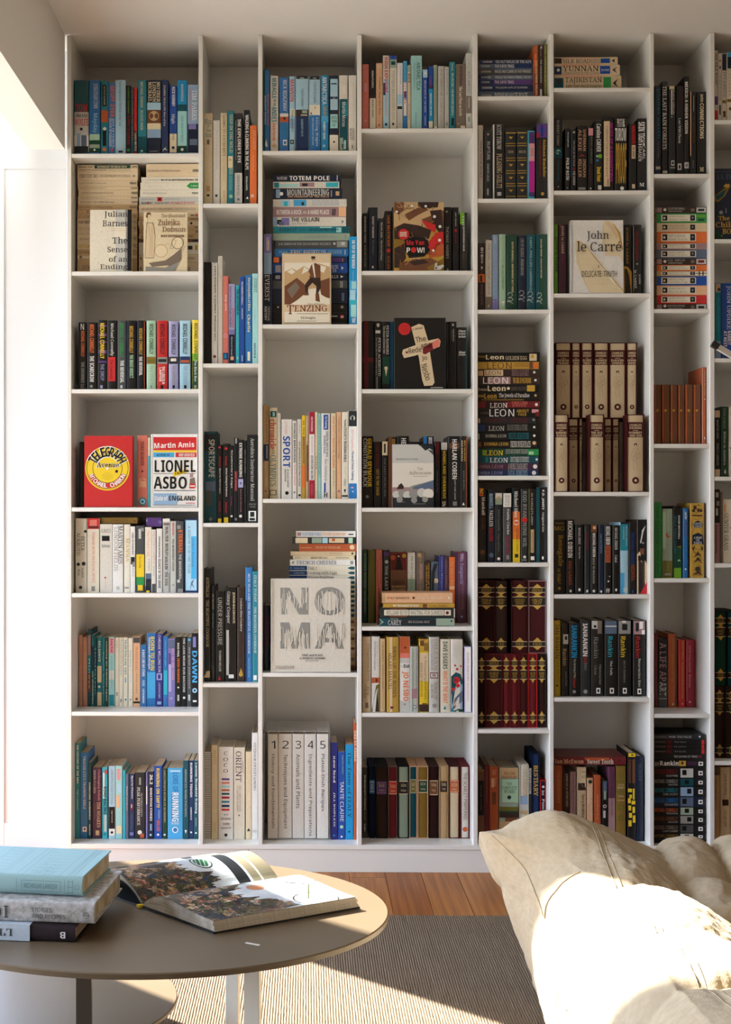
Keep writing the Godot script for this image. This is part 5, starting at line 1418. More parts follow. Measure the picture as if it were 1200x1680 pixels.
func fill_bay_3() -> void:
	bay = 3
	shelf_row(1, "along", -0.03)
	bk("H", "blue", -148.0, 2368.9, 20.9, 277.7, "r dteal 277.7 9.6 0 6.3|t b salmon 196 92.2 12.9 19.2 Beyond the Limits|t n white 191 96.2 4.2 9.4 RANULPH FIENNES|P white 6.3 31.7 10.4 47.9 14.6 23.7 8.3 21.7")
	bk("H", "offwhite", -124.6, 2368.9, 26.7, 256.8, "t b teal 249.3 182.8 6.7 20 MIRACLE|t b teal 178.8 156.6 10.7 18.7 IN THE|t b teal 154.6 104.2 5.3 20.8 ANDES|t b orange 100.2 41.7 8 18.2 Nando Parrado|e tan 13.4 25.6 6.7")
	bk("H", "blue", -94.2, 2368.9, 31.1, 251.8, "t n white 243.1 140.4 11.8 24.3 RICK RIDGEWAY|r offwhite 133.3 122.2 1.6 29.6|r rust 122.2 104.1 1.6 29.6|e char 16.4 116.2 3.9|t n teal 96 59.7 9.3 24.9 THE BIG OPEN|r ivory 45.6 27.5 11.8 24.9|r blue 41.6 31.5 14.3 22.4")
	bk("H", "pblue", -60.9, 2368.9, 18.4, 255.5, "r offwhite 148.3 124.1 1.8 18.4|r steel 114 83.8 0 16.6|t b red 245 172.5 2.2 14.4 MAWSON|t n dnavy 146.3 71.7 5.2 12.5 TIM JARVIS|r char 45.5 31.4 2.8 13.8|r white 41.5 35.5 6.5 10.1")
	bk("H", "pblue", -40.6, 2368.9, 42.8, 255.4, "r char 255.4 245.9 0 42.8|h n white 250.9 246.9 15 27.8 FLEMING|t s navy 212.7 154.2 19.3 25.7 FERGUS FLEMING|r choc 144.1 121 0 42.8|r lgrey 128 124 17.1 38.5|r sage 142.1 132.1 21.4 38.5|r navy 121 9.1 0 42.8|t n pblue 111.9 55.5 18 24.8 BARROW'S BOYS")
	bk("H", "pblue", 4.2, 2368.9, 36.6, 255.2, "r char 255.2 243.7 0 36.6|h n white 250.8 245.7 12.8 23.8 FLEMING|t s slate 236.6 164.1 15.4 22.7 FERGUS FLEMING|r ivory 160.1 125.8 0 36.6|P char 3.7 129.9 7.3 137.9 9.1 127.9|P char 18.3 148 20.1 156.1 21.2 148|r blue 125.8 9 0 36.6|t m white 117.8 23.1 20.1 31.1 Killing Dragons|t n white 117.8 27.1 9.1 14.6 THE CONQUEST OF THE ALPS")
	bk("H", "bright", 43.0, 2368.9, 25.3, 258.1, "t b offwhite 252.6 162 5.1 19 ANTARCTICA|t b gold 157.9 123.7 7.6 19 2041|r sky 123.7 103.5 0 25.3|t b white 103.5 47.1 7.6 15.2 ROBERT SWAN|r blue 83.4 67.3 2.5 22.8|e pblue 10.7 25 4.4")
	bk("H", "dnavy", 71.2, 2368.9, 29.9, 257.9, "r pblue 246.4 143.7 3 27.5|r dnavy 232.3 228.3 6 23.9|t s lgrey 208.2 147.7 9 20.9 Jon Krakauer|r navy 188 180 3 26.9|r aqua 129.6 83.3 3 27.5|h n dnavy 123.6 113.5 6 25.4 INTO|h n dnavy 110.5 101.4 6.6 23.9 THIN|h n dnavy 97.4 89.3 10.5 19.4 AIR|r ivory 61.1 8.8 0.6 29.3|e choc 15.3 38 3.3")
	bk("H", "offwhite", 103.5, 2368.9, 28.3, 257.2, "r ivory 224.1 193.9 11.3 22.6|r dteal 178.8 8.6 0 28.3|r teal 167.8 123.4 11.3 28.3|t s white 169.8 87.2 9.9 21.2 Martin Moran|r sage 50.9 10.6 2.8 12.7|r aqua 42.9 12.7 15.6 22.6|r dgreen 30.8 16.7 8.5 17|t s white 34.8 14.7 12.7 21.2 Scot")
	bk("H", "offwhite", 134.7, 2368.9, 25.3, 257.0, "t n char 81 42.8 12.1 19.7 GRAHAM|t n char 81 42.8 3 10.6 BOWLEY|r lgrey 234.1 93.1 15.2 16.7|r grey 26.7 14.6 10.1 15.2")
	shelf_row(2, "pile", -0.045)
	bk("Ps", "dnavy", 110.3, 2279.7, 22.5, 226.5, "t b white 171.9 38.4 3.4 18 TOTEM POLE|t n white 212.3 180 5.6 15.8 PAUL PRITCHARD|r white 14.1 12.1 2.3 20.3")
	bk("Ps", "offwhite", 104.2, 2257.4, 22.0, 220.4, "r teal 216.4 200.2 2.2 18.7|r aqua 200.2 135.5 4.4 13.2|r mauve 131.4 82.9 4.4 18.7|r char 123.3 105.1 6.6 15.4|r turq 44.5 4 3.3 18.7")
	bk("Ps", "dnavy", 114.3, 2221.6, 35.5, 230.5, "r steel 220.4 206.3 3.6 32|e white 17.3 202.2 6|t b lgrey 183 44.5 11.4 32 MOUNTAINEERING|t b peach 182 44.5 5 9.9 THE FREEDOM OF THE HILLS|r grey 38.4 34.4 7.1 28.4|r tan 22.2 10.1 10.7 24.9")
	bk("Ps", "offwhite", 128.5, 2195.3, 26.0, 244.7, "r pblue 218.4 188 2.6 23.4|r turq 208.3 196.1 2.6 18.2|r sky 175.9 133.4 2.6 23.4|r char 149.6 141.5 5.2 15.6|t s steel 115.2 26.3 14.3 22.1 K2 THE STORY OF THE|t s steel 115.2 24.2 3.9 12.5 SAVAGE MOUNTAIN|r lgrey 8.1 4 5.2 20.8")
	bk("Ps", "mauve", 126.5, 2162.3, 32.7, 242.7, "t b white 230.5 147.6 8.2 22.9 BETWEEN A ROCK|t n white 143.5 131.4 9.8 19.6 AND|t b white 127.4 56.6 8.2 22.9 A HARD PLACE|t b dnavy 46.5 34.4 4.9 26.1 RALSTON|r peach 24.2 0 0 32.7")
	bk("Ps", "offwhite", 126.5, 2131.0, 31.1, 242.7, "r steel 242.7 228.5 0 31.1|r char 228.5 214.3 6.2 21.7|r violet 214.3 188 3.1 28|r slate 222.4 206.2 3.1 15.5|t b char 182 88.9 15.5 28.6 THE VILLAIN|t n grey 182 131.4 3.1 13 Jim Perrin|P char 21.7 16.2 15.5 8.1 6.2 16.2 15.5 12.1")
	bk("Ps", "teal", 139.8, 2108.3, 22.3, 255.4, "t b dteal 233.7 177.1 5.6 16.8 EVEREST|t n dteal 171 144.7 6.7 15.6 FROM THE SEA|t b dteal 138.7 37.6 6.7 15.6 TIM MACARTNEY-SNAPE|r aqua 100.2 59.8 16.8 21.2|r aqua 45.7 29.5 2.2 17.9|r dteal 25.5 1.2 0 22.3")
	bk("Ps", "sage", 138.6, 2084.0, 24.0, 254.2, "t s grey 151.6 48.5 7.2 16.8 ADRIAN GREENSLADE|r grey 16.2 10.1 4.8 19.2")
	bk("Ps", "dgrey", 133.7, 2057.1, 26.6, 243.3, "t s lgrey 231.7 57.8 9.3 18.6 JOE SIMPSON THE BECKONING SILENCE|e lgrey 15.9 45.7 4|r grey 37.6 3.2 4 23.9|r lgrey 23.4 11.3 10.6 21.3")
	bk("Ps", "blue", 133.7, 2030.9, 26.0, 243.3, "t s pblue 229.7 201.4 11.7 18.2 PETER|t s white 191.3 74 6.5 20.8 ERIC SHIPTON|t s pblue 67.9 21.4 7.8 19.5 EVEREST AND BEYOND|r white 11.3 9.3 5.2 20.8")
	bk("Ps", "navy", 130.5, 2008.6, 21.9, 247.7, "r orange 244.7 226.5 2.2 19.8|r purple 50.5 18.2 4.4 17.6|r pink 16.2 14.1 4.4 15.4")
	bk("Ps", "royal", 132.1, 1975.7, 32.7, 249.3, "r grey 240.2 222 3.3 26.1|t s white 54.2 31.9 14.7 26.1 ON THE|t s white 50.1 38 3.3 13.1 ES|P white 22.9 21.8 16.3 13.7 9.8 21.8 16.3 19.8")
	bk("Ps", "dnavy", 130.5, 1951.4, 24.0, 247.7, "r grey 238.6 222.4 4.8 16.8|t s white 54.6 30.3 7.2 16.8 ILLS|P white 16.8 22.2 12 12.1 7.2 22.2")
	bk("Ps", "dgrey", 130.5, 1924.3, 26.8, 247.7, "r grey 24.2 14.1 2.7 24.1")
	bk("Ps", "dnavy", 132.5, 1875.2, 48.8, 249.7, "r slate 20.2 12.1 7.3 34.2")
	bk("Ps", "black", 130.5, 1846.8, 28.0, 247.7, "e grey 15.9 17.2 5|e lgrey 15.9 229.5 3")
	bk("Ps", "black", 130.5, 1815.3, 31.2, 247.7, "r red 22.2 12.1 17.2 21.9|r offwhite 22.2 12.1 12.5 17.2|r red 22.2 12.1 8.7 12.5|r lgrey 52.5 32.3 15 18.7")
	bk("Ps", "black", 130.5, 1798.9, 16.1, 247.7, "")
	shelf_row(2, "along", -0.03)
	bk("P", "violet", -146.0, 1798.9, 26.5, 303.4, "r lav 293.3 246.9 8 18.6|r sand 281.2 251 11.9 18.6|r steel 240.9 170.3 0 26.5|r dnavy 170.3 5 0 26.5|t s pblue 230.8 178.4 14.6 22.5 GEORGE BAND|t s white 168.3 81.6 4 18.6 EVEREST|t s white 63.5 15.1 13.3 19.9 OFFICIAL|t b white 63.5 17.1 2.7 10.1 HISTORY")
	bk("P", "bright", 136.7, 1798.9, 25.2, 294.5, "t b white 282.4 189.8 8.8 18.9 ON TOP OF THE WORLD|r sky 149.5 109.2 0 25.2|r aqua 145.5 121.3 7.5 22.6|r pblue 117.3 85 2.5 20.1|r turq 85 68.9 0 25.2|r aqua 68.9 28.7 5 22.6|t n pblue 181.7 101.2 10.1 14.6 Climbing the highest mountains|t b white 26.6 8.5 8.8 20.1 TBK")
	shelf_row(3, "along", -0.03)
	bk("P", "tan", -148.7, 1226.4, 19.2, 310.5, "t s brown 303.5 188.6 9.6 16.3 COMPLETE MARATHON|r navy 180.5 126.1 1.9 19.2|r lgrey 176.5 134.1 11.5 14.4|t n cream 124.1 41.4 6.7 13.4 TOM COTTRELL|e brown 8.6 25.3 2.9")
	bk("P", "cream", -126.8, 1226.4, 24.9, 301.4, "r dteal 290.3 270.2 2.5 22.4|r aqua 287.3 273.2 10 17.4|t S red 263.1 164.4 1.2 21.2 chronicle|t s dred 162.3 148.2 7.5 17.4 of the|t s teal 144.2 41.4 2 21.2 OLYMPICS|r char 29.3 12.2 1.2 22.4|r cream 27.3 14.2 3.7 19.9")
	bk("P", "offwhite", -100.6, 1226.4, 10.8, 283.3, "t s lgrey 273.2 218.8 3.2 7.6 THE RACE")
	bk("P", "white", -87.5, 1226.4, 34.6, 263.1, "t s pink 257 214.7 10.4 19 J.S. MORRIS|t b royal 206.7 103.9 5.2 28.3 SPORT|t b char 97.8 37.4 19 23.5 IN THE 21ST CENTURY|t b char 97.8 57.5 10.4 15.2 NEW EDITION|e black 18.1 19.2 6")
	bk("P", "white", -51.3, 1226.4, 14.4, 257.8, "t b black 251 120 3.6 10.8 ADVANCED MARATHONING|t n red 111.9 43.4 5 10.1 PETE PFITZINGER|e grey 6.5 21.2 3.6")
	bk("P", "offwhite", -35.1, 1226.4, 13.8, 263.0, "t n grey 246.9 214.7 4.8 9 The Elite|t b char 190.5 41.4 4.8 9 THE RUNNING & RACING GUIDE|r black 15.2 9.1 4.1 11")
	bk("P", "gold", -20.0, 1226.4, 11.8, 277.1, "r yellow 275.1 206.6 1.2 10.6|t b brown 259 118 3.5 8.3 ULTRA MARATHON|r orange 109.9 37.4 1.2 10.6")
	bk("P", "tan", -6.9, 1226.4, 9.2, 275.1, "r brown 178.4 57.5 1.8 7.3|t n cream 273.1 188.5 2.8 6.4 Training")
	bk("P", "pink", 4.0, 1226.4, 18.6, 287.2, "r crimson 287.2 214.6 0 18.6|r white 212.6 61.5 0.9 17.7|t b white 271.1 222.7 6.5 12.1 OUTDOORS|t n dred 206.6 148.2 7.5 12.1 The Essential Guide to|t b char 144.1 63.5 5.6 14 ADVENTURE RACING|r crimson 61.5 1.1 0 18.6|t n pink 47.4 13.2 7.5 11.2 MARAIS")
	bk("P", "cream", 23.3, 1226.4, 9.4, 287.2, "t s char 142.1 97.8 2.8 6.6 ALTER")
	bk("P", "aqua", 33.4, 1226.4, 9.8, 283.1, "t s teal 275.1 77.6 2.9 6.8 COMPLETE BOOK OF MARATHONS")
	bk("P", "white", 44.8, 1226.4, 27.9, 283.1, "r royal 278.1 228.7 7 22.3|t b white 273 232.7 9.8 19.5 Tri-Training|t b slate 222.7 138.1 15.6 22.3 ESSENTIAL WEEK BY WEEK|t b slate 210.6 150.1 7.3 13.4 TRAINING GUIDE|t n slate 132 57.5 8.4 19.5 Plans, scheduling tips|r royal 53.4 21.2 8.4 13.9|h b char 21.2 5.1 8.4 19.5 H")
	bk("P", "cream", 76.3, 1226.4, 16.6, 283.1, "t b orange 271 101.8 5 11.6 DAVE SCOTT'S TRIATHLON TRAINING|t s char 93.7 39.3 5.8 10.8 By Dave Scott|e peach 8.3 17.2 3.3")
	bk("P", "peach", 94.6, 1226.4, 15.6, 287.1, "t s char 271 132 5.5 10.9 Endurance Athlete's Edge|e mauve 7.8 25.2 4.7")
	bk("P", "ivory", 111.9, 1226.4, 20.8, 287.1, "t b char 262.9 238.7 8.3 13.5 THE|t b char 236.7 121.9 7.3 15.6 CYCLIST'S TRAINING BIBLE|t n lgrey 105.8 81.6 7.3 13.5 2ND|t n char 65.5 41.3 7.3 13.5 FRIEL|P char 6.3 31.3 14.6 31.3 10.4 19.2|r black 12.1 7.1 0 20.8")
	bk("P", "white", 134.1, 1226.4, 27.8, 291.1, "r char 290.5 239.7 0.6 27.2|e lgrey 13.9 266.9 8.3|r black 272.9 258.8 9.7 16.7|t n pink 228.6 158.1 9.7 18.1 NSCA's Essentials of|t b navy 156.1 61.5 8.3 18.1 Personal Fitness Training|r blue 50.8 1.1 0 27.8|r pink 39.3 35.3 8.3 16.7|e white 14.6 24.2 2.1")
	shelf_row(4, "pile", -0.06)
	bk("Ps", "white", 159.4, 1099.4, 20.0, 198.8, "r mauve 194.8 182.6 4 16|t b steel 180.6 113.6 4 16 FRESH FROM FRANCE|t b peach 111.6 34.5 5 15 VEGETABLE CELEBRATIONS|r char 24.3 8.1 7 11")
	bk("Ps", "char", 161.8, 1077.0, 22.0, 213.5, "r cream 203.3 162.7 2.2 19.8|r sage 148.5 116 2.2 19.8|r pblue 114 95.7 2.2 19.8|r sand 91.7 41 3.3 18.7|r rust 81.5 71.4 8.8 17.6|r lgreen 26.8 12.6 2.2 19.8")
	bk("Ps", "rust", 161.8, 1052.1, 24.7, 191.5, "t s sand 187.1 150.5 8.6 14.8 Rose Levy Beranbaum|t s sand 136.3 53.1 7.4 16 THE JOY OF CHEESECAKE|e sand 13.5 14.6 8")
	bk("Ps", "sand", 158.6, 1037.5, 14.3, 216.7, "t s taupe 86.4 43.8 5 9.3 Good Housekeeping|r char 13.4 7.3 4.3 10")
	bk("Ps", "cream", 154.9, 1024.5, 12.7, 204.5, "t b taupe 145.7 88.8 2.5 9.5 WHAT WE EAT|t s grey 198.4 178.1 3.8 8.9 BOOTS|r grey 62.5 17.8 5.1 7.6")
	bk("Ps", "white", 157.4, 1005.0, 19.2, 217.3, "t s dnavy 194.8 62.9 3.8 15.3 FRENCH CHEESES|e grey 9.8 207 4|r grey 16.2 6.1 3.8 15.3")
	bk("Ps", "ivory", 158.6, 988.1, 16.5, 221.4, "r navy 221.4 161.5 0 16.5|r blue 218.3 212.2 5 11.6|t s steel 206.1 169.6 5 11.6 Cordon Bleu|t s char 157.4 129 2.5 13.2 Fish 2|P dteal 8.3 27.6 13.2 15.4 13.2 3.2 3.3 3.2 3.3 15.4")
	bk("Ps", "ivory", 158.6, 972.5, 15.3, 221.4, "r navy 221.4 161.5 0 15.3|t s steel 206.1 169.6 4.6 10.7 Cordon Bleu|t s char 159.5 62.1 1.5 13 Cooking with Eggs|P dteal 7.7 27.6 12.3 15.4 12.3 3.2 3.1 3.2 3.1 15.4")
	bk("Ps", "ivory", 158.6, 956.3, 15.9, 221.4, "r navy 221.4 161.5 0 15.9|t s char 159.5 72.2 2.4 14.3 Winter Puddings|P dteal 8 27.6 12.7 15.4 12.7 3.2 3.2 3.2 3.2 15.4")
	bk("Ps", "ivory", 159.4, 941.1, 14.9, 222.2, "r dteal 16.2 4.1 3 11.9")
	bk("Ps", "cream", 159.4, 925.8, 14.9, 222.2, "r dteal 16.2 4.1 3 11.9")
	bk("Ps", "ivory", 159.4, 910.6, 14.9, 222.2, "r dteal 16.2 4.1 3 11.9")
	bk("Ps", "cream", 159.4, 894.4, 15.9, 222.2, "r dteal 16.2 4.1 3.2 12.7")
	bk("Ps", "ivory", 159.4, 879.2, 14.9, 222.2, "r dteal 16.2 4.1 3 11.9")
	bk("Ps", "cream", 159.4, 863.9, 14.9, 222.2, "r dteal 16.2 4.1 3 11.9")
	bk("Ps", "ivory", 159.4, 847.7, 15.9, 222.2, "r dteal 16.2 4.1 3.2 12.7")
	bk("Ps", "cream", 159.4, 829.4, 18.0, 222.2, "r dteal 16.2 4.1 3.6 14.4")
	bk("Ps", "tan", 161.4, 803.1, 26.1, 224.2, "r brown 18.3 8.1 10.4 18.3")
	bk("Ps", "sand", 161.4, 776.7, 26.1, 224.2, "r brown 18.3 8.1 10.4 18.3")
	bk("Ps", "tan", 159.4, 744.2, 32.2, 222.2, "r brown 16.2 4.1 12.9 20.9")
	bk("Ps", "sand", 159.4, 711.7, 32.2, 222.2, "r brown 16.2 4.1 12.9 20.9")
	bk("Ps", "tan", 159.4, 673.2, 38.3, 222.2, "r taupe 16.2 4.1 15.3 24.9")
	bk("Ps", "brown", 159.4, 655.0, 17.8, 222.2, "")
	shelf_row(4, "along", -0.06)
	bk("H", "dnavy", -148.7, 655.0, 21.6, 216.5, "r plum 183 81.5 4.3 19.5")
	shelf_row(9, "along", -0.06)
	bk("P", "indigo", 77.2, 91.9, 21.0, 323.3, "t b white 277.6 190.3 7.4 14.7 new food|t b white 157.9 42.2 7.4 13.7 JILL DUPLEIX|e blue 10.5 13.8 4.2")
	bk("P", "royal", 100.6, 91.9, 23.2, 291.9, "t n lgreen 281.7 218.8 11.6 18.6 recipes from a restaurant|t n white 194.5 60.5 7 18.6 TANTE CLAIRE|e lgreen 11.6 42.3 5.8|e white 11.6 9.8 3.5")
	bk("P", "bright", 125.5, 91.9, 25.5, 316.3, "t s dnavy 291.9 72.8 7.6 19.1 The Taste of ITALY|e dnavy 12.1 26.1 3.2")
	bk("P", "rust", 152.9, 91.9, 8.9, 388.3, "t b cream 363 259.5 1.8 7.6 GRETA ANNA")
	shelf_row(9, "boxed", -0.06)
	bk("H", "white", -133.9, 95.9, 34.2, 347.2, "h n char 324.5 298.5 12 25.7 1|t n char 280.2 33.1 11 23.3 History and Fundamentals")
	bk("H", "white", -98.3, 95.9, 45.2, 347.3, "h n char 324.6 298.6 12.7 33.9 2|t n char 280.3 31 14.5 30.7 Techniques and Equipment")
	bk("H", "white", -51.6, 95.9, 38.7, 347.4, "h n char 324.7 298.7 10.8 29 3|t n char 280.4 99.8 12.4 26.3 Animals and Plants")
	bk("H", "white", -11.6, 95.9, 38.9, 347.5, "h n char 324.8 298.8 10.9 29.2 4|t n char 280.5 7.5 12.4 26.4 Ingredients and Preparations")
	bk("H", "white", 30.0, 95.9, 38.5, 347.6, "h n char 324.9 298.9 10.8 28.8 5|t n char 280.6 90.4 12.3 26.1 Plated-Dish Recipes")
	face_book("sepia photograph cover of a climber standing on a snowy rock", "sand", -85.1, 1798.9, -10.0, 161.8, 236.8, 20, "r ivory 233.2 5.6 8.1 156.9|r sand 232.2 204.1 8.1 156.9|P tan 8.1 174 32.4 186.1 48.5 178 72.8 194.1 89 182 121.3 202.1 156.9 190.1 156.9 125.9 8.1 105.9|P ivory 16.2 174 32.4 184.1 43.7 174 32.4 166|P ivory 72.8 192.1 89 178 64.7 166|P ivory 116.5 198.1 145.6 190.1 137.5 170 113.2 182|P brown 8.1 125.9 48.5 154 72.8 133.9 80.9 105.9 32.4 65.8 8.1 57.7|P taupe 16.2 113.9 45.3 142 58.2 121.9 32.4 85.8|P brown 121.3 142 156.9 154 156.9 85.8 129.4 93.8|P ivory 8.1 53.7 64.7 89.8 116.5 105.9 156.9 81.8 156.9 5.6 8.1 5.6|r sand 65.8 41.7 8.1 156.9|e choc 102.7 217.1 5.7|P choc 94.6 220.1 110 220.1 108.4 225.2 97.1 225.2|e tan 102.7 213.1 4|P brown 97.1 198.1 110 203.1 126.2 194.1 126.2 154 93.8 150 84.1 170|P ivory 98.7 198.1 105.2 200.1 110 156 106.8 154|P tan 87.4 174 71.2 162 67.9 154 74.4 154 93.8 162|P choc 92.2 154 126.2 154 127.8 121.9 118.1 101.9 111.6 101.9 113.2 125.9 100.3 137.9 85.7 121.9 85.7 103.9 77.7 103.9 74.4 129.9|r brown 103.9 95.8 71.2 87.4|P brown 110 101.9 121.3 101.9 124.6 73.8 110 77.8|h s dred 63.8 33.7 16.2 38.8 T|h s dred 62.4 42.7 40.4 148.8 ENZING|h s brown 69.8 63.8 84.1 139.1 Hero of Everest|r brown 35.7 34.5 48.5 152.1|h s char 25.7 15.6 61.5 110 Ed Douglas|r taupe 11.6 10.4 48.5 113.2|r char 234.2 233.2 6.5 156.9|r char 5.6 4.6 6.5 156.9")
	face_book("tall cream cookbook cover with large veined grey letters", "offwhite", -122.3, 655.0, -8.0, 262.7, 307.6, 30, "h b grey 277.5 189.3 31.5 123.5 N|h b grey 279.5 187.3 144.5 241.7 O|e offwhite 193.1 231.4 25|h b grey 163.3 77.1 31.5 128.7 M|h b grey 163.3 77.1 144.5 241.7 A|L offwhite 3 34.4 241.4 33.6 217.4 33.6 191.4 32.6 187.3|L offwhite 1.5 40.5 257.5 38.1 233.4 40.2 219.4 37.3 209.4|L offwhite 1.5 42.8 275.5 43.9 253.5 45.2 227.4 42 201.4|L offwhite 3 51.2 237.4 51 217.4 48.6 201.4 49.6 187.3|L offwhite 3 54.9 259.5 56.2 237.4 53.3 215.4 55.4 203.4|L offwhite 3.6 60.2 265.5 62 255.5 63 231.4 62.3 213.4|L offwhite 3 65.4 249.5 64.6 239.4 64.6 215.4 65.9 193.4|L offwhite 1.5 70.4 235.4 72 219.4 73.3 203.4 73.8 187.3|L offwhite 3.6 75.4 251.5 78 239.4 75.9 217.4 75.1 199.4|L offwhite 1.5 84.8 235.4 85.9 221.4 83.8 209.4 83.5 187.3|L offwhite 1.5 89.3 263.5 88.3 249.5 91.7 235.4 88.5 223.4|L offwhite 3.6 94.8 271.5 95.9 259.5 96.1 235.4 95.1 211.4|L offwhite 3.6 99.3 265.5 99 251.5 97.5 239.4 99.8 217.4|L offwhite 2.2 103.2 271.5 103.8 249.5 106.4 235.4 103.2 211.4|L offwhite 1.5 109 273.5 108.7 247.5 108 235.4 109 223.4|L offwhite 3.6 116.1 277.5 116.6 265.5 116.9 253.5 115 229.4|L offwhite 2.2 120.3 261.5 119.5 239.4 119.3 221.4 119.3 205.4|L offwhite 1.5 149.2 263.5 147.4 243.5 150.2 219.4 149.7 203.4|L offwhite 1.5 151 239.4 154.2 229.4 154.7 205.4 152.9 187.3|L offwhite 3 157.9 251.5 157.3 231.4 158.9 215.4 158.9 195.4|L offwhite 3 164.7 241.4 164.7 215.4 165.7 203.4 165 187.3|L offwhite 3.6 168.4 265.5 171.3 249.5 170.5 237.4 172 219.4|L offwhite 1.5 176.8 239.4 177 229.4 177.6 213.4 174.4 197.4|L offwhite 3.6 182.3 239.4 180.5 223.4 181 205.4 182 189.3|L offwhite 3 185.7 267.5 184.7 247.5 185.4 237.4 184.1 221.4|L offwhite 3.6 194.6 245.5 194.9 221.4 193.9 205.4 194.9 193.4|L offwhite 2.2 197.8 263.5 196.2 251.5 197.3 227.4 197 205.4|L offwhite 1.5 203 271.5 204.9 251.5 203.6 225.4 204.9 211.4|L offwhite 3.6 209.9 239.4 210.1 223.4 210.4 209.4 207 187.3|L offwhite 1.5 216.4 267.5 219.1 247.5 217.2 235.4 217.2 211.4|L offwhite 3 222 241.4 220.1 217.4 220.4 201.4 219.3 187.3|L offwhite 1.5 228.8 271.5 228 251.5 230.4 229.4 229.8 205.4|L offwhite 2.2 234.3 239.4 235.4 221.4 232.2 209.4 235.6 191.4|L offwhite 3 237.5 243.5 239.8 229.4 239 209.4 237.7 195.4|L offwhite 2.2 34.4 151.3 31.8 137.2 33.4 123.2 32.6 103.2|L offwhite 1.5 39.9 147.3 41.2 127.2 40.7 107.2 40.5 93.2|L offwhite 3 46.8 127.2 45.7 107.2 47.5 83.1 48.1 75.1|L offwhite 3 52.3 137.2 51 125.2 49.6 101.2 50.7 85.2|L offwhite 3 58.6 139.3 57.3 123.2 58.6 103.2 55.4 91.2|L offwhite 3 62.3 133.2 62.8 119.2 63.8 93.2 63 75.1|L offwhite 3.6 67 147.3 67 133.2 69.3 109.2 67 93.2|L offwhite 2.2 72 147.3 73.5 129.2 71.4 117.2 72 101.2|L offwhite 3 77.2 139.3 79.1 123.2 77.8 109.2 79.6 91.2|L offwhite 2.2 84.3 123.2 83.5 105.2 83.3 79.1 84.6 75.1|L offwhite 1.5 90.1 151.3 89 137.2 89 113.2 92.7 101.2|L offwhite 3.6 95.3 131.2 95.6 109.2 96.1 91.2 97.7 75.1|L offwhite 2.2 103.8 145.3 106.4 131.2 102.7 117.2 102.4 101.2|L offwhite 2.2 110.1 123.2 108.2 101.2 109 89.2 110.6 75.1|L offwhite 1.5 111.6 121.2 112.7 105.2 112.7 93.2 114.5 75.1|L offwhite 3 119 125.2 118.7 115.2 120 93.2 122.7 75.1|L offwhite 1.5 122.9 127.2 124.5 107.2 124 97.2 126.1 75.1|L offwhite 2.2 149.7 147.3 149.2 129.2 147.1 113.2 149.7 97.2|L offwhite 2.2 151.6 147.3 150.2 121.2 150.8 99.2 151.6 89.2|L offwhite 1.5 156.8 139.3 158.1 117.2 158.7 95.2 157.3 77.1|L offwhite 2.2 163.4 143.3 165.2 129.2 161.8 103.2 162.6 85.2|L offwhite 1.5 168.1 121.2 169.7 103.2 171.5 89.2 167.6 75.1|L offwhite 3 174.4 141.3 173.6 131.2 175.7 117.2 175.5 99.2|L offwhite 2.2 184.1 159.3 184.1 149.3 180.2 135.2 182.3 113.2|L offwhite 3 188.6 159.3 189.6 141.3 186 131.2 189.6 111.2|L offwhite 3 193.1 147.3 191.2 127.2 194.4 111.2 193.1 97.2|L offwhite 3.6 197.3 151.3 198.6 135.2 197.8 113.2 199.4 93.2|L offwhite 1.5 202 155.3 203.6 143.3 205.1 129.2 203 109.2|L offwhite 3.6 209.3 127.2 209.3 103.2 208.3 85.2 210.9 75.1|L offwhite 2.2 217.8 159.3 216.2 141.3 216.4 123.2 216.2 109.2|L offwhite 2.2 224.6 155.3 224.1 131.2 221.4 107.2 224.8 83.1|L offwhite 3.6 230.4 151.3 228.5 125.2 227.7 113.2 228.5 91.2|L offwhite 3.6 233.3 161.3 232.5 143.3 231.9 123.2 231.9 111.2|L offwhite 3.6 239.8 153.3 239.6 139.3 237.2 125.2 238 111.2|h b char 59.1 53.1 102.4 170.7 TIME and PLACE|h b char 49.1 43.1 94.6 178.6 in NORDIC CUISINE|h s char 40.1 35.1 115.6 157.6 Rene Redzepi|h s taupe 21 11 15.8 76.2 PHAIDON|r lgrey 307.6 0 0 3.2")

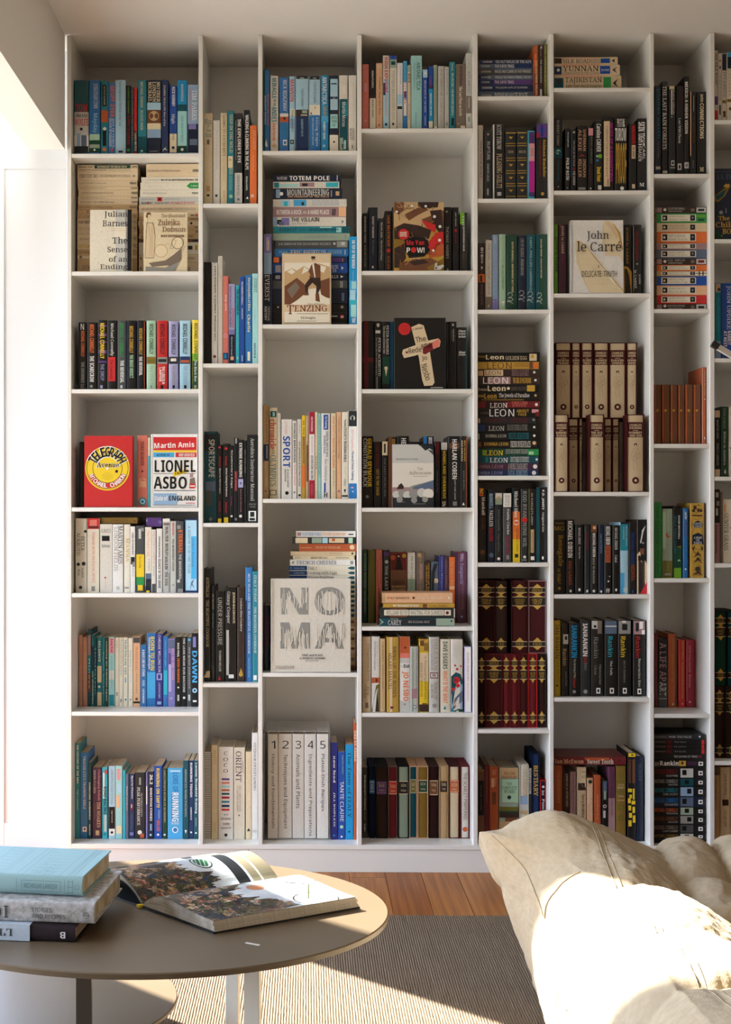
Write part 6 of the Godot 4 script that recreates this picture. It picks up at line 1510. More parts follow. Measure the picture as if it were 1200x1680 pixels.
func fill_bay_4() -> void:
	bay = 4
	shelf_row(1, "along", -0.03)
	bk("P", "salmon", 180.1, 2440.7, 21.4, 222.5, "t s pink 212.4 178.2 7.5 13.9 Slavomir Rawicz|r pink 160.1 131.9 6.4 15|t s pink 125.8 67.4 8.6 12.9 The Long Walk|e pink 10.7 35.2 4.3")
	bk("P", "black", 203.7, 2440.7, 21.2, 232.5, "t m white 202.3 143.9 7.4 13.8 ANNAPURNA|r ivory 110.2 11 0 21.2|t b char 105.6 47.2 8.5 13.8 MAURICE HERZOG")
	bk("P", "peach", 225.8, 2440.7, 20.6, 226.3, "r sand 218.3 208.2 2.1 18.6|t s char 178 55.2 7.2 15.5 Further Than Any Man|e char 9.8 20.9 2.6")
	bk("P", "offwhite", 248.2, 2440.7, 20.4, 250.8, "r pblue 171.9 10.8 0 20.4|r navy 159.8 119.5 1 8.2|t b red 244.3 127.6 5.1 16.3 HIGH EXPOSURE|t n salmon 119.5 51.1 7.1 13.3 BREASHEARS|r navy 26.9 18.8 6.1 14.3")
	bk("P", "ivory", 270.7, 2440.7, 22.8, 250.7, "r royal 250.7 238.2 0 22.8|r sage 238.2 210 0 22.8|r dteal 232.1 220.1 4.6 18.3|t s grey 201.9 36.9 9.1 16 TOUCHING MY FATHER'S SOUL|t s steel 201.9 51 4.6 7.8 JAMLING TENZING NORGAY|r char 28.8 20.8 8 14.8")
	bk("P", "white", 295.0, 2440.7, 18.6, 226.0, "t s steel 215.9 155.5 7.4 14 JAN MORRIS|t s mauve 149.5 91.1 7.4 11.2 Terra Incognita|r pblue 121.3 87.1 0 18.6|r char 83.1 73 0.9 16.7|r lgrey 71 10.6 0 18.6|e red 9.3 24.7 1.9")
	bk("P", "sky", 315.1, 2440.7, 12.6, 232.0, "r white 161.5 111.2 1.3 11.3|t s red 167.6 91.1 3.8 10.1 South|r indigo 131.3 111.2 2.5 10.1|r offwhite 107.2 50.8 1.3 11.3|r blue 50.8 10.5 1.3 11.3")
	bk("P", "cream", 329.2, 2440.7, 10.8, 218.8, "r sage 217.8 195.7 1.1 9.7|t b black 191.6 159.4 2.2 9.1 WICK|t s tan 157.4 101.1 3.8 7 the ascent|t b taupe 91 38.7 3.8 7 NO ESCAPE")
	bk("P", "aqua", 341.3, 2440.7, 35.7, 250.3, "t n char 227.8 135.2 17.8 30.3 ANTARCTICA|t n slate 223.7 139.2 7.9 13.6 Beyond the Southern Ocean|t n slate 62.7 20.5 14.3 17.8 PENGUIN")
	bk("P", "royal", 379.1, 2440.7, 17.2, 204.5, "r pblue 203.5 177.3 0.9 16.3|e white 8.6 191.4 3.4|t n white 167.3 62.6 6 11.2 MOUNTAINS OF THE MIND|r steel 50.5 18.3 6.9 10.3")
	bk("P", "navy", 398.4, 2440.7, 15.0, 213.5, "r royal 213.5 151.1 0 15|t n red 183.3 143 5.2 9.7 JOE SIMPSON|r bright 139 30.3 0 15|t b white 124.9 50.5 5.2 10.2 TOUCHING THE VOID|r ivory 32.4 10.2 0 15")
	bk("P", "sage", 415.2, 2440.7, 12.2, 218.4, "t s grey 209.4 50.4 3.6 8.5 THE LAND OF THE SNOWMAN|r ivory 16.2 10.2 3.6 10.9")
	bk("P", "lgrey", 429.7, 2440.7, 21.0, 215.3, "r taupe 215.3 10.1 19.3 21|t s taupe 205.3 116.7 7.3 14.7 JOE SIMPSON|t s grey 110.7 20.1 7.3 14.7 STORMS OF SILENCE")
	bk("P", "lgrey", 451.8, 2440.7, 14.8, 213.2, "t s grey 205.2 120.7 4.4 10.3 JOE SIMPSON|r grey 30.1 18.1 4.4 10.3")
	bk("P", "teal", 467.9, 2440.7, 18.8, 228.0, "t s white 223.2 199.1 6.6 12.2 Benuzzi|t s white 191 50.2 6.6 13.1 NO PICNIC ON MOUNT KENYA|r dnavy 42.1 18 5.6 15")
	bk("P", "taupe", 488.0, 2440.7, 33.0, 221.1, "t S choc 215 150.7 11.6 23.1 Beryl Markham|t S ivory 146.6 50.1 11.6 21.5 The Last Place on Earth|r ivory 17.9 9.8 16.5 31.4|e cream 8.6 23.9 2")
	bk("P", "lgrey", 522.1, 2440.7, 19.2, 257.1, "t s grey 237 206.9 7.7 11.5 Simon Winchester|t s taupe 198.8 122.4 5.8 14.4 ATLANTIC|r taupe 115.3 58 0 19.2|t s white 110.3 74.1 6.7 12.5 Biography|r lgrey 56 11.7 1.9 17.3|r grey 45.9 29.8 5.8 13.5")
	shelf_row(2, "along", -0.045)
	bk("H", "black", 180.8, 1974.0, 18.1, 199.5, "t b lgrey 189.4 102.5 6.3 11.8 NURUDDIN FARAH|t b grey 94.4 21.7 6.3 11.8 DEAD CERT IN ZAIRE")
	bk("H", "dnavy", 200.2, 1974.0, 31.0, 219.7, "t b white 189.4 118.6 13 19.2 RUPERT THOMSON|t n grey 112.6 62 14 18.6 THE INSULT|r white 25.7 17.6 12.4 18.6")
	bk("H", "char", 233.5, 1974.0, 21.1, 183.2, "t s white 169.1 118.5 8.4 14.4 Martin Amis|t s white 110.5 43.8 8.4 13.7 The Second Plane")
	bk("H", "black", 255.7, 1974.0, 23.3, 207.4, "t s orange 193.2 90.2 8.2 16.3 IAN McEWAN|e red 12.2 76 6.4|t s rust 57.9 13.4 8.2 16.3 SOLAR")
	bk("H", "black", 280.0, 1974.0, 6.6, 219.5, "")
	bk("H", "black", 451.5, 1974.0, 25.9, 220.1, "e grey 9.1 204.8 3.9|t n lgrey 156.3 49.3 6.5 15.5 THOMAS HARRIS|e grey 11.7 12.9 3.9")
	bk("H", "black", 479.3, 1974.0, 20.9, 218.8, "t b lgrey 202.7 156.2 8.3 12.9 JIM CRACE|e red 11 142.1 4.7|t s crimson 136 99.7 8.3 14.6 Genesis")
	bk("H", "black", 503.9, 1974.0, 25.1, 201.6, "r lime 201.6 162.2 0 15.1|t s white 192.5 154.1 8.8 15.1 THE|t b white 154.1 73.4 10 15.6 QUICKENING MAZE|t n mustard 69.3 16.8 10 15.1 ADAM FOULDS")
	shelf_row(3, "along", -0.045)
	bk("H", "black", 180.8, 1585.9, 38.3, 230.7, "r dred 229.9 5.6 6.9 19.1|r dred 108.7 94.5 0 38.3|t n maroon 223.9 42 10 16.1 HOUSE OF SPLENDID ISOLATION")
	bk("H", "black", 220.8, 1585.9, 23.3, 229.9, "e lgrey 12.2 217.7 5.2|e sand 12.1 213.7 3.7|r lgrey 199.5 189.4 3.5 19.8|t s white 175.3 48 12.8 20.5 PETER ACKROYD|t n lgrey 175.3 50 5.1 9.3 Dan Leno and the Limehouse Golem|r grey 46 5.5 7 10.5")
	bk("H", "black", 246.3, 1585.9, 25.7, 228.8, "t s white 215.7 118.7 14.2 21.9 PETER HANDKE|t s ivory 213.6 122.7 3.9 10.8 The House of Doctor Dee|r dgreen 112.6 7.5 1.3 24.5|e dgreen 12.2 98.5 7.1|e sand 12.9 74.2 5.7|P sand 9 70.2 17.5 70.2 12.9 45.9|r black 21.7 5.5 0 25.7")
	bk("H", "dteal", 273.1, 1585.9, 12.6, 228.8, "r navy 227.7 5.5 0 6.3")
	bk("H", "black", 458.7, 1585.9, 7.8, 227.4, "")
	bk("H", "black", 467.6, 1585.9, 25.5, 228.2, "r lgrey 221.3 213.2 10.2 16.6|t b lgrey 203.1 162.7 12.8 17.9 Paul Micou|t n grey 201.1 168.8 6.4 10.7 The Music Programme")
	bk("H", "black", 495.0, 1585.9, 32.8, 209.5, "r dteal 209.1 5.2 30.1 32.8|h b white 201 193 4.9 27.8 A Home at|h b white 190.9 184.9 4.9 27.8 the End of|h b white 181.9 174.8 4.9 27.8 the World|h b white 130.4 122.3 6.6 26.2 Michael|h b white 121.3 114.2 4.9 27.8 Cunningham")
	shelf_row(4, "along", -0.05)
	bk("H", "black", 181.2, 1197.0, 35.5, 237.8, "t b yellow 230.1 69.2 17.7 30.2 GERALD SEYMOUR|t b lgrey 230.1 69.2 2.8 16 CONDITION BLACK|e grey 16 36.9 5.3")
	bk("H", "black", 218.2, 1197.0, 26.2, 219.0, "t b dred 210.9 132 9.2 18.3 TOBY NICHOLS|t b gold 127.9 40.9 9.2 18.3 CUT TO THE CHASE")
	bk("H", "black", 245.9, 1197.0, 19.7, 221.0, "r cream 220 174.4 1 18.7|r char 212.9 182.5 6.9 12.8|t n grey 166.3 36.9 7.9 12.8 THE LAST DETECTIVE")
	bk("H", "choc", 267.0, 1197.0, 26.2, 235.1, "t b gold 227 208.8 13.1 22.3 DO|r brown 235.1 0.4 0 13.1")
	bk("H", "black", 296.5, 1197.0, 39.1, 238.3, "t b white 231 210.8 13.7 29.3 HE")
	bk("H", "black", 336.9, 1197.0, 44.1, 218.9, "")
	bk("H", "dnavy", 383.4, 1197.0, 34.6, 237.0, "r blue 237 212.8 0 12.1|t b white 233 212.8 17.3 29.4 MOS")
	bk("H", "dmaroon", 420.5, 1197.0, 18.3, 219.8, "r dred 216.8 180.4 3.7 14.6|t n dred 208.7 148 6.4 11.9 WITHOUT REMORSE|r char 137.9 0.4 0 18.3|t n grey 121.8 51 7.3 11 DAVID ESTES")
	bk("H", "black", 441.9, 1197.0, 21.9, 218.8, "r lgrey 216.8 192.5 1.1 20.8|t b yellow 188.5 30.7 6.6 15.8 HOMELAND OVERDRIVE|h b white 20.6 4.5 4.4 16.4 SF")
	bk("H", "black", 465.8, 1197.0, 38.5, 237.6, "r brown 214.7 196.5 3.8 37.7|t b white 226.9 95.4 13.5 28.8 HARLAN COBEN|t n white 93.4 26.7 19.2 25 JUST ONE LOOK|r grey 20.6 6.5 15.4 28.8")
	bk("H", "black", 506.3, 1197.0, 22.1, 237.6, "r rust 236.9 0.4 19.5 22.1|t b gold 222.8 154.1 12.2 16.6 BEAT THE REAPER|t b sand 222.8 154.1 3.3 7.7 BANG BANG DEAD|t n grey 123.7 57 7.7 13.3 JOSH BAZELL|P white 5.5 8.5 9.9 18.6 14.4 8.5")
	shelf_row(5, "along", -0.136)
	bk("H", "dgreen", 185.1, 807.4, 15.8, 248.1, "t s sage 237.8 117.9 5.5 11.9 WITCHES WICKED|t s sage 107.6 33.2 6.3 10.3 ROBERT")
	bk("H", "olive", 203.7, 807.4, 24.5, 246.7, "t s mustard 227.5 128.3 9.8 18.4 THE AUTOMATIC|t s mustard 117.9 37.3 9.8 17.1 JOHN IRVING")
	bk("H", "salmon", 230.1, 807.4, 22.4, 248.1, "r brown 215.1 124.1 6.7 8.5|r brown 235.7 132.4 16.1 17.9|t n brown 118 45.6 7.8 14.6 PARADISE")
	bk("H", "char", 255.3, 807.4, 22.4, 246.7, "r purple 239.9 227.5 2.2 20.2|e lgrey 11.8 206.8 6.2|t b lgrey 194.4 111.8 6.7 15.7 THE LAST")
	bk("H", "brown", 279.5, 807.4, 56.9, 239.9, "r dred 238.9 178.9 0 56.9|e rust 9.1 221.3 8|e gold 46.9 227.5 7.1|e black 28.4 227.5 6.8|P black 17.1 180 22.7 223.4 34.1 223.4 42.7 180|e sand 28.4 225.4 3.4|h m choc 144.9 130.4 8.5 48.3 2666|h n sand 126.3 119 5.7 51.2 ROBERTO|h n sand 117 109.7 6.8 50 BOLAÑO")
	bk("H", "white", 337.9, 807.4, 26.5, 238.5, "r sage 149 76.7 0 26.5|t n green 225.4 118 9.3 19.1 He Kills Coppers")
	bk("H", "taupe", 366.8, 807.4, 28.6, 240.5, "r tan 235.8 223.4 5.7 17.1|r mauve 200.7 149 14.3 22.9|t s tan 231.7 97.4 8.6 20 The Imaginary Girls")
	bk("H", "choc", 396.9, 807.4, 19.1, 206.9, "t b gold 200.7 103.6 9.5 15.3 FURTHER UP THE|t b gold 194.5 103.6 2.9 8 ON MINOR ROAD")
	bk("H", "slate", 417.9, 807.4, 24.9, 207.7, "e sand 16.8 142.9 8.1|P char 1.2 169.7 9.9 200.7 22.4 200.7 12.4 169.7 8.7 97.4 1.2 66.5|e char 16.4 140.8 1.5")
	bk("H", "indigo", 444.1, 807.4, 18.5, 226.7, "t s lav 223.4 111.9 6.5 12.9 Cristina Marquez")
	bk("H", "plum", 463.7, 807.4, 12.7, 226.7, "t s mauve 213.1 118.1 4.4 8.2 Guillermo Martinez")
	bk("H", "orange", 478.1, 807.4, 21.3, 223.4, "t s peach 209 124.3 7.5 14.9 The Yellow Man|r peach 124.3 114 2.1 19.2")
	bk("H", "wine", 500.8, 807.4, 38.9, 241.2, "r plum 240 0.5 0 7.8|r mauve 235.8 215.2 19.4 27.2|t s lav 231.7 132.6 11.7 28 Six Suspects|t s mauve 136.7 45.9 19.4 29.1 The Road To Wanting|e lav 21.4 21.1 3.9")
	shelf_row(5, "pile", -0.015)
	bk("Hs", "peach", 475.7, 882.6, 34.2, 231.9, "r tan 231.9 221.9 0 34.2|t n red 213.9 203.9 13.7 20.5 P|t n choc 203.9 141.8 13.7 20.5 AT BARKER|e dred 17.7 127.7 4|t n ivory 117.7 33.6 13.7 20.5 TOBY'S ROOM|e ivory 17.7 11.6 4")
	bk("Hs", "gold", 482.2, 867.3, 14.9, 234.3, "r brown 104.1 90.1 0.7 13.4|t b white 202.3 116.1 3.7 10.5 THE TESTAMENT OF MARY|t n brown 82.1 26 4.5 9.7 Colm Toibin")
	bk("Hs", "char", 486.2, 834.5, 32.6, 248.7, "r brown 216.3 160.2 1.6 31|r ivory 235.3 154.2 8.1 26.1|t n char 228.3 158.2 10.4 23.5 WILLIAM BOYD|r ivory 152.2 39 8.1 26.1|t n char 148.2 42 10.4 23.5 WAITING FOR SUNRISE|r ivory 37 16 8.1 26.1|e dred 16.7 27.5 5.5|r ivory 6 3 1.6 31")
	bk("Hs", "dteal", 482.2, 807.4, 26.7, 246.3, "P sage 24.1 246.3 13.4 232.3 2.7 246.3|r char 212.3 62.1 2.7 24.1|r sage 60.1 0 1.3 25.4|t s white 218.3 174.2 4 18.7 CAREY|t s lgrey 210.3 184.2 20.1 25.4 PETER|t s lgrey 152.2 82.1 10.7 17.4 HIS ILLEGAL SELF|e dnavy 16.7 10 3")
	shelf_row(6, "along", -0.015)
	bk("H", "beige", 179.7, 523.8, 27.8, 248.2, "r lgrey 246 1.3 25.5 27.8|t s taupe 226 101.6 13.9 23.6 Dangerous Love|t s taupe 83.5 55.5 13.9 22.2 BEN|t s taupe 89.6 47.4 4.2 12.5 OKRI|r taupe 31.4 13.3 9.7 19.4")
	bk("H", "white", 209.7, 523.8, 27.4, 249.1, "t s taupe 234 137.8 8.2 15 The Hired Man Ousmane|t s lgrey 234 151.8 17 23.3 Vincent van|r rust 113.7 95.6 0 27.4|r choc 109.7 99.6 13.7 19.2|P olive 0 1.3 15 87.6 26 93.6 26 1.3|P choc 12.3 1.3 19.2 81.6 23.3 1.3")
	bk("H", "tan", 238.4, 523.8, 17.1, 242.1, "r sand 238.1 5.4 2.6 14.6|r tan 236.1 7.4 4.3 12.9|t s brown 218 77.6 6.9 10.3 CARYL PHILLIPS")
	bk("H", "gold", 259.5, 523.8, 40.2, 247.3, "r sand 246.1 1.5 10 18.1|t n choc 216.1 49.6 20.1 31.3 BRING UP THE BODIES|t n choc 194 73.7 4.8 16.9 HILARY MANTEL|r dred 19.5 11.5 12.1 22.1")
	bk("H", "white", 301.5, 523.8, 35.4, 248.4, "r rust 248.2 194.1 0 35.4|r salmon 194.1 178 0 35.4|e choc 19.4 212.1 3.5|r lgrey 178 162 0 35.4|h b char 158 145.9 14.1 33.6 Bat|h n grey 153.9 147.9 3.5 12.4 The|t b orange 133.9 37.6 8.8 30.1 JO NESBO|r lgrey 37.6 1.5 0 35.4|e grey 17.7 25.6 3.5")
	bk("H", "lgrey", 338.0, 523.8, 26.3, 216.2, "r sage 214.1 1.6 2.6 10.5|t s slate 212.1 69.8 15.8 22.4 GABRIEL GARCIA MARQUEZ|t s grey 198.1 77.8 5.8 11.9 The Story of a Sailor|r mauve 77.8 45.7 2.6 21.1|e slate 13.2 17.6 6.6|e lgrey 13.2 17.6 4.5")
	bk("H", "yellow", 367.0, 523.8, 30.7, 240.3, "r gold 240.3 198.1 0 30.7|r brown 236.2 218.2 3.1 15.4|r mustard 228.2 202.2 15.4 29.2|r sand 194.1 101.9 0 30.7|t s brown 184.1 41.8 15.4 23.1 A Thousand Splendid Suns|t s brown 162.1 49.8 3.7 10.5 KHALED HOSSEINI|r choc 25.7 1.7 0 30.7|r brown 29.7 23.7 9.2 24.6")
	bk("H", "lgrey", 399.7, 523.8, 32.9, 247.5, "t s grey 240.3 138 16.5 26.3 GILLIAN|t s mauve 240.3 138 4.9 13.8 SLOVO LONDON|r dred 131 112 2.6 29|r lgrey 128.4 114.6 4.6 27|r mauve 126 118 9.9 21.4|t s taupe 98 41.8 16.5 26.3 KINGS OF|t s taupe 93.9 47.8 4.9 13.8 ALBION|e grey 17.3 21.8 7.4")
	bk("H", "ivory", 435.3, 523.8, 34.5, 240.3, "t b dgreen 232.3 142.1 9.7 24.2 DAVE EGGERS|t b orange 136.1 29.9 9.7 24.2 WHAT IS THE WHAT|P teal 10.4 9.8 20.7 9.8 15.5 21.8")
	bk("H", "offwhite", 471.5, 523.8, 38.3, 240.4, "t s lgrey 222.3 182.3 7.7 30.7 Lisa See|e crimson 12.8 154.2 3.3|e crimson 31.6 152.2 2.9|e red 19.5 142.2 4.2|P dteal 0 1.9 0 118.1 15.3 132.1 30.7 126.1 37.6 106.1 37.6 1.9|e red 17.2 106.1 11.5|e crimson 17.2 106.1 5.7|e red 22 88.1 6.7|e red 7.7 76 5.7|P steel 0 1.9 0 58 17.2 82 37.6 94.1 37.6 1.9|P slate 3.8 5.9 11.5 46 37.6 74 37.6 37.9|P peach 5.7 21.9 19.2 42 11.5 21.9|P dgreen 3.8 1.9 23 11.9 37.6 9.9 37.6 1.9|P teal 0 1.9 0 17.9 13.4 1.9")
	bk("H", "lav", 515.0, 523.8, 22.9, 216.4, "r white 214.4 1.9 2.3 20.6|t s crimson 196.3 102.1 9.2 14.2 KAZUO ISHIGURO|t s pink 98.1 38 9.2 14.9 Nocturnes")
	shelf_row(9, "along", -0.08)
	bk("H", "black", 180.1, 91.9, 20.5, 235.2, "t s white 210.7 92.5 7.2 14.3 Shakespeare's Sonnets|r grey 86.4 59.9 9.8 11.1|t s white 47.6 23.2 8.2 13.3 Folio")
	bk("C", "dnavy/dnavy", 204.4, 91.9, 21.1, 240.6, "r blue 194.5 149.7 2.1 19|r sand 188.4 186.3 4.2 16.9|r sand 157.8 155.8 4.2 16.9|h s sand 180.2 163.9 6.3 14.8 MRS D")
	bk("C", "char/choc", 227.4, 91.9, 39.0, 240.6, "r purple 190.5 146.7 3.1 35.9|r mauve 186.4 150.8 4.7 34.3|r purple 184.4 152.8 5.5 33.5|h s sand 182.4 168.1 9.8 29.3 The Way|h s sand 164 155.9 9.8 29.3 Trollope")
	bk("C", "taupe/dred", 268.9, 91.9, 30.0, 240.7, "r sand 190.6 146.8 1.5 28.5|r red 188.2 149.2 2.7 27.3|h s sand 182.5 168.2 6 24 The Eustace|h s sand 164.1 153.9 7.5 22.5 Diamonds")
	bk("C", "black/sage", 301.7, 91.9, 36.3, 240.8, "r sand 190.7 146.9 1.8 34.5|r black 188.3 149.3 2.9 33.4|h s sand 184.6 168.3 9.1 27.3 Lady Anna|h s sand 164.2 154 9.1 27.3 Trollope")
	bk("C", "peach/dteal", 340.2, 91.9, 25.3, 240.9, "r sage 196.9 150 3 22.3|r olive 194 152.9 4.6 20.8|h s sand 188.7 174.5 7.6 17.7 Rachel|h s sand 168.4 160.2 7.6 17.7 Ray")
	bk("C", "peach/mustard", 367.7, 91.9, 34.5, 241.0, "r sand 194.9 152.2 2.1 32.4|r dgreen 192.5 154.6 3.1 31.4|h s sand 188.8 174.6 8.6 25.9 Orley Farm|h s sand 168.5 160.3 8.6 25.9 Trollope")
	bk("C", "choc/dmaroon", 404.5, 91.9, 33.3, 241.1, "r sand 193 144.1 2.7 30.6|r brown 190.6 146.6 3.7 29.6|h s sand 184.9 170.6 8.3 25 The Claverings|h s sand 164.5 154.3 10 23.3 Trollope")
	bk("C", "tan/tan", 439.1, 91.9, 30.8, 241.2, "r gold 193.1 152.3 3.1 27.7|r choc 191.1 154.4 3.7 27.1|h s sand 187 174.8 7.7 23.1 The Warden|h s sand 168.6 160.5 9.2 21.6 Trollope")
	bk("C", "maroon/sand", 471.7, 91.9, 35.3, 241.3, "r rust 195.2 152.4 1.8 33.5|r sand 192.8 154.9 2.8 32.5|r rust 191.1 156.5 3.5 31.8|h s sand 189.1 172.8 7.1 28.2 Doctor Thorne|h s sand 168.7 158.6 8.8 26.5 Trollope")
	bk("C", "dred/offwhite", 510.1, 91.9, 30.0, 241.3, "t n brown 219.8 58.9 10.5 22.5 THE SCARLET PIMPERNEL|e rust 15.7 30.3 8.2")
	face_book("brown, black and red patterned cover with white title and dots", "gold", 283.5, 1974.0, -10.0, 163.6, 227.5, 22, "r tan 227.5 146.2 0 163.6|P brown 0 227.5 32.7 227.5 32.7 200.3 16.4 186.3 0 194.3|P choc 78.5 227.5 147.3 227.5 144 210.3 98.2 204.3 78.5 214.3|P brown 32.7 186.3 81.8 210.3 114.5 202.3 81.8 186.3 49.1 166.2|P brown 90 170.2 130.9 186.3 155.4 200.3 163.6 198.3 163.6 146.2 114.5 154.2|P choc 117.8 198.3 155.4 202.3 163.6 130.2 147.3 126.2 130.9 150.2|P choc 0 142.2 32.7 158.2 81.8 150.2 122.7 134.2 114.5 106.2 49.1 98.1 0 106.2|P mustard 0 106.2 49.1 102.1 49.1 90.1 0 70.1|P red 90 166.2 117.8 158.2 137.4 150.2 134.2 126.2 108 142.2|P red 117.8 102.1 137.4 126.2 163.6 130.2 163.6 90.1 139.1 86.1 130.9 70.1 108 74.1|P rust 134.2 82.1 163.6 90.1 163.6 50.1 114.5 42.1 111.3 66.1|P choc 0 74.1 32.7 90.1 39.3 42.1 16.4 10 0 10|P choc 32.7 106.2 73.6 118.2 111.3 102.1 117.8 66.1 98.2 46.1 49.1 42.1 36 70.1|P brown 16.4 26 65.4 38.1 122.7 42.1 147.3 26 114.5 2 16.4 2|P choc 49.1 30.1 98.2 38.1 114.5 26 65.4 18|P mustard 106.4 10 163.6 42.1 163.6 2 114.5 2|L black 2 39.3 108.2 45.8 114.2 54 118.2 62.2 120.2|L mustard 0.9 42.5 174.2 34.4 178.2 27.8 182.3 21.3 188.3|L gold 0.6 37.6 192.3 39.3 182.3 36 174.2 37.6 166.2|L brown 2 49.1 218.3 45.8 208.3 39.3 206.3 32.7 200.3|L tan 2 62.2 54.1 67.1 62.1 70.4 70.1 65.4 78.1|L tan 1.4 36 20 42.5 24 47.4 32.1 55.6 34.1|L choc 0.9 83.4 138.2 91.6 140.2 98.2 134.2 99.8 126.2|L gold 1.4 108 154.2 116.2 158.2 124.4 160.2 130.9 164.2|L brown 0.9 45.8 210.3 40.9 218.3 34.4 222.3 26.2 218.3|L tan 1.4 6.5 134.2 4.9 142.2 6.5 152.2 3.3 158.2|L mustard 0.6 86.7 28 81.8 36.1 75.3 42.1 67.1 40.1|L mustard 1.4 145.6 18 137.4 18 132.5 10 124.4 10|L brown 0.6 57.3 194.3 52.4 188.3 45.8 182.3 39.3 176.2|L brown 2 96.5 24 93.3 16 86.7 10 78.5 12|L gold 2 150.5 114.2 142.3 110.2 135.8 114.2 127.6 116.2|L choc 1.4 96.5 90.1 88.4 94.1 80.2 96.1 76.9 104.1|L choc 1.4 114.5 220.3 117.8 224.3 117.8 224.3 119.4 224.3|L black 2 93.3 156.2 91.6 148.2 85.1 140.2 83.4 132.2|L brown 1.4 19.6 52.1 11.5 56.1 3.3 58.1 3.3 64.1|L tan 0.9 39.3 184.3 31.1 186.3 22.9 188.3 21.3 196.3|L black 1.4 68.7 42.1 73.6 36.1 81.8 32.1 88.4 26|L gold 1.4 37.6 198.3 44.2 204.3 52.4 204.3 60.5 202.3|L choc 1.4 54 48.1 54 58.1 49.1 64.1 42.5 68.1|L mustard 0.6 73.6 90.1 67.1 84.1 58.9 86.1 52.4 80.1|L brown 0.9 75.3 48.1 83.4 50.1 90 44.1 90 34.1|L brown 0.9 8.2 128.2 4.9 136.2 3.3 140.2 3.3 144.2|L mustard 0.9 132.5 42.1 140.7 40.1 147.3 46.1 155.4 46.1|L brown 0.9 137.4 34.1 145.6 30.1 153.8 36.1 160.3 40.1|L tan 2 103.1 112.2 106.4 104.1 114.5 102.1 121.1 104.1|L choc 1.4 126 210.3 127.6 202.3 124.4 194.3 127.6 186.3|L choc 0.9 142.3 54.1 134.2 54.1 126 52.1 117.8 56.1|L tan 0.9 44.2 112.2 52.4 112.2 58.9 108.2 60.5 98.1|L tan 1.4 9.8 214.3 18 208.3 24.5 212.3 32.7 214.3|L tan 1.4 26.2 208.3 22.9 216.3 18 224.3 9.8 224.3|L choc 1.4 67.1 196.3 63.8 206.3 55.6 208.3 49.1 204.3|L brown 1.4 72 86.1 63.8 84.1 55.6 86.1 47.4 86.1|L mustard 1.4 98.2 62.1 90 62.1 81.8 60.1 75.3 54.1|L tan 1.4 108 208.3 114.5 204.3 122.7 206.3 129.3 210.3|L rust 1.4 21.3 78.1 22.9 86.1 29.5 92.1 36 96.1|L gold 0.6 88.4 202.3 86.7 210.3 80.2 218.3 73.6 222.3|L tan 0.6 88.4 84.1 96.5 82.1 101.4 76.1 109.6 76.1|L mustard 0.9 104.7 46.1 101.4 54.1 93.3 56.1 86.7 62.1|L brown 0.9 19.6 66.1 27.8 64.1 36 64.1 40.9 56.1|L tan 2 153.8 88.1 150.5 96.1 147.3 104.1 140.7 110.2|L choc 0.9 144 106.2 142.3 98.1 135.8 94.1 127.6 96.1|L gold 0.9 65.4 104.1 62.2 112.2 58.9 120.2 57.3 128.2|L tan 0.9 27.8 118.2 34.4 122.2 40.9 128.2 49.1 130.2|L black 1.4 24.5 64.1 16.4 66.1 8.2 62.1 3.3 62.1|L brown 0.6 104.7 42.1 109.6 48.1 112.9 58.1 111.3 66.1|L black 0.9 44.2 54.1 49.1 48.1 57.3 44.1 60.5 36.1|L rust 0.6 65.4 76.1 58.9 80.1 57.3 90.1 58.9 98.1|L tan 0.9 75.3 72.1 81.8 76.1 83.4 86.1 90 92.1|L choc 1.4 101.4 60.1 108 56.1 116.2 56.1 122.7 62.1|L rust 1.4 24.5 92.1 32.7 92.1 39.3 98.1 47.4 96.1|L brown 1.4 31.1 204.3 39.3 208.3 45.8 204.3 54 204.3|L mustard 0.9 72 68.1 78.5 70.1 86.7 74.1 94.9 78.1|L tan 2 99.8 66.1 93.3 62.1 91.6 52.1 93.3 44.1|L mustard 2 19.6 36.1 21.3 26 22.9 18 21.3 10|L rust 1.4 47.4 80.1 55.6 78.1 62.2 82.1 70.4 80.1|L choc 0.9 104.7 110.2 99.8 118.2 93.3 120.2 85.1 118.2|L black 0.9 99.8 70.1 98.2 60.1 93.3 54.1 93.3 44.1|L rust 1.4 142.3 88.1 135.8 94.1 130.9 100.1 126 108.2|L choc 1.4 121.1 74.1 122.7 84.1 126 92.1 132.5 98.1|L choc 1.4 18 166.2 16.4 176.2 16.4 184.3 11.5 192.3|P black 36 98.1 65.4 112.2 98.2 108.2 111.3 94.1 111.3 66.1 94.9 48.1 52.4 48.1 36 66.1|P red 90 166.2 117.8 158.2 137.4 150.2 130.9 128.2 108 142.2|P red 117.8 98.1 137.4 122.2 160.3 126.2 160.3 94.1 139.1 86.1 130.9 70.1 111.3 74.1|e white 58.9 213.7 4.1|e white 103.9 212.7 4.1|e white 8.2 194.7 4.1|e white 132.5 178.2 4.9|e white 150.5 145.2 4.9|e white 148.9 100.1 4.9|e white 128.4 66.1 4.1|e red 31.1 120.2 18|h b ivory 128.2 112.2 19.6 40.9 BOOK PRIZE|h b red 100.1 84.1 40.9 98.2 Mo Yan|h b white 76.1 59.1 40.9 52.4 P|e red 63.8 68.1 9|h b white 76.1 59.1 74.4 99.8 W!|h n ivory 42.1 38.1 54 85.1 a novel|P lgrey 130.9 2 134.2 24 140.7 26 140.7 14 160.3 20 163.6 14 150.5 2|e dred 137.4 8 3.3")
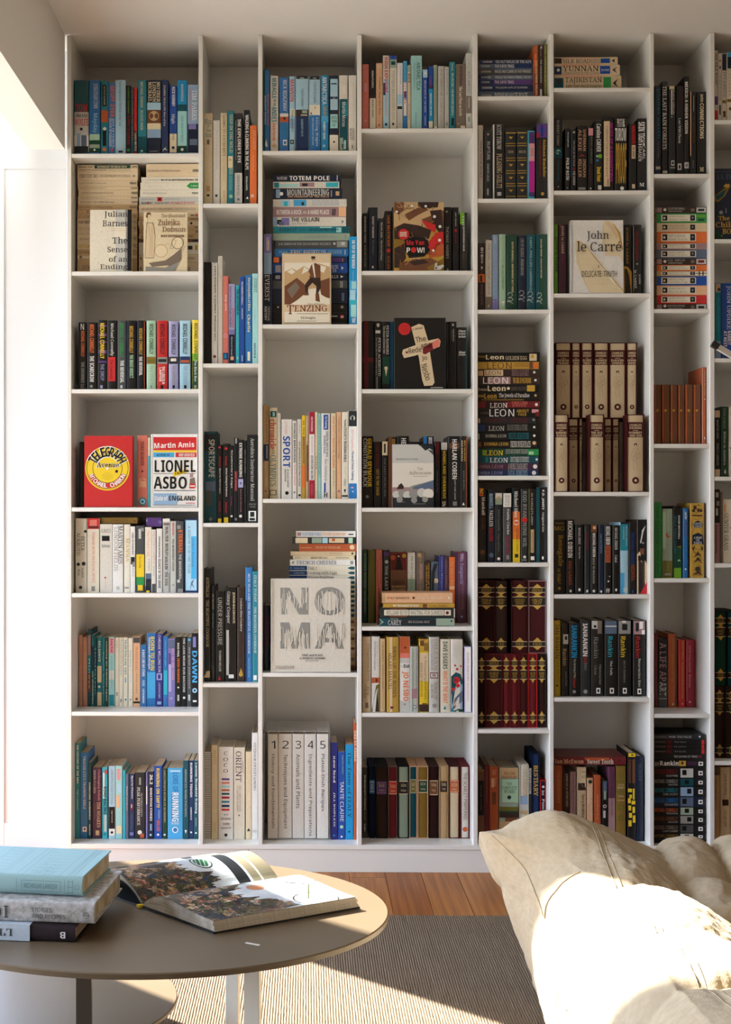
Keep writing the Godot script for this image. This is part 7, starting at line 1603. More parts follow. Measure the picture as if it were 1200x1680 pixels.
	face_book("black thriller cover with a torn paper cross and red spot", "black", 284.3, 1585.9, -10.0, 169.2, 235.1, 24, "e red 33.8 198.3 20.3|r dred 207.9 207.1 23.7 44|r dred 197.9 197.1 20.3 47.4|r dred 189.9 189.1 23.7 44|P sand 55.8 203.9 81.2 214.9 96.5 209.9 111.7 157.8 132 21.7 125.2 11.7 98.1 9.7 91.4 29.7 81.2 101.8 71.1 141.8|P sand 25.4 117.8 28.8 129.8 67.7 143.8 104.9 157.8 145.5 166.9 152.3 157.8 148.9 139.8 101.5 121.8 67.7 109.8 32.2 101.8|P salmon 125.2 153.8 145.5 165.9 150.6 153.8 145.5 137.8 118.5 131.8|P dred 94.8 137.8 121.8 151.8 128.6 129.8 101.5 113.8 93.1 117.8|e dred 41 120.8 3.8|q n char 76.1 199.9 33.8 9 10 a novel|q n char 86.3 164.9 35.5 20 10 The|q n char 67.7 128.8 42.3 19 10 Rede|q n maroon 108.3 141.8 40.6 18 10 emer|q n char 98.1 100.8 18.6 18 8 Jo|q n char 104.9 55.7 54.1 22 -72 Nesbo|r lgrey 5.7 3 118.5 159.1")
	face_book("grey and mauve landscape cover with a flock of sheep", "mauve", 277.9, 1197.0, -10.0, 135.6, 207.6, 20, "r lgrey 207.6 106.2 0 135.6|r offwhite 146.3 66.2 0 135.6|P char 84.1 207.6 135.6 207.6 135.6 186.3 122.1 194.4 108.5 186.3 94.9 200.4|P dgrey 115.3 190.3 135.6 186.3 135.6 170.3 128.9 178.3|h s char 161.3 156.3 13.6 84.1 MARCELLO FOIS|h s grey 132.3 122.3 81.4 100.4 The|h s taupe 119.2 108.2 54.3 127.5 Advocate|r grey 103 101.6 67.8 116.6|P grey 40.7 60.2 67.8 72.2 108.5 82.2 135.6 90.2 135.6 54.2 27.1 54.2|P slate 67.8 66.2 108.5 80.2 135.6 88.2 135.6 58.2 67.8 58.2|P mauve 0 56.2 27.1 60.2 135.6 60.2 135.6 36.1 0 36.1|P choc 13.6 60.2 21.7 74.2 29.8 80.2 38 68.2 35.3 60.2|r dgrey 42.1 0.1 0 135.6|e lgrey 12.2 42.1 12.2|e grey 31.2 46.1 12.2|e lgrey 48.8 40.1 13.6|e grey 69.2 44.1 14.9|e lgrey 96.3 48.2 14.9|e offwhite 118 44.1 17.6|r char 32.1 0.1 0 135.6|e grey 23.7 26.1 10.2|e grey 71.2 24.1 10.2|e grey 107.1 26.1 9.5|r grey 18.1 16.9 13.6 40.7|r grey 12.1 10.9 67.8 108.5")

func fill_bay_5() -> void:
	bay = 5
	shelf_row(1, "pile", -0.05)
	bk("Ps", "navy", 747.0, 2668.8, 13.8, 178.9, "t b white 167.8 135.5 4.2 9.7 CICERONE|t n white 125.4 6.4 2.1 11.1 100 HUT WALKS IN THE ALPS")
	bk("Ps", "slate", 745.8, 2654.1, 14.5, 179.5, "r navy 59.7 1.2 0.7 13.7|t b lgrey 170.6 142.4 4.3 10.1 CICERONE|t n white 126.2 61.7 2.2 11.6 THE GR10 TRAIL")
	bk("Ps", "dgrey", 746.6, 2632.5, 21.3, 180.3, "r slate 127 2 14.9 20.3|t b lgrey 171.4 139.1 7.5 13.9 CICERONE|t n white 127 6 6.4 14.9 WALKS AND CLIMBS IN THE PYRENEES")
	bk("Ps", "slate", 745.8, 2616.3, 15.9, 179.5, "r navy 179.5 150.4 0.8 15.1|t b lgrey 170.6 138.3 4.8 11.1 CICERONE|t n white 126.2 5.2 4 11.9 THROUGH THE SPANISH PYRENEES: THE GR11")
	bk("Ps", "purple", 745.8, 2600.1, 15.9, 179.5, "r navy 179.5 130.3 0.8 15.1|t b lgrey 170.6 142.4 4.8 11.1 CICERONE|t n white 126.2 61.7 3.2 12.7 THE GR10 TRAIL")
	bk("Ps", "navy", 748.6, 2577.3, 22.5, 181.5, "t b white 171.4 137.1 9 15.8 CICERONE|t n white 127 20.2 7.9 15.8 THE JULIAN ALPS OF SLOVENIA")
	bk("Ps", "slate", 748.6, 2545.2, 31.7, 182.3, "t b lgrey 173.4 139.1 9.5 22.2 CICERONE|t n white 129 20.2 4.8 27 PYRENEAN HAUTE ROUTE")
	shelf_row(1, "along", -0.035)
	bk("P", "rust", 746.4, 2545.2, 15.2, 180.0, "r orange 151.5 111.2 1.5 9.1|t s sand 175.6 137.4 5.3 9.1 CLIVE JAMES|t b cream 129.3 16.6 6.1 11.4 COLLECTING TALES|r brown 87.1 14.6 1.5 5.3")
	bk("P", "choc", 763.5, 2545.2, 14.2, 181.6, "t s mauve 175.5 143.3 4.2 8.5 RIDLEY|P lgrey 4.2 169.5 8.5 179.6 11.3 169.5|t b lgrey 133.3 54.8 4.2 9.2 THE CONQUEROR|r lgrey 34.7 12.5 3.5 10.6")
	bk("P", "olive", 779.9, 2545.2, 11.1, 182.5, "t s cream 179.5 151.3 3.9 6.7 Venables|t s cream 141.2 18.5 3.9 6.7 VOICES FROM THE MOUNTAINS")
	shelf_row(2, "along", -0.03)
	bk("H", "offwhite", 562.3, 2209.6, 16.8, 250.8, "t n dred 198.5 75.8 5.9 12.6 FIERCE SHOW WORLD")
	bk("H", "char", 581.2, 2209.6, 27.0, 234.6, "e tan 14.2 220.5 3.4|t n white 196.4 136 10.8 20.3 RUPTURE|t n white 124 63.6 10.8 17.6 SIMON LELIC|r lgrey 41.5 19.4 10.8 16.2")
	bk("H", "white", 611.5, 2209.6, 4.7, 252.6, "")
	bk("H", "black", 617.5, 2209.6, 32.8, 252.9, "t s white 252.5 170.1 6.6 21.3 SCOTT TUROW|t s sand 156 41.4 6.6 23 PLEADING GUILTY|r lgrey 29.3 17.2 8.2 21.3")
	bk("H", "char", 652.6, 2209.6, 35.8, 230.3, "r gold 226.2 223.2 0 35.8|P gold 10.7 212.2 25.1 212.2 17.9 204.1|r gold 191.1 189 0 35.8|r gold 183 181 0 35.8|h s sand 165.9 157.9 9 26.9 SEICHO INOUE|r gold 142.8 140.8 0 35.8|r gold 134.8 132.7 0 35.8|P gold 10.7 121.7 25.1 121.7 17.9 113.6|r gold 100.6 98.6 0 35.8|r gold 92.5 90.5 0 35.8|P gold 10.7 79.5 25.1 79.5 17.9 71.4|r gold 58.3 56.3 0 35.8|r gold 50.3 48.3 0 35.8|P gold 10.7 37.2 25.1 37.2 17.9 29.2|r gold 16.1 14.1 0 35.8")
	bk("H", "char", 690.7, 2209.6, 33.0, 230.1, "r gold 226.1 223.1 0 33|P gold 9.9 212 23.1 212 16.5 204|r gold 190.9 188.9 0 33|r gold 182.9 180.9 0 33|h s sand 165.8 157.7 6.6 28.1 MUSICAL THIS|r gold 142.7 140.7 0 33|r gold 134.6 132.6 0 33|P gold 9.9 121.6 23.1 121.6 16.5 113.5|r gold 100.4 98.4 0 33|r gold 92.4 90.4 0 33|P gold 9.9 79.3 23.1 79.3 16.5 71.3|r gold 58.2 56.2 0 33|r gold 50.2 48.2 0 33|P gold 9.9 37.1 23.1 37.1 16.5 29.1|r gold 16 14 0 33")
	bk("H", "turq", 724.8, 2209.6, 24.8, 232.0, "r purple 228 189.8 5 24.8|r pink 189.8 173.7 5 24.8|r pink 171.7 149.6 5 24.8|r pink 147.6 131.5 5 24.8|r mag 131.5 14.9 5 24.8|t s char 224 193.8 9.9 19.8 ULYSSES|t s purple 169.7 151.6 9.9 19.8 JOYCE|r purple 29 14.9 5 24.8")
	bk("H", "black", 754.1, 2209.6, 37.0, 255.0, "r purple 254 208.8 0 37|e royal 19.4 233.9 8.3|r indigo 250 211.8 14.8 22.2|r crimson 223.8 208.8 0 11.1|t S gold 201.7 79.1 22.2 31.4 Salman Rushdie|t s red 199.7 79.1 9.2 14.8 the ground beneath her feet|e gold 20.3 22.8 5.5")
	shelf_row(3, "along", -0.03)
	bk("H", "choc", 561.9, 1845.9, 23.4, 224.6, "t b white 210.1 179.9 9.4 17.5 Bit|t b white 183.9 157.8 9.4 17.5 Quick|r white 147.7 139.7 10.5 15.2|r orange 122.6 95.5 0 23.4|r choc 117.6 97.5 7 14|t s mauve 87.4 21 10.5 16.4 Martin Booth")
	bk("H", "offwhite", 586.4, 1845.9, 21.8, 234.6, "t s taupe 222.1 55.2 7.6 14.2 THE FINE COMPANY GENIUS|r taupe 47.1 4.9 0 21.8|P white 6.5 14.9 13.1 23 10.9 12.9")
	bk("H", "steel", 609.5, 1845.9, 19.8, 252.2, "r violet 41 4.8 0 19.8|t s white 242.2 222 5.9 12.9 LIES|t s lav 201.9 85.3 5.9 13.8 BRIAN MOORE|L lav 1 2.8 51.5 6.9 59.3 13.6 57.3 15.2 49.7 10.3 43.9 4.3 42 11.1 42 17 37.4 12.9 30.6 5.1 33.6 1.8 28.8 5.9 30.6 16.2 22.9")
	bk("H", "lgreen", 631.7, 1845.9, 22.6, 254.1, "r white 252.1 6.8 0 1.8|t s sage 244.1 157.6 10.2 16.9 BRIAN MOORE|t s dgreen 153.6 71.2 9 14.7 NO STATEMENT|P white 6.8 32.9 13.5 24.9 11.3 12.8 19.2 32.9")
	bk("H", "dgreen", 656.4, 1845.9, 36.0, 252.0, "t b sand 227.9 61 16.2 22.3 RUTH RENDELL: ANYWHERE BUT HERE|L white 1 2.9 53.4 8.3 61.2 16.9 59.2 19.1 51.6 12.6 45.7 5 43.9 13.7 43.9 21.3 39.3 15.8 32.5 6.1 35.5 1.8 30.7 7.2 32.5 20.2 24.8")
	bk("H", "dnavy", 694.7, 1845.9, 26.6, 249.9, "t b grey 239.9 117.2 8 18.1 LIES OF SILENCE - BRIAN MOORE|L white 1 2.7 60.6 8.2 68.2 17 66.2 19.4 58.5 12.8 52.7 5.1 50.9 13.8 50.9 21.5 46.3 15.9 39.4 6.1 42.5 1.6 37.6 7.2 39.4 20.5 31.8")
	bk("H", "dteal", 722.8, 1845.9, 29.4, 252.9, "t s pblue 243.8 66.9 10.3 17 CARYL PHILLIPS CAMBRIDGE|L white 1 2.9 57.3 8.5 65.1 17.3 63.1 19.7 55.5 12.9 49.6 5 47.8 14.1 47.8 21.7 43.2 16.2 36.4 6.2 39.4 1.8 34.6 7.3 36.4 20.6 28.7")
	bk("H", "dgreen", 754.1, 1845.9, 37.0, 253.8, "r dteal 253.8 4.5 0 11.1|t b sand 237.7 109 14.1 18.5 WILLIAM TREVOR · FOOLS OF FORTUNE|L white 1 2.6 53.2 7.8 61 15.5 59 17.4 51.4 11.5 45.5 4.8 43.7 12.6 43.7 19.2 39.1 14.4 32.3 5.5 35.3 1.8 30.5 6.7 32.3 18.5 24.6")
	shelf_row(4, "pile", -0.03)
	bk("Ps", "black", 764.9, 1678.5, 30.5, 202.7, "t n gold 202.7 180.6 13.7 21.3 Donna|t b cream 177.6 118.4 7.6 22.8 Leon|t s cream 112.3 42.1 6.1 18.3 GOLDEN EGG|r sand 34.1 10 3 25.9|e gold 17.4 24.1 6")
	bk("Ps", "gold", 761.9, 1654.3, 23.8, 200.9, "t n brown 169.5 89.3 1.2 21.9 LEON|t s brown 81.2 33.1 3.6 20.3 A QUESTION OF BELIEF|r brown 31.1 19.1 1.2 22.6|r orange 17 3 2.4 21.4")
	bk("Ps", "choc", 762.9, 1629.8, 24.2, 201.9, "r sand 180.6 118.4 2.4 21.8|r tan 200.7 184.6 2.4 19.4|t n brown 176.6 126.4 6.1 18.2 LEON|t s mauve 90.3 34.1 2.4 21.8 THROUGH A GLASS DARKLY|e white 13.8 16 4")
	bk("Ps", "choc", 763.9, 1603.7, 25.8, 202.9, "r mauve 171.5 95.3 1.3 24.5|t n white 185.6 103.3 2.6 23.3 LEON|t b gold 87.3 27.1 3.9 22 THE GIRL OF HIS DREAMS|e white 13.8 13 4")
	bk("Ps", "black", 763.9, 1577.9, 25.4, 201.7, "t s cream 201.7 173.6 5.1 14 Donna|t b cream 170.5 111.3 3.8 21.6 Leon|e cream 12.6 102.3 5|r gold 41.1 15 2.5 22.9|t s taupe 93.3 43.1 6.4 17.8 DRAWING CONCLUSIONS")
	bk("Ps", "black", 764.9, 1550.4, 27.2, 202.7, "r mustard 192.6 52.1 0.8 4.1|t b gold 202.7 184.6 10.9 19.1 onna|t b gold 182.6 142.4 6.8 23.2 Leon|t s white 134.4 34.1 6.8 24.5 The Jewels of Paradise|e tan 16.8 14 4")
	bk("Ps", "dmaroon", 764.9, 1524.2, 25.8, 202.7, "r dred 112.3 0 2.6 23.3|r dred 202.7 178.6 1.3 23.3|t s white 164.5 106.3 2.6 18.1 LEON|t s salmon 92.3 40.1 14.2 23.3 UNIFORM|t s salmon 90.3 44.1 3.9 12.9 JUSTICE|e white 12.8 11 5")
	bk("Ps", "black", 762.9, 1496.1, 27.8, 200.7, "t s taupe 192.6 164.5 9.7 16.7 DONNA|t n white 163.5 82.2 2.2 25.6 LEON|t b gold 74.2 34.1 15.3 25.1 ABOUT|t b gold 68.2 42.1 4.2 13.4 FACE|r pink 24.1 2 13.9 25.1|r dred 12 0 1.4 16.7")
	bk("Ps", "char", 752.9, 1474.0, 21.8, 190.6, "t s dred 166.5 98.3 7.6 17.5 DONNA LEON|t s dred 84.3 26.1 3.3 19.6 A SEA OF TROUBLES|r peach 190.6 184.6 2.2 17.5|e grey 12.8 8 4")
	bk("Ps", "black", 754.9, 1446.8, 26.8, 192.6, "r navy 192.6 170.6 2.7 24.2|t s lgrey 158.5 106.3 4 18.8 LEON|t s grey 96.3 30.1 5.4 24.2 BLOOD FROM A STONE|e white 15.8 8 4")
	bk("Ps", "black", 756.9, 1419.5, 27.0, 194.6, "r sage 194.6 190.6 2.7 21.6|t s lgrey 170.6 102.3 9.5 18.9 DONNA LEON|t s teal 94.3 28.1 4.1 24.3 WILFUL BEHAVIOUR|e white 15 10 4")
	bk("Ps", "black", 756.9, 1392.5, 26.6, 194.6, "r brown 194.6 184.6 5.3 21.3|t b gold 174.6 96.3 9.3 20 DONNA LEON|t s white 88.3 22.1 4 24 FRIENDS IN HIGH PLACES|e peach 17.8 10 6")
	bk("Ps", "dgreen", 762.9, 1367.2, 25.0, 200.7, "r lime 186.6 178.6 2.5 20|t s yellow 178.6 118.4 2.5 18.8 LEON|t s lgrey 110.3 38.1 3.8 22.5 DEATH AND JUDGMENT CHILDREN|r green 38.1 2 2.5 22.5|r lgreen 34.1 18 5 15")
	bk("Ps", "dteal", 760.9, 1344.3, 22.6, 198.7, "r teal 174.6 166.5 2.3 20.4|t s white 160.5 100.3 2.3 17 LEON|t s white 92.3 32.1 3.4 20.4 DOCTORED EVIDENCE|e white 11.8 6 4")
	bk("Ps", "plum", 760.9, 1321.3, 22.6, 198.7, "t s mauve 198.7 116.4 5.7 17 ONNA LEON|t s lgrey 100.3 36.1 2.3 21.5 A NOBLE RADIANCE|e white 11.6 11 7")
	bk("Ps", "navy", 760.9, 1301.7, 19.3, 198.7, "t s lav 198.7 118.4 4.8 14.5 ONNA LEON|t s pblue 100.3 36.1 1 18.4 FATAL REMEDIES|e white 10.1 15 7")
	shelf_row(5, "along", -0.03)
	bk("H", "black", 563.5, 1016.7, 26.6, 244.8, "r orange 243.8 218.7 2.7 16|e yellow 12 234.8 6.7|P black 8 222.7 16 240.8 23.9 222.7|t b white 214.7 156.3 10.6 21.3 Mankell|t n brown 148.3 110.1 10.6 20 THE MAN|e brown 13.3 33.7 8")
	bk("H", "dnavy", 593.6, 1016.7, 23.6, 240.8, "t b pblue 226.7 176.5 5.9 17.7 MANKELL|t b white 170.4 118.1 5.9 17.7 FACELESS|t b red 112.1 69.9 5.9 17.7 KILLERS|e slate 12.4 23.6 7.7")
	bk("H", "char", 618.5, 1016.7, 23.8, 229.1, "r offwhite 228.7 210.6 0.5 23.3|r sage 210.6 190.5 0.5 23.3|e tan 11.9 210.6 7.1|t s grey 174.4 104.1 8.3 15.5 Barry Unsworth|t s grey 94 35.7 8.3 14.3 Sugar and Rum|e white 11.9 11.6 4.8")
	bk("H", "dgrey", 644.4, 1016.7, 27.6, 228.7, "r white 227.9 182.5 0 27|t s taupe 220.7 186.5 15.2 20.7 RODDY|t s taupe 220.7 186.5 6.9 12.4 DOYLE|t S white 176.4 92 11 20.7 Paddy Clarke|t S crimson 86 25.6 11 20.7 Ha Ha Ha|r grey 23.6 9.6 11 19.3")
	bk("H", "black", 675.9, 1016.7, 25.4, 246.8, "r dteal 244.8 168.4 0 2.5|t S white 234.8 148.3 6.3 17.8 Michael Shea|r orange 167.4 75.9 0 25.4|e white 12.7 131.2 8.9|e orange 12.7 131.2 5.1|r yellow 75.9 0 0 25.4|t s brown 114.1 35.7 12.7 19 THE BERLIN CIPHER|t s yellow 102.1 45.8 5.1 10.2 ASHBY|r char 27.7 15.6 7.6 19")
	bk("H", "char", 704.0, 1016.7, 23.6, 241.8, "t b grey 234.7 146.3 5.9 18.9 ROD RYAN|e red 11.8 140.3 9.4|t b grey 130.2 49.8 5.9 18.9 NINE WIL|e white 11.8 17.6 4.7|r grey 9.6 5.6 2.4 18.9")
	bk("H", "black", 728.6, 1016.7, 23.6, 242.8, "r olive 240.8 0 0 3.5|t n lgrey 228.7 122.2 8.2 14.1 IN PURSUIT'S ARMY|r tan 108.1 31.7 7.1 17.7|t n brown 102.1 37.7 9.4 15.3 JAMES BUCHAN|r white 19.6 7.6 7.1 18.9")
	bk("H", "black", 754.1, 1016.7, 37.0, 248.0, "r dteal 248 0 0 10.4|t b white 238.8 174.4 17.7 25.9 P.D. JAMES|t s white 164.4 100.1 17.7 25.9 Original Sin|r white 19.6 9.6 18.5 24")
	shelf_row(6, "lower row", -0.03)
	bk("C", "choc/dmaroon", 561.7, 470.9, 24.4, 243.6, "P gold 6.1 221.5 12.2 233.5 18.3 221.5|r sand 221.5 219.9 0.7 23.7|r black 219.9 205.4 0.7 23.7|h s gold 217.4 207.4 4.9 19.5 ANTHONY TROLLOPE|r sand 205.4 203.8 0.7 23.7|P gold 4.9 203.4 19.5 203.4 14.1 196.7 19.5 190.1 4.9 190.1 10.2 196.7|r sand 190.1 188.5 0.7 23.7|r black 188.5 161.1 0.7 23.7|h s gold 183.3 175.2 4.9 19.5 CASTLE|h s gold 173.2 165.1 6.1 18.3 CASTLE|r sand 161.1 159.5 0.7 23.7|P gold 6.1 159.5 18.3 159.5 12.2 147|P gold 6.1 41.5 18.3 41.5 12.2 54.5|r sand 41.5 39.8 0.7 23.7|r black 39.8 25.4 0.7 23.7|h s gold 37.4 27.4 6.1 18.3 FOLIO|r sand 25.4 23.8 0.7 23.7|P gold 6.1 23.8 18.3 23.8 12.2 12.3")
	bk("C", "dred/maroon", 587.8, 470.9, 53.5, 243.6, "P gold 13.4 221.5 26.7 233.6 40.1 221.5|r sand 221.5 219.9 1.6 51.9|r black 219.9 205.4 1.6 51.9|h s gold 217.5 207.4 10.7 42.8 ANTHONY TROLLOPE|r sand 205.4 203.8 1.6 51.9|P gold 10.7 203.4 42.8 203.4 31 196.8 42.8 190.2 10.7 190.2 22.5 196.8|r sand 190.2 188.5 1.6 51.9|r black 188.5 161.2 1.6 51.9|h s gold 183.3 175.3 10.7 42.8 FRAMLEY|h s gold 173.3 165.2 13.4 40.1 FRAMLEY|r sand 161.2 159.6 1.6 51.9|P gold 13.4 159.6 40.1 159.6 26.7 147.1|P gold 13.4 41.5 40.1 41.5 26.7 54.6|r sand 41.5 39.9 1.6 51.9|r black 39.9 25.4 1.6 51.9|h s gold 37.5 27.5 13.4 40.1 FOLIO|r sand 25.4 23.8 1.6 51.9|P gold 13.4 23.8 40.1 23.8 26.7 12.4")
	bk("C", "dred/dred", 642.6, 470.9, 25.8, 243.7, "P gold 6.4 221.6 12.9 233.6 19.3 221.6|r sand 221.6 220 0.8 25|r black 220 205.5 0.8 25|h s gold 217.6 207.5 5.2 20.6 ANTHONY TROLLOPE|r sand 205.5 203.9 0.8 25|P gold 5.2 203.5 20.6 203.5 15 196.8 20.6 190.2 5.2 190.2 10.8 196.8|r sand 190.2 188.6 0.8 25|r black 188.6 161.3 0.8 25|h s gold 183.4 175.3 5.2 20.6 MACKENZIE|h s gold 173.3 165.3 6.4 19.3 MACKENZIE|r sand 161.3 159.6 0.8 25|P gold 6.4 159.6 19.3 159.6 12.9 147.2|P gold 6.4 41.6 19.3 41.6 12.9 54.7|r sand 41.6 40 0.8 25|r black 40 25.5 0.8 25|h s gold 37.6 27.5 6.4 19.3 FOLIO|r sand 25.5 23.9 0.8 25|P gold 6.4 23.9 19.3 23.9 12.9 12.5")
	bk("C", "dred/dred", 669.5, 470.9, 26.4, 243.7, "P gold 6.6 221.6 13.2 233.7 19.8 221.6|r sand 221.6 220 0.8 25.6|r black 220 205.5 0.8 25.6|h s gold 217.6 207.5 5.3 21.1 ANTHONY TROLLOPE|r sand 205.5 203.9 0.8 25.6|P gold 5.3 203.5 21.1 203.5 15.3 196.9 21.1 190.3 5.3 190.3 11.1 196.9|r sand 190.3 188.6 0.8 25.6|r black 188.6 161.3 0.8 25.6|h s gold 183.4 175.4 5.3 21.1 RALPH|h s gold 173.4 165.3 6.6 19.8 RALPH|r sand 161.3 159.7 0.8 25.6|P gold 6.6 159.7 19.8 159.7 13.2 147.2|P gold 6.6 41.7 19.8 41.7 13.2 54.7|r sand 41.7 40.1 0.8 25.6|r black 40.1 25.6 0.8 25.6|h s gold 37.6 27.6 6.6 19.8 FOLIO|r sand 25.6 24 0.8 25.6|P gold 6.6 24 19.8 24 13.2 12.5")
	bk("C", "dred/maroon", 697.8, 470.9, 28.8, 243.8, "P gold 7.2 221.7 14.4 233.7 21.6 221.7|r sand 221.7 220.1 0.9 27.9|r black 220.1 205.6 0.9 27.9|h s gold 217.6 207.6 5.8 23 ANTHONY TROLLOPE|r sand 205.6 204 0.9 27.9|P gold 5.8 203.6 23 203.6 16.7 196.9 23 190.3 5.8 190.3 12.1 196.9|r sand 190.3 188.7 0.9 27.9|r black 188.7 161.3 0.9 27.9|h s gold 183.5 175.4 5.8 23 RACHEL|h s gold 173.4 165.4 7.2 21.6 RACHEL|r sand 161.3 159.7 0.9 27.9|P gold 7.2 159.7 21.6 159.7 14.4 147.3|P gold 7.2 41.7 21.6 41.7 14.4 54.8|r sand 41.7 40.1 0.9 27.9|r black 40.1 25.6 0.9 27.9|h s gold 37.7 27.7 7.2 21.6 FOLIO|r sand 25.6 24 0.9 27.9|P gold 7.2 24 21.6 24 14.4 12.6")
	bk("C", "red/dred", 728.8, 470.9, 27.8, 243.8, "P gold 6.9 221.7 13.9 233.8 20.8 221.7|r sand 221.7 220.1 0.8 26.9|r black 220.1 205.6 0.8 26.9|h s gold 217.7 207.6 5.6 22.2 ANTHONY TROLLOPE|r sand 205.6 204 0.8 26.9|P gold 5.6 203.6 22.2 203.6 16.1 197 22.2 190.3 5.6 190.3 11.7 197|r sand 190.3 188.7 0.8 26.9|r black 188.7 161.4 0.8 26.9|h s gold 183.5 175.5 5.6 22.2 BELTON|h s gold 173.5 165.4 6.9 20.8 BELTON|r sand 161.4 159.8 0.8 26.9|P gold 6.9 159.8 20.8 159.8 13.9 147.3|P gold 6.9 41.8 20.8 41.8 13.9 54.9|r sand 41.8 40.2 0.8 26.9|r black 40.2 25.7 0.8 26.9|h s gold 37.8 27.7 6.9 20.8 FOLIO|r sand 25.7 24.1 0.8 26.9|P gold 6.9 24.1 20.8 24.1 13.9 12.6")
	bk("C", "choc/dmaroon", 758.5, 470.9, 27.6, 243.9, "P gold 6.9 221.7 13.8 233.8 20.7 221.7|r sand 221.7 220.1 0.8 26.7|r black 220.1 205.7 0.8 26.7|h s gold 217.7 207.7 5.5 22.1 ANTHONY TROLLOPE|r sand 205.7 204.1 0.8 26.7|P gold 5.5 203.7 22.1 203.7 16 197 22.1 190.4 5.5 190.4 11.6 197|r sand 190.4 188.8 0.8 26.7|r black 188.8 161.4 0.8 26.7|h s gold 183.6 175.5 5.5 22.1 BERTRAMS|h s gold 173.5 165.5 6.9 20.7 BERTRAMS|r sand 161.4 159.8 0.8 26.7|P gold 6.9 159.8 20.7 159.8 13.8 147.4|P gold 6.9 41.8 20.7 41.8 13.8 54.9|r sand 41.8 40.2 0.8 26.7|r black 40.2 25.8 0.8 26.7|h s gold 37.8 27.8 6.9 20.7 FOLIO|r sand 25.8 24.2 0.8 26.7|P gold 6.9 24.2 20.7 24.2 13.8 12.7")
	shelf_row(6, "upper row", -0.045)
	bk("C", "maroon/dmaroon", 563.8, 715.1, 55.7, 239.9, "P gold 13.9 217.9 27.9 229.8 41.8 217.9|r sand 217.9 216.3 1.7 54|r black 216.3 202 1.7 54|h s gold 213.9 204 11.1 44.6 ANTHONY TROLLOPE|r sand 202 200.4 1.7 54|P gold 11.1 200 44.6 200 32.3 193.3 44.6 186.8 11.1 186.8 23.4 193.3|r sand 186.8 185.2 1.7 54|r black 185.2 158 1.7 54|h s gold 180 171.9 11.1 44.6 PHINEAS|h s gold 170.1 162 13.9 41.8 PHINEAS|r sand 158 156.4 1.7 54|P gold 13.9 156.4 41.8 156.4 27.9 144|P gold 13.9 39.1 41.8 39.1 27.9 52|r sand 39.1 37.5 1.7 54|r black 37.5 23.1 1.7 54|h s gold 35 25.1 13.9 41.8 FOLIO|r sand 23.1 21.5 1.7 54|P gold 13.9 21.5 41.8 21.5 27.9 10.2")
	bk("C", "dmaroon/choc", 620.8, 715.1, 39.0, 240.0, "P gold 9.7 218 19.5 229.9 29.2 218|r sand 218 216.3 1.2 37.8|r black 216.3 202 1.2 37.8|h s gold 213.9 204 7.8 31.2 ANTHONY TROLLOPE|r sand 202 200.4 1.2 37.8|P gold 7.8 200 31.2 200 22.6 193.3 31.2 186.9 7.8 186.9 16.4 193.3|r sand 186.9 185.3 1.2 37.8|r black 185.3 158 1.2 37.8|h s gold 180 171.9 7.8 31.2 NEMO|h s gold 170.1 162 9.7 29.2 NEMO|r sand 158 156.4 1.2 37.8|P gold 9.7 156.4 29.2 156.4 19.5 144.1|P gold 9.7 39.1 29.2 39.1 19.5 52|r sand 39.1 37.5 1.2 37.8|r black 37.5 23.2 1.2 37.8|h s gold 35.1 25.2 9.7 29.2 FOLIO|r sand 23.2 21.6 1.2 37.8|P gold 9.7 21.6 29.2 21.6 19.5 10.3")
	bk("C", "maroon/maroon", 675.2, 715.1, 54.1, 240.0, "P gold 13.5 218 27 229.9 40.6 218|r sand 218 216.4 1.6 52.4|r black 216.4 202.1 1.6 52.4|h s gold 214 204.1 10.8 43.3 ANTHONY TROLLOPE|r sand 202.1 200.4 1.6 52.4|P gold 10.8 200 43.3 200 31.4 193.4 43.3 186.9 10.8 186.9 22.7 193.4|r sand 186.9 185.3 1.6 52.4|r black 185.3 158.1 1.6 52.4|h s gold 180.1 172 10.8 43.3 EUSTACE|h s gold 170.2 162.1 13.5 40.6 EUSTACE|r sand 158.1 156.5 1.6 52.4|P gold 13.5 156.5 40.6 156.5 27 144.1|P gold 13.5 39.2 40.6 39.2 27 52.1|r sand 39.2 37.6 1.6 52.4|r black 37.6 23.3 1.6 52.4|h s gold 35.2 25.3 13.5 40.6 FOLIO|r sand 23.3 21.6 1.6 52.4|P gold 13.5 21.6 40.6 21.6 27 10.3")
	bk("C", "mauve/maroon", 731.6, 715.1, 57.5, 240.0, "P gold 14.4 218 28.7 229.9 43.1 218|r sand 218 216.4 1.7 55.7|r black 216.4 202.1 1.7 55.7|h s gold 214 204.1 11.5 46 ANTHONY TROLLOPE|r sand 202.1 200.5 1.7 55.7|P gold 11.5 200.1 46 200.1 33.3 193.4 46 187 11.5 187 24.1 193.4|r sand 187 185.4 1.7 55.7|r black 185.4 158.1 1.7 55.7|h s gold 180.1 172 11.5 46 ORLEY|h s gold 170.2 162.2 14.4 43.1 ORLEY|r sand 158.1 156.5 1.7 55.7|P gold 14.4 156.5 43.1 156.5 28.7 144.2|P gold 14.4 39.3 43.1 39.3 28.7 52.2|r sand 39.3 37.7 1.7 55.7|r black 37.7 23.3 1.7 55.7|h s gold 35.2 25.4 14.4 43.1 FOLIO|r sand 23.3 21.7 1.7 55.7|P gold 14.4 21.7 43.1 21.7 28.7 10.4")
	shelf_row(9, "along", -0.06)
	bk("H", "brown", 566.1, 91.9, 21.5, 235.2, "r gold 232.2 230.1 2.2 20.5|r black 197.7 82.2 0 19.4|t s taupe 183.5 98.4 7.5 12.9 WILLIAM GOLDING")
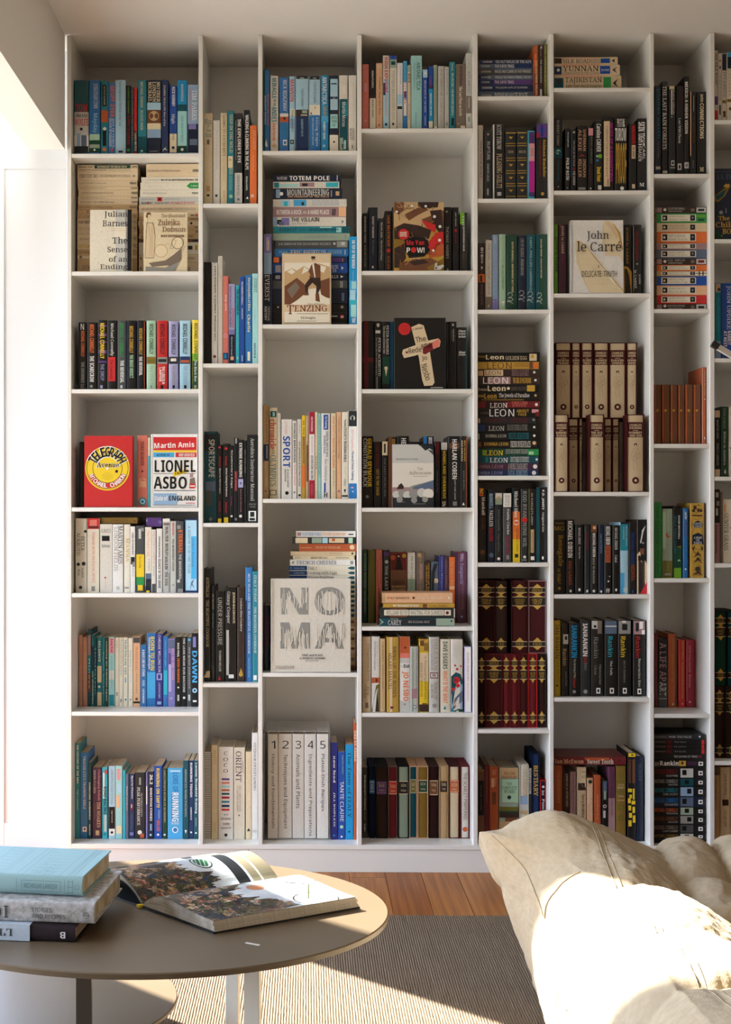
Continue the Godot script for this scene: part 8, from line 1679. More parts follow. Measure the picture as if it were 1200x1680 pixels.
	bk("H", "dred", 588.7, 91.9, 13.9, 252.5, "t s mauve 228.2 122.8 5.5 8.3 Ivan Turgenev")
	bk("H", "rust", 604.9, 91.9, 29.0, 245.4, "t s peach 234.3 216.1 5.8 23.2 John|r peach 205.9 175.5 5.8 14.5|t s peach 208 179.6 14.5 23.2 Donne|r brown 159.3 118.8 8.7 20.3")
	bk("H", "sage", 636.8, 91.9, 64.6, 240.5, "r tan 239.5 206.1 0 64.6|h s dred 226.3 218.2 16.1 51.7 WILLIAM|h s dred 214.2 205.1 6.5 58.1 SHAKESPEARE|r lgreen 202 123 9.7 64.6|h s black 191.9 182.8 24.5 41.3 THE|h s black 178.7 169.6 7.8 58.1 COMPLETE|h s black 166.6 156.4 16.1 51.7 WORKS|e char 32.9 142.3 6.5|r grey 125 122 9.7 58.1|r olive 110.9 96.7 0 64.6|r dgreen 96.7 90.6 0 64.6|r choc 90.6 74.4 0 64.6|r brown 74.4 54.1 19.4 58.1|r tan 62.2 0 0 38.8")
	bk("C", "offwhite/ivory", 703.6, 91.9, 30.0, 253.2, "t s tan 236.6 143.4 12 22.5 COLERIDGE|r steel 147.5 119.1 0 30|r lgrey 119.1 98.8 0 30|r tan 98.8 86.7 0 30")
	bk("H", "lgrey", 734.3, 91.9, 9.8, 238.7, "r char 153.6 68.5 1 8.8|t s char 232.6 163.7 2.9 6.9 POEMS")
	bk("C", "dnavy/navy", 746.0, 91.9, 25.8, 287.3, "t S gold 248.8 147.6 5.2 19.3 BESTIARY")
	bk("C", "red/dnavy", 772.7, 91.9, 18.4, 199.1, "e lgrey 9.7 178 4.1|t s white 165.9 149.7 5.5 12.9 Best|t s white 137.5 90.9 6.5 14.7 Punch")

func fill_bay_6() -> void:
	bay = 6
	shelf_row(1, "pile", -0.03)
	bk("Ps", "sand", 1021.4, 2657.6, 24.8, 208.8, "r choc 208.4 184.3 3.7 21.1|t s black 180.3 90.1 5 18.6 SILK ROAD|t s char 88.1 58.1 12.4 18.6 XI'AN TO|t s char 88.1 58.1 5 11.2 KASHGAR|r royal 56.1 26 5 19.9|P black 12.4 20 19.9 8 12.4 12 5 8|r salmon 182.3 58.1 21.6 22.8|r salmon 182.3 58.1 1.2 2.5")
	bk("Ps", "sand", 1028.4, 2621.4, 35.9, 215.8, "r navy 215.4 191.3 3.6 30.5|e white 18.4 202.3 5|t s black 187.3 69.1 14.4 31.6 YUNNAN|t s char 185.3 69.1 4.3 11.5 CHINA SOUTH OF THE CLOUDS|r royal 65.1 32 5.4 31.6|t s white 61.1 35 12.6 21.5 JIM GOODMAN|P black 17.9 25 28.7 9 17.9 17 7.2 9|r salmon 189.3 67.1 32.6 34.1|r salmon 189.3 67.1 1.4 2.9")
	bk("Ps", "sand", 1033.4, 2571.5, 49.5, 220.8, "r dteal 220.4 190.3 5 42.1|e choc 32.1 204.3 8|t s black 184.3 64.1 22.3 43.6 TAJIKISTAN|t s char 184.3 64.1 5.9 18.8 AND THE HIGH PAMIRS|r green 59.1 34 7.4 44.6|P black 24.8 28 39.6 10 24.8 20 9.9 10|r salmon 186.3 62.1 45.1 47.1|r salmon 186.3 62.1 2 4")
	shelf_row(2, "along", -0.03)
	bk("H", "black", 812.7, 2235.2, 28.2, 248.3, "t s lgrey 240.2 155.8 9.9 16.9 ROBERT EDRIC|r dteal 149.8 115.6 0 28.2|e aqua 14.1 135.7 8.4|e dteal 19 129.7 6.3|t s teal 105.6 41.3 9.9 18.3 Gathering|e grey 14.1 21.2 2.8")
	bk("H", "black", 848.7, 2235.2, 17.7, 213.0, "t b white 199.9 151.7 7.1 12.4 Everyman|t b white 115.5 43.2 3.5 13.3 PHILIP ROTH|e grey 8 17 2.7")
	bk("H", "black", 867.6, 2235.2, 18.3, 208.5, "e sand 10.5 199.8 3.2|t s lgrey 173.7 87.3 8.3 13.8 The Fire in the Door|e red 10.1 79.3 2.8|t b lgrey 71.2 25 7.3 13.8 PIE EDNER|r blue 203.9 53.2 0 1.8")
	bk("H", "black", 889.2, 2235.2, 33.8, 221.8, "t n peach 209.8 139.5 19.6 28.7 SHERMAN|t n peach 209.8 139.5 4.1 14.2 ALEXIE|P red 3.4 133.4 16.9 125.4 25.3 135.4 18.6 127.4 25.3 119.4 15.2 124.4 5.1 119.4 14.2 127.4|t n peach 111.3 53.1 19.6 28.7 INDIAN|t n peach 111.3 53.1 4.1 14.2 KILLER|r grey 18.9 10.9 3.4 27")
	bk("H", "black", 925.3, 2235.2, 17.7, 215.7, "r pink 213.7 189.6 0.9 16|t s grey 185.6 97.2 7.1 13.3 Peter Ackroyd|t n dred 91.1 34.9 6.2 10.6 CHATTERTON|e white 8 14.8 2.7")
	bk("H", "black", 945.3, 2235.2, 29.1, 237.7, "t b white 227.7 135.2 7.3 21.9 Caroline CARVER|e aqua 9.5 121.2 3.6|e lime 18.9 121.2 7.3|e blue 10.2 107.1 4.4|t b yellow 85 36.8 8.7 21.9 Dead Heat|r white 24.7 10.7 11.7 23.3")
	bk("H", "black", 975.4, 2235.2, 33.7, 248.6, "r sand 235.6 20.6 0.7 20.2|t s brown 219.5 52.8 6.7 15.2 Gabriel Garcia Marquez|r brown 46.7 22.6 12.8 15.5|t b mag 229.5 36.7 21.6 30.4 NEWS OF A KIDNAPPING")
	bk("H", "black", 1011.4, 2235.2, 41.3, 245.4, "t b white 243.4 217.3 8.3 33.1 SCOTT|h b white 213.3 171.1 2.1 39.3 TUROW|h b gold 163.1 30.5 5 39.3 PROOF|r black 143 139 4.1 39.3|r black 116.9 112.9 4.1 39.3|r black 88.8 84.8 4.1 39.3|r black 58.7 54.6 4.1 39.3|e white 24.8 14.5 6.2")
	bk("H", "black", 1059.1, 2235.2, 25.1, 227.2, "r dred 223.2 158.9 7.5 21.4|t b red 219.2 162.9 10 18.8 BAD DEBTS|r sand 156.9 112.7 8.8 21.4|t b char 152.9 116.8 11.3 18.8 CARL MORRIS|r sand 28.4 14.3 10 20.1")
	bk("H", "black", 1087.5, 2235.2, 29.1, 245.2, "t b white 233.1 156.8 2.9 23.3 SKIN TIGHT|t n white 156.8 108.6 16 24.8 CARL|t n white 158.8 104.6 2.9 13.1 HIAASEN|h S white 32.3 20.3 5.8 21.8 M")
	shelf_row(3, "along", -0.045)
	bk("H", "lime", 815.7, 1898.4, 12.6, 237.4, "t b dgreen 196.6 79.6 1.9 10.7 JOHN le CARRE|t n green 61.5 31.2 3.8 8.8 SMILEY")
	bk("H", "plum", 830.2, 1898.4, 31.9, 237.3, "r black 236.9 9 23.9 31.9|t b peach 232.9 140.1 8 19.8 JOHN le CARRÉ|t n crimson 136 107.8 11.2 19.1 ABSOLUTE|t n dred 103.8 11 9.6 20.7 FRIENDS")
	bk("H", "black", 1047.3, 1898.4, 25.8, 236.3, "t s gold 226.2 105.2 5.2 16 JOHN le CARRÉ|P gold 0 99.2 12.9 95.2 25.8 79 25.8 10.5 0 10.5|t s brown 79 20.6 15.5 20.7 SINGLE &|t s brown 73 30.7 5.2 10.8 SINGLE")
	bk("H", "black", 1076.5, 1898.4, 28.4, 235.2, "r white 232.2 10.4 0 1.7|t s crimson 214 115.2 8.5 17.1 THE LOOKING-GLASS WAR|e grey 13.5 105.2 3.6|t s white 70.9 38.6 17.6 24.2 JOHN|t s white 85 24.5 4.3 12.8 le CARRÉ")
	shelf_row(4, "back row", -0.055)
	bk("C", "maroon/sand", 866.5, 1248.7, 32.0, 244.8, "r maroon 221 173.3 0 32|h b sand 215.1 208 4.8 27.2 CHARLES|h b sand 206 199.2 4.8 27.2 DICKENS|r sand 195.1 193.9 11.2 20.8|h b sand 191.3 184.2 3.8 28.1 BLEAK|h b sand 182.2 175.3 4.8 27.2 HOUSE|e choc 16 149.4 3.2|e sand 16 147.4 1.9|L choc .5 12.8 139.5 9.6 129.6 7.7 109.6 10.9 101.7 12.8 117.7|L choc .5 18.5 139.5 22.4 129.6 24.3 113.6 19.8 105.7|L brown .5 14.4 137.5 16 121.5 14.4 101.7 17.6 101.7 19.2 125.6|L brown .5 12.1 101.7 11.5 73.8 14.1 72|L brown .5 18.5 101.7 19.2 73.8 21.7 72|L taupe .4 9.6 125.6 22.4 121.5 10.9 113.6 21.1 109.6 12.8 97.7 19.2 89.8|e maroon 16 38 6.4|e sand 16 38 2.6")
	bk("C", "maroon/sand", 900.8, 1248.7, 10.8, 244.8, "r maroon 221 173.3 0 10.8|h b sand 215.1 208 1.6 9.2 CHARLES|h b sand 206 199.1 1.6 9.2 DICKENS|r sand 195.1 193.9 3.8 7|h b sand 191.2 184.2 1.3 9.5 A|h b sand 182.1 175.3 1.6 9.2 B|e choc 5.4 149.4 1.1|e sand 5.4 147.4 0.6|L choc .5 4.3 139.5 3.2 129.6 2.5 109.6 3.7 101.7 4.3 117.7|L choc .5 6.3 139.5 7.6 129.6 8.3 113.6 6.7 105.7|L brown .5 4.9 137.5 5.4 121.5 4.9 101.7 5.9 101.7 6.5 125.5|L brown .5 4.1 101.7 3.9 73.8 4.7 72|L brown .5 6.3 101.7 6.5 73.8 7.3 72|L taupe .4 3.2 125.5 7.6 121.5 3.7 113.6 7.1 109.6 4.3 97.6 6.5 89.8|e maroon 5.4 38 2.2|e sand 5.4 38 0.9")
	bk("C", "maroon/sand", 984.4, 1248.7, 24.9, 244.7, "r maroon 220.9 173.2 0 24.9|h b sand 215 207.9 3.7 21.2 CHARLES|h b sand 205.9 199.1 3.7 21.2 DICKENS|r sand 195 193.8 8.7 16.2|h b sand 191.2 184.1 3 21.9 NICHOLAS|h b sand 182.1 175.2 3.7 21.2 NICKLEBY|e choc 12.4 149.3 2.5|e sand 12.4 147.3 1.5|L choc .5 10 139.4 7.5 129.5 5.5 109.5 8.5 101.6 10 117.6|L choc .5 14.4 139.4 17.4 129.5 19.4 113.6 15.4 105.7|L brown .5 11.2 137.4 12.4 121.4 11.2 101.6 13.7 101.6 14.9 125.5|L brown .5 9.5 101.6 9 73.7 11 71.9|L brown .5 14.4 101.6 14.9 73.7 16.9 71.9|L taupe .4 7.5 125.5 17.4 121.4 8.5 113.6 16.4 109.5 10 97.6 14.9 89.7|e maroon 12.4 38 5|e sand 12.4 38 2")
	bk("C", "maroon/sand", 1010.8, 1248.7, 22.7, 244.7, "r maroon 220.9 173.2 0 22.7|h b sand 215 207.9 3.4 19.3 CHARLES|h b sand 205.9 199 3.4 19.3 DICKENS|r sand 195 193.8 7.9 14.7|h b sand 191.2 184.1 2.7 19.9 CHRISTMAS|h b sand 182.1 175.2 3.4 19.3 BOOKS|e choc 11.3 149.3 2.3|e sand 11.3 147.3 1.4|L choc .5 9.1 139.4 6.8 129.5 4.8 109.5 7.7 101.6 9.1 117.6|L choc .5 13.1 139.4 15.9 129.5 17.9 113.5 14.1 105.7|L brown .5 10.2 137.4 11.3 121.4 10.2 101.6 12.5 101.6 13.6 125.5|L brown .5 8.6 101.6 8.2 73.7 10 71.9|L brown .5 13.1 101.6 13.6 73.7 15.4 71.9|L taupe .4 6.8 125.5 15.9 121.4 7.7 113.5 15 109.5 9.1 97.6 13.6 89.7|e maroon 11.3 38 4.5|e sand 11.3 38 1.8")
	shelf_row(4, "upper row", -0.055)
	bk("C", "maroon/sand", 822.7, 1494.0, 51.5, 251.4, "r maroon 226.7 177.4 0 51.5|h b sand 220.7 213.4 7.7 43.8 CHARLES|h b sand 211.4 204.1 7.7 43.8 DICKENS|r sand 200 198.8 18 33.5|h b sand 195.8 188.7 6.2 45.3 OUR MUTUAL|h b sand 186.7 179.4 7.7 43.8 FRIEND|e choc 25.8 152.7 5.2|e sand 25.8 150.7 3.1|L choc .5 20.6 142.4 15.5 132.1 11.9 111.7 17.5 103.4 20.6 119.8|L choc .5 29.9 142.4 36.1 132.1 39.7 115.7 32 107.4|L brown .5 23.2 140.4 25.8 124 23.2 103.4 28.3 103.4 30.9 128|L brown .5 19.6 103.4 18.6 74.7 22.7 72.4|L brown .5 29.9 103.4 30.9 74.7 35 72.4|L taupe .4 15.5 128 36.1 124 17.5 115.7 34 111.7 20.6 99.3 30.9 91|e maroon 25.8 37.7 10.3|e sand 25.8 37.7 4.1")
	bk("C", "maroon/sand", 876.0, 1494.0, 29.1, 251.3, "r maroon 226.7 177.3 0 29.1|h b sand 220.6 213.3 4.4 24.8 CHARLES|h b sand 211.3 204 4.4 24.8 DICKENS|r sand 200 198.7 10.2 18.9|h b sand 195.7 188.6 3.5 25.6 HARD|h b sand 186.6 179.3 4.4 24.8 TIMES|e choc 14.6 152.7 2.9|e sand 14.6 150.6 1.7|L choc .5 11.7 142.3 8.7 132 6.4 111.6 9.9 103.3 11.7 119.7|L choc .5 16.9 142.3 20.4 132 22.7 115.6 18.1 107.4|L brown .5 13.1 140.3 14.6 123.9 13.1 103.3 16 103.3 17.5 128|L brown .5 11.1 103.3 10.5 74.6 12.8 72.4|L brown .5 16.9 103.3 17.5 74.6 19.8 72.4|L taupe .4 8.7 128 20.4 123.9 9.9 115.6 19.2 111.6 11.7 99.3 17.5 91|e maroon 14.6 37.6 5.8|e sand 14.6 37.6 2.3")
	bk("C", "maroon/sand", 907.9, 1494.0, 37.6, 251.3, "r maroon 226.6 177.3 0 37.6|h b sand 220.5 213.2 5.6 32 CHARLES|h b sand 211.2 203.9 5.6 32 DICKENS|r sand 199.9 198.7 13.2 24.4|h b sand 195.7 188.6 4.5 33.1 OLIVER|h b sand 186.6 179.3 5.6 32 TWIST|e choc 18.8 152.6 3.8|e sand 18.8 150.6 2.3|L choc .5 15 142.3 11.3 132 7.9 111.6 12.8 103.3 15 119.6|L choc .5 21.8 142.3 26.3 132 29.7 115.6 23.3 107.3|L brown .5 16.9 140.3 18.8 123.9 16.9 103.3 20.7 103.3 22.6 127.9|L brown .5 14.3 103.3 13.5 74.6 16.5 72.3|L brown .5 21.8 103.3 22.6 74.6 25.6 72.3|L taupe .4 11.3 127.9 26.3 123.9 12.8 115.6 24.8 111.6 15 99.2 22.6 90.9|e maroon 18.8 37.6 7.5|e sand 18.8 37.6 3")
	bk("C", "maroon/sand", 949.2, 1494.0, 49.1, 251.2, "r maroon 226.5 177.2 0 49.1|h b sand 220.4 213.2 7.4 41.7 CHARLES|h b sand 211.1 203.9 7.4 41.7 DICKENS|r sand 199.8 198.6 17.2 31.9|h b sand 195.6 188.5 5.9 43.2 PICKWICK|h b sand 186.5 179.2 7.4 41.7 PAPERS|e choc 24.5 152.5 4.9|e sand 24.5 150.5 2.9|L choc .5 19.6 142.2 14.7 131.9 11.8 111.5 16.7 103.2 19.6 119.6|L choc .5 28.5 142.2 34.4 131.9 37.3 115.5 30.4 107.2|L brown .5 22.1 140.2 24.5 123.8 22.1 103.2 27 103.2 29.4 127.9|L brown .5 18.6 103.2 17.7 74.5 21.6 72.3|L brown .5 28.5 103.2 29.4 74.5 33.4 72.3|L taupe .4 14.7 127.9 34.4 123.8 16.7 115.5 32.4 111.5 19.6 99.2 29.4 90.9|e maroon 24.5 37.5 9.8|e sand 24.5 37.5 3.9")
	bk("C", "maroon/sand", 1001.2, 1494.0, 54.1, 251.1, "r maroon 226.4 177.1 0 54.1|h b sand 220.4 213.1 8.1 46 CHARLES|h b sand 211.1 203.8 8.1 46 DICKENS|r sand 199.7 198.5 18.9 35.2|h b sand 195.5 188.4 6.5 47.6 DAVID|h b sand 186.4 179.1 8.1 46 COPPERFIELD|e choc 27 152.4 5.4|e sand 27 150.4 3.2|L choc .5 21.6 142.1 16.2 131.8 12.4 111.4 18.4 103.1 21.6 119.5|L choc .5 31.4 142.1 37.9 131.8 41.7 115.5 33.5 107.2|L brown .5 24.3 140.1 27 123.8 24.3 103.1 29.8 103.1 32.5 127.8|L brown .5 20.6 103.1 19.5 74.4 23.8 72.2|L brown .5 31.4 103.1 32.5 74.4 36.8 72.2|L taupe .4 16.2 127.8 37.9 123.8 18.4 115.5 35.7 111.4 21.6 99.1 32.5 90.8|e maroon 27 37.5 10.8|e sand 27 37.5 4.3")
	bk("C", "maroon/sand", 1058.0, 1494.0, 35.3, 251.0, "r maroon 226.3 177 0 35.3|h b sand 220.3 213 5.3 30 CHARLES|h b sand 211 203.7 5.3 30 DICKENS|r sand 199.7 198.5 12.4 23|h b sand 195.4 188.3 4.2 31.1 EDWIN|h b sand 186.3 179.1 5.3 30 DROOD|e choc 17.7 152.4 3.5|e sand 17.7 150.4 2.1|L choc .5 14.1 142.1 10.6 131.8 7.8 111.4 12 103.1 14.1 119.4|L choc .5 20.5 142.1 24.7 131.8 27.6 115.4 21.9 107.1|L brown .5 15.9 140.1 17.7 123.7 15.9 103.1 19.4 103.1 21.2 127.7|L brown .5 13.4 103.1 12.7 74.4 15.6 72.2|L brown .5 20.5 103.1 21.2 74.4 24 72.2|L taupe .4 10.6 127.7 24.7 123.7 12 115.4 23.3 111.4 14.1 99 21.2 90.7|e maroon 17.7 37.4 7.1|e sand 17.7 37.4 2.8")
	shelf_row(4, "front row", -0)
	bk("C", "maroon/sand", 808.2, 1248.7, 45.3, 253.4, "r maroon 228.4 178.6 0 45.3|h b sand 222.3 214.9 6.8 38.5 CHARLES|h b sand 212.9 205.5 6.8 38.5 DICKENS|r sand 201.5 200.1 15.8 29.4|h b sand 197.3 189.9 5.4 39.8 BARNABY|h b sand 187.9 180.6 6.8 38.5 RUDGE|e choc 22.6 153.6 4.5|e sand 22.6 151.6 2.7|L choc .5 18.1 143.3 13.6 132.9 10 112.1 15.4 103.8 18.1 120.3|L choc .5 26.3 143.3 31.7 132.9 35.3 116.1 28.1 108|L brown .5 20.4 141.3 22.6 124.5 20.4 103.8 24.9 103.8 27.2 128.7|L brown .5 17.2 103.8 16.3 74.6 19.9 72.6|L brown .5 26.3 103.8 27.2 74.6 30.8 72.6|L taupe .4 13.6 128.7 31.7 124.5 15.4 116.1 29.9 112.1 18.1 99.6 27.2 91.4|e maroon 22.6 37.3 9.1|e sand 22.6 37.3 3.6")
	bk("C", "maroon/sand", 921.4, 1248.7, 48.4, 253.3, "r maroon 228.3 178.5 0 48.4|h b sand 222.1 214.8 7.3 41.1 CHARLES|h b sand 212.8 205.4 7.3 41.1 DICKENS|r sand 201.4 200 16.9 31.5|h b sand 197.2 189.8 5.8 42.6 THE OLD|h b sand 187.8 180.5 7.3 41.1 CURIOSITY|e choc 24.2 153.5 4.8|e sand 24.2 151.6 2.9|L choc .5 19.4 143.2 14.5 132.8 10.2 112.1 16.5 103.7 19.4 120.2|L choc .5 28.1 143.2 33.9 132.8 38.2 116.1 30 107.9|L brown .5 21.8 141.2 24.2 124.4 21.8 103.7 26.6 103.7 29 128.6|L brown .5 18.4 103.7 17.4 74.6 21.3 72.6|L brown .5 28.1 103.7 29 74.6 32.9 72.6|L taupe .4 14.5 128.6 33.9 124.4 16.5 116.1 32 112.1 19.4 99.5 29 91.3|e maroon 24.2 37.3 9.7|e sand 24.2 37.3 3.9")
	bk("C", "maroon/sand", 1044.6, 1248.7, 56.3, 253.1, "r maroon 228.2 178.4 0 56.3|h b sand 222 214.6 8.4 47.9 CHARLES|h b sand 212.7 205.3 8.4 47.9 DICKENS|r sand 201.3 199.9 19.7 36.6|h b sand 197.1 189.7 6.8 49.6 DOMBEY|h b sand 187.7 180.4 8.4 47.9 AND SON|e choc 28.2 153.5 5.6|e sand 28.2 151.5 3.4|L choc .5 22.5 143.1 16.9 132.7 13.5 112 19.1 103.6 22.5 120.2|L choc .5 32.7 143.1 39.4 132.7 42.8 116 34.9 107.8|L brown .5 25.3 141.1 28.2 124.4 25.3 103.6 31 103.6 33.8 128.5|L brown .5 21.4 103.6 20.3 74.5 24.8 72.5|L brown .5 32.7 103.6 33.8 74.5 38.3 72.5|L taupe .4 16.9 128.5 39.4 124.4 19.1 116 37.2 112 22.5 99.4 33.8 91.3|e maroon 28.2 37.2 11.3|e sand 28.2 37.2 4.5")
	shelf_row(5, "along", -0.03)
	bk("H", "black", 812.7, 912.8, 38.2, 245.2, "h n gold 236.2 228.1 3.8 32.5 Timothy|h n gold 223.1 209 1.9 32.5 MO|t s gold 194 91.5 9.5 30.5 Renegade|t s gold 83.4 33.2 11.5 22.9 or Halo²|P gold 11.5 17.1 17.2 25.1 22.9 17.1 17.2 13.1")
	bk("H", "black", 853.2, 912.8, 26.8, 245.2, "t b white 240.2 119.6 5.4 20.1 MICHAEL DIBDIN|t n rust 107.6 29.2 8 17.4 END GAMES|r white 13.1 5.1 10.7 17.4")
	bk("H", "black", 883.2, 912.8, 26.8, 227.1, "r steel 226.1 0 0 1.3|t s white 218.1 163.8 9.4 16.1 MICHAEL DIBDIN|t s white 155.8 115.6 9.4 16.1 Dark Spectre|r white 18.2 9.1 9.4 16.1")
	bk("H", "char", 913.3, 912.8, 17.7, 226.1, "t n crimson 204 149.8 3.5 8 MEDUSA|t n dred 198 145.8 9.8 13.3 DIBDIN|r white 13.2 5.1 5.3 11.5")
	bk("H", "black", 933.3, 912.8, 21.7, 228.1, "r brown 228.1 204 0 20.6|e peach 12 218.1 5.4|t b white 200 121.7 6.5 15.2 MICHAEL DIBDIN|t n lgrey 117.6 33.3 6.5 13 BACK TO BOLOGNA|r white 13.2 5.1 6.5 14.1|r tan 169.9 0 20.6 21.7")
	bk("H", "dnavy", 959.3, 912.8, 17.3, 228.1, "t s steel 198 133.7 5.2 11.3 Last Sett DIBDIN|r white 11.2 4.1 5.2 11.3")
	bk("H", "black", 978.8, 912.8, 24.3, 226.1, "r steel 226.1 0 0 1.5|t b white 222.1 161.9 4.9 18.2 MICHAEL DIBDIN|r rust 158.8 103.6 2.9 19.5|t b choc 155.8 107.6 4.9 17 COSI FAN TUTTI|e white 16.4 57.4 1.8|e white 12.8 41.3 3|h b white 17.2 3.2 6.1 17 FF")
	bk("H", "black", 1005.4, 912.8, 23.3, 226.1, "t s white 218.1 145.8 7 15.2 MICHAEL DIBDIN|t s white 127.7 103.6 7 15.2 Cabal|r white 17.2 9.2 8.2 14")
	bk("H", "pblue", 1030.4, 912.8, 26.7, 236.2, "r teal 230.2 142.8 0 26.7|t s pblue 224.1 157.9 18.2 23 MICHAEL DIBDIN|t s white 222.1 179.9 9.4 13.4 A Long Finish|r black 236.2 230.2 0 26.7|r sky 69.5 0 0 13.4|h b white 19.3 5.2 10.7 22.7 FF")
	bk("H", "black", 1059.1, 912.8, 25.1, 236.2, "t s royal 202 95.6 7.5 17.6 MICHAEL DIBDIN|t s rust 95.6 43.4 7.5 18.8 MEDUSA|r royal 11.3 3.2 10 15.1")
	bk("H", "choc", 1085.5, 912.8, 32.6, 245.2, "r black 244.2 109.7 3.3 31|r brown 149.8 129.8 9.8 22.8|e grey 19.6 167.9 3.3|P sand 0 129.8 8.2 139.8 32.6 99.6 32.6 0 0 0|P lgrey 9.8 169.9 16.3 210.1 27.7 226.1 19.6 200 13.1 165.9|t b char 103.7 9.3 4.9 14.7 RODDY DOYLE|t s taupe 93.6 39.4 20.2 27.7 Oh, Play That Thing|P red 9.8 0 32.6 39.4 32.6 0")
	shelf_row(6, "along", -0.03)
	bk("H", "ochre", 812.7, 575.2, 22.2, 250.2, "r olive 250.2 0 19.9 22.2|t n char 236.1 125.6 4.4 16.6 IAN RANKIN|t n choc 119.5 45.2 11.1 15.5 Exit Music|e choc 10 35.1 3.3")
	bk("H", "black", 836.7, 575.2, 24.2, 242.2, "r lgrey 204 171.8 6 22.9|r black 197.9 185.9 12.1 19.3|t n tan 155.7 101.5 4.8 18.1 Rankin|t n grey 81.4 33.2 12.1 19.3 A Question of Blood")
	bk("H", "black", 862.8, 575.2, 35.2, 241.2, "t b bright 234.2 127.7 7 24.6 IANRANKIN|t n lgrey 123.6 61.3 12.3 21.1 The Naming of the|t n red 59.3 29.2 12.3 21.1 Dead|e grey 15.8 15.1 5.3")
	bk("H", "char", 899.2, 575.2, 33.4, 250.3, "t b white 240.2 131.7 8.3 23.4 IANRANKIN|t s red 127.7 109.6 13.3 21.7 Red|t s grey 109.6 85.5 13.3 21.7 Mist|e grey 16.7 15.2 6.7")
	bk("H", "black", 935.3, 575.2, 40.8, 250.3, "r lgrey 248.3 222.2 2 20.4|r taupe 248.3 206.1 20.4 34.6|r black 234.2 226.2 8.2 16.3|t n grey 194.1 125.8 8.2 23.6 Rankin|t n grey 103.7 39.4 25.3 33.4 Fleshmarket|t n grey 101.6 71.5 10.2 18.3 Close|r white 27.3 9.2 16.3 29.3|r black 23.3 13.2 19.6 26.1")
	bk("H", "black", 979.4, 575.2, 41.8, 250.4, "r slate 248.3 206.2 2.1 39.7|r white 232.3 229.3 2.1 39.7|t n turq 197.1 129.8 10.4 27.1 Rankin|t n white 117.8 69.6 17.5 25.1 The Falls|r white 27.4 9.3 16.7 30.1|r black 23.4 13.3 20 26.7")
	bk("H", "black", 1023.4, 575.2, 42.7, 250.4, "r grey 248.4 206.2 2.1 40.6|r black 238.4 218.3 12.8 29.9|r white 248.4 243.4 12.8 25.6|t n yellow 197.2 129.9 8.5 24.8 Rankin|t n grey 117.8 45.5 17.1 24.8 Set in Darkness|r white 27.5 9.4 15 27.8|r black 23.4 13.4 18.4 24.8")
	bk("H", "black", 1072.5, 575.2, 40.3, 250.5, "r mauve 248.4 204.3 2 38.3|r white 246.4 222.3 20.2 32.3|r char 242.4 214.3 8.1 18.1|r white 218.3 204.3 28.2 38.3|t n red 197.2 128 8.1 23.4 Rankin|t n lgrey 123.9 31.6 16.1 24.2 Resurrection Men|r white 25.5 7.5 14.1 26.2|r black 21.5 11.5 17.3 23.4")
	shelf_row(9, "along", -0.05)
	bk("H", "rust", 817.1, 91.9, 26.9, 251.0, "t s tan 234.9 125.8 10.8 18.8 THE INHERITANCE")
	bk("H", "choc", 846.3, 91.9, 21.9, 229.9, "t s cream 222.8 113.8 8.7 16.4 JAMAICA KINCAID")
	bk("H", "mauve", 869.5, 91.9, 20.8, 230.0, "t s plum 218.9 101.7 8.3 13.6 Lives of the Monster")
	bk("H", "sand", 893.0, 91.9, 30.5, 245.2, "r choc 192.7 168.4 3.1 29|P cream 9.2 192.7 15.3 239.1 29 239.1 29 178.5 18.3 182.6|h s brown 235.1 223 15.3 29 Waiting|h s brown 218.9 208.8 15.3 29 to Ex|t b choc 156.3 71.5 12.2 24.4 Terry McMillan")
	bk("H", "peach", 925.9, 91.9, 20.8, 208.9, "e dgreen 10.4 196.8 6.3|t b ivory 184.7 71.6 11.5 16.7 HANIF KUREISHI|t b ivory 178.6 122.1 3.1 9.4 MIDNIGHT")
	bk("H", "rust", 949.6, 91.9, 21.6, 219.1, "t s peach 154.5 71.7 7.6 14.1 Arundhati Roy")
	bk("H", "black", 975.2, 91.9, 18.8, 203.0, "r slate 198.9 162.6 3.8 15.1|r sage 166.6 138.4 5.6 13.2|e lgrey 8.9 116.2 6.1|e dred 8.9 116.2 3.3|r lgrey 102 77.8 3.8 11.3")
	bk("H", "wine", 995.7, 91.9, 23.8, 247.4, "r mauve 142.5 0 0 23.8|t s plum 182.8 81.9 9.5 15.5 ALEX GARLAND")
	bk("H", "mustard", 1022.1, 91.9, 32.3, 249.5, "r olive 247.5 243.5 0 32.3|e olive 16.1 217.2 9.7|e mustard 16.1 217.2 6.5|r olive 201.1 195 0 32.3|h s cream 189 182.9 6.5 25.8 JULIAN|h s cream 180.9 174.9 4.8 27.5 BARNES|r olive 166.8 160.7 0 32.3|h s cream 152.6 146.6 6.5 25.8 Arthur|h s cream 138.5 132.5 4.8 27.5 & George|e olive 16.1 112.3 11.3|e mustard 16.1 112.3 6.5|e olive 16.1 75.9 11.3|e mustard 16.1 75.9 6.5")
	bk("H", "black", 1059.7, 91.9, 28.5, 294.0, "r yellow 292 279.9 2.8 25.6|r black 288 283.9 11.4 19.9|r brown 271.8 193.1 4.3 11.4|r brown 271.8 193.1 15.7 24.2|t n choc 267.8 195.1 5.1 10.8 PERE PORTABELLA|r yellow 174.9 162.8 1.4 14.2|r yellow 174.9 138.6 17.1 22.8|r yellow 154.8 142.7 5.7 14.2|r yellow 142.7 126.5 1.4 10|r yellow 134.6 122.5 12.8 25.6|r yellow 118.4 102.3 2.8 11.4|r yellow 114.4 94.2 15.7 24.2|r yellow 94.2 78.1 4.3 14.2|r yellow 86.1 61.9 17.1 25.6|r yellow 70 49.8 2.8 12.8")
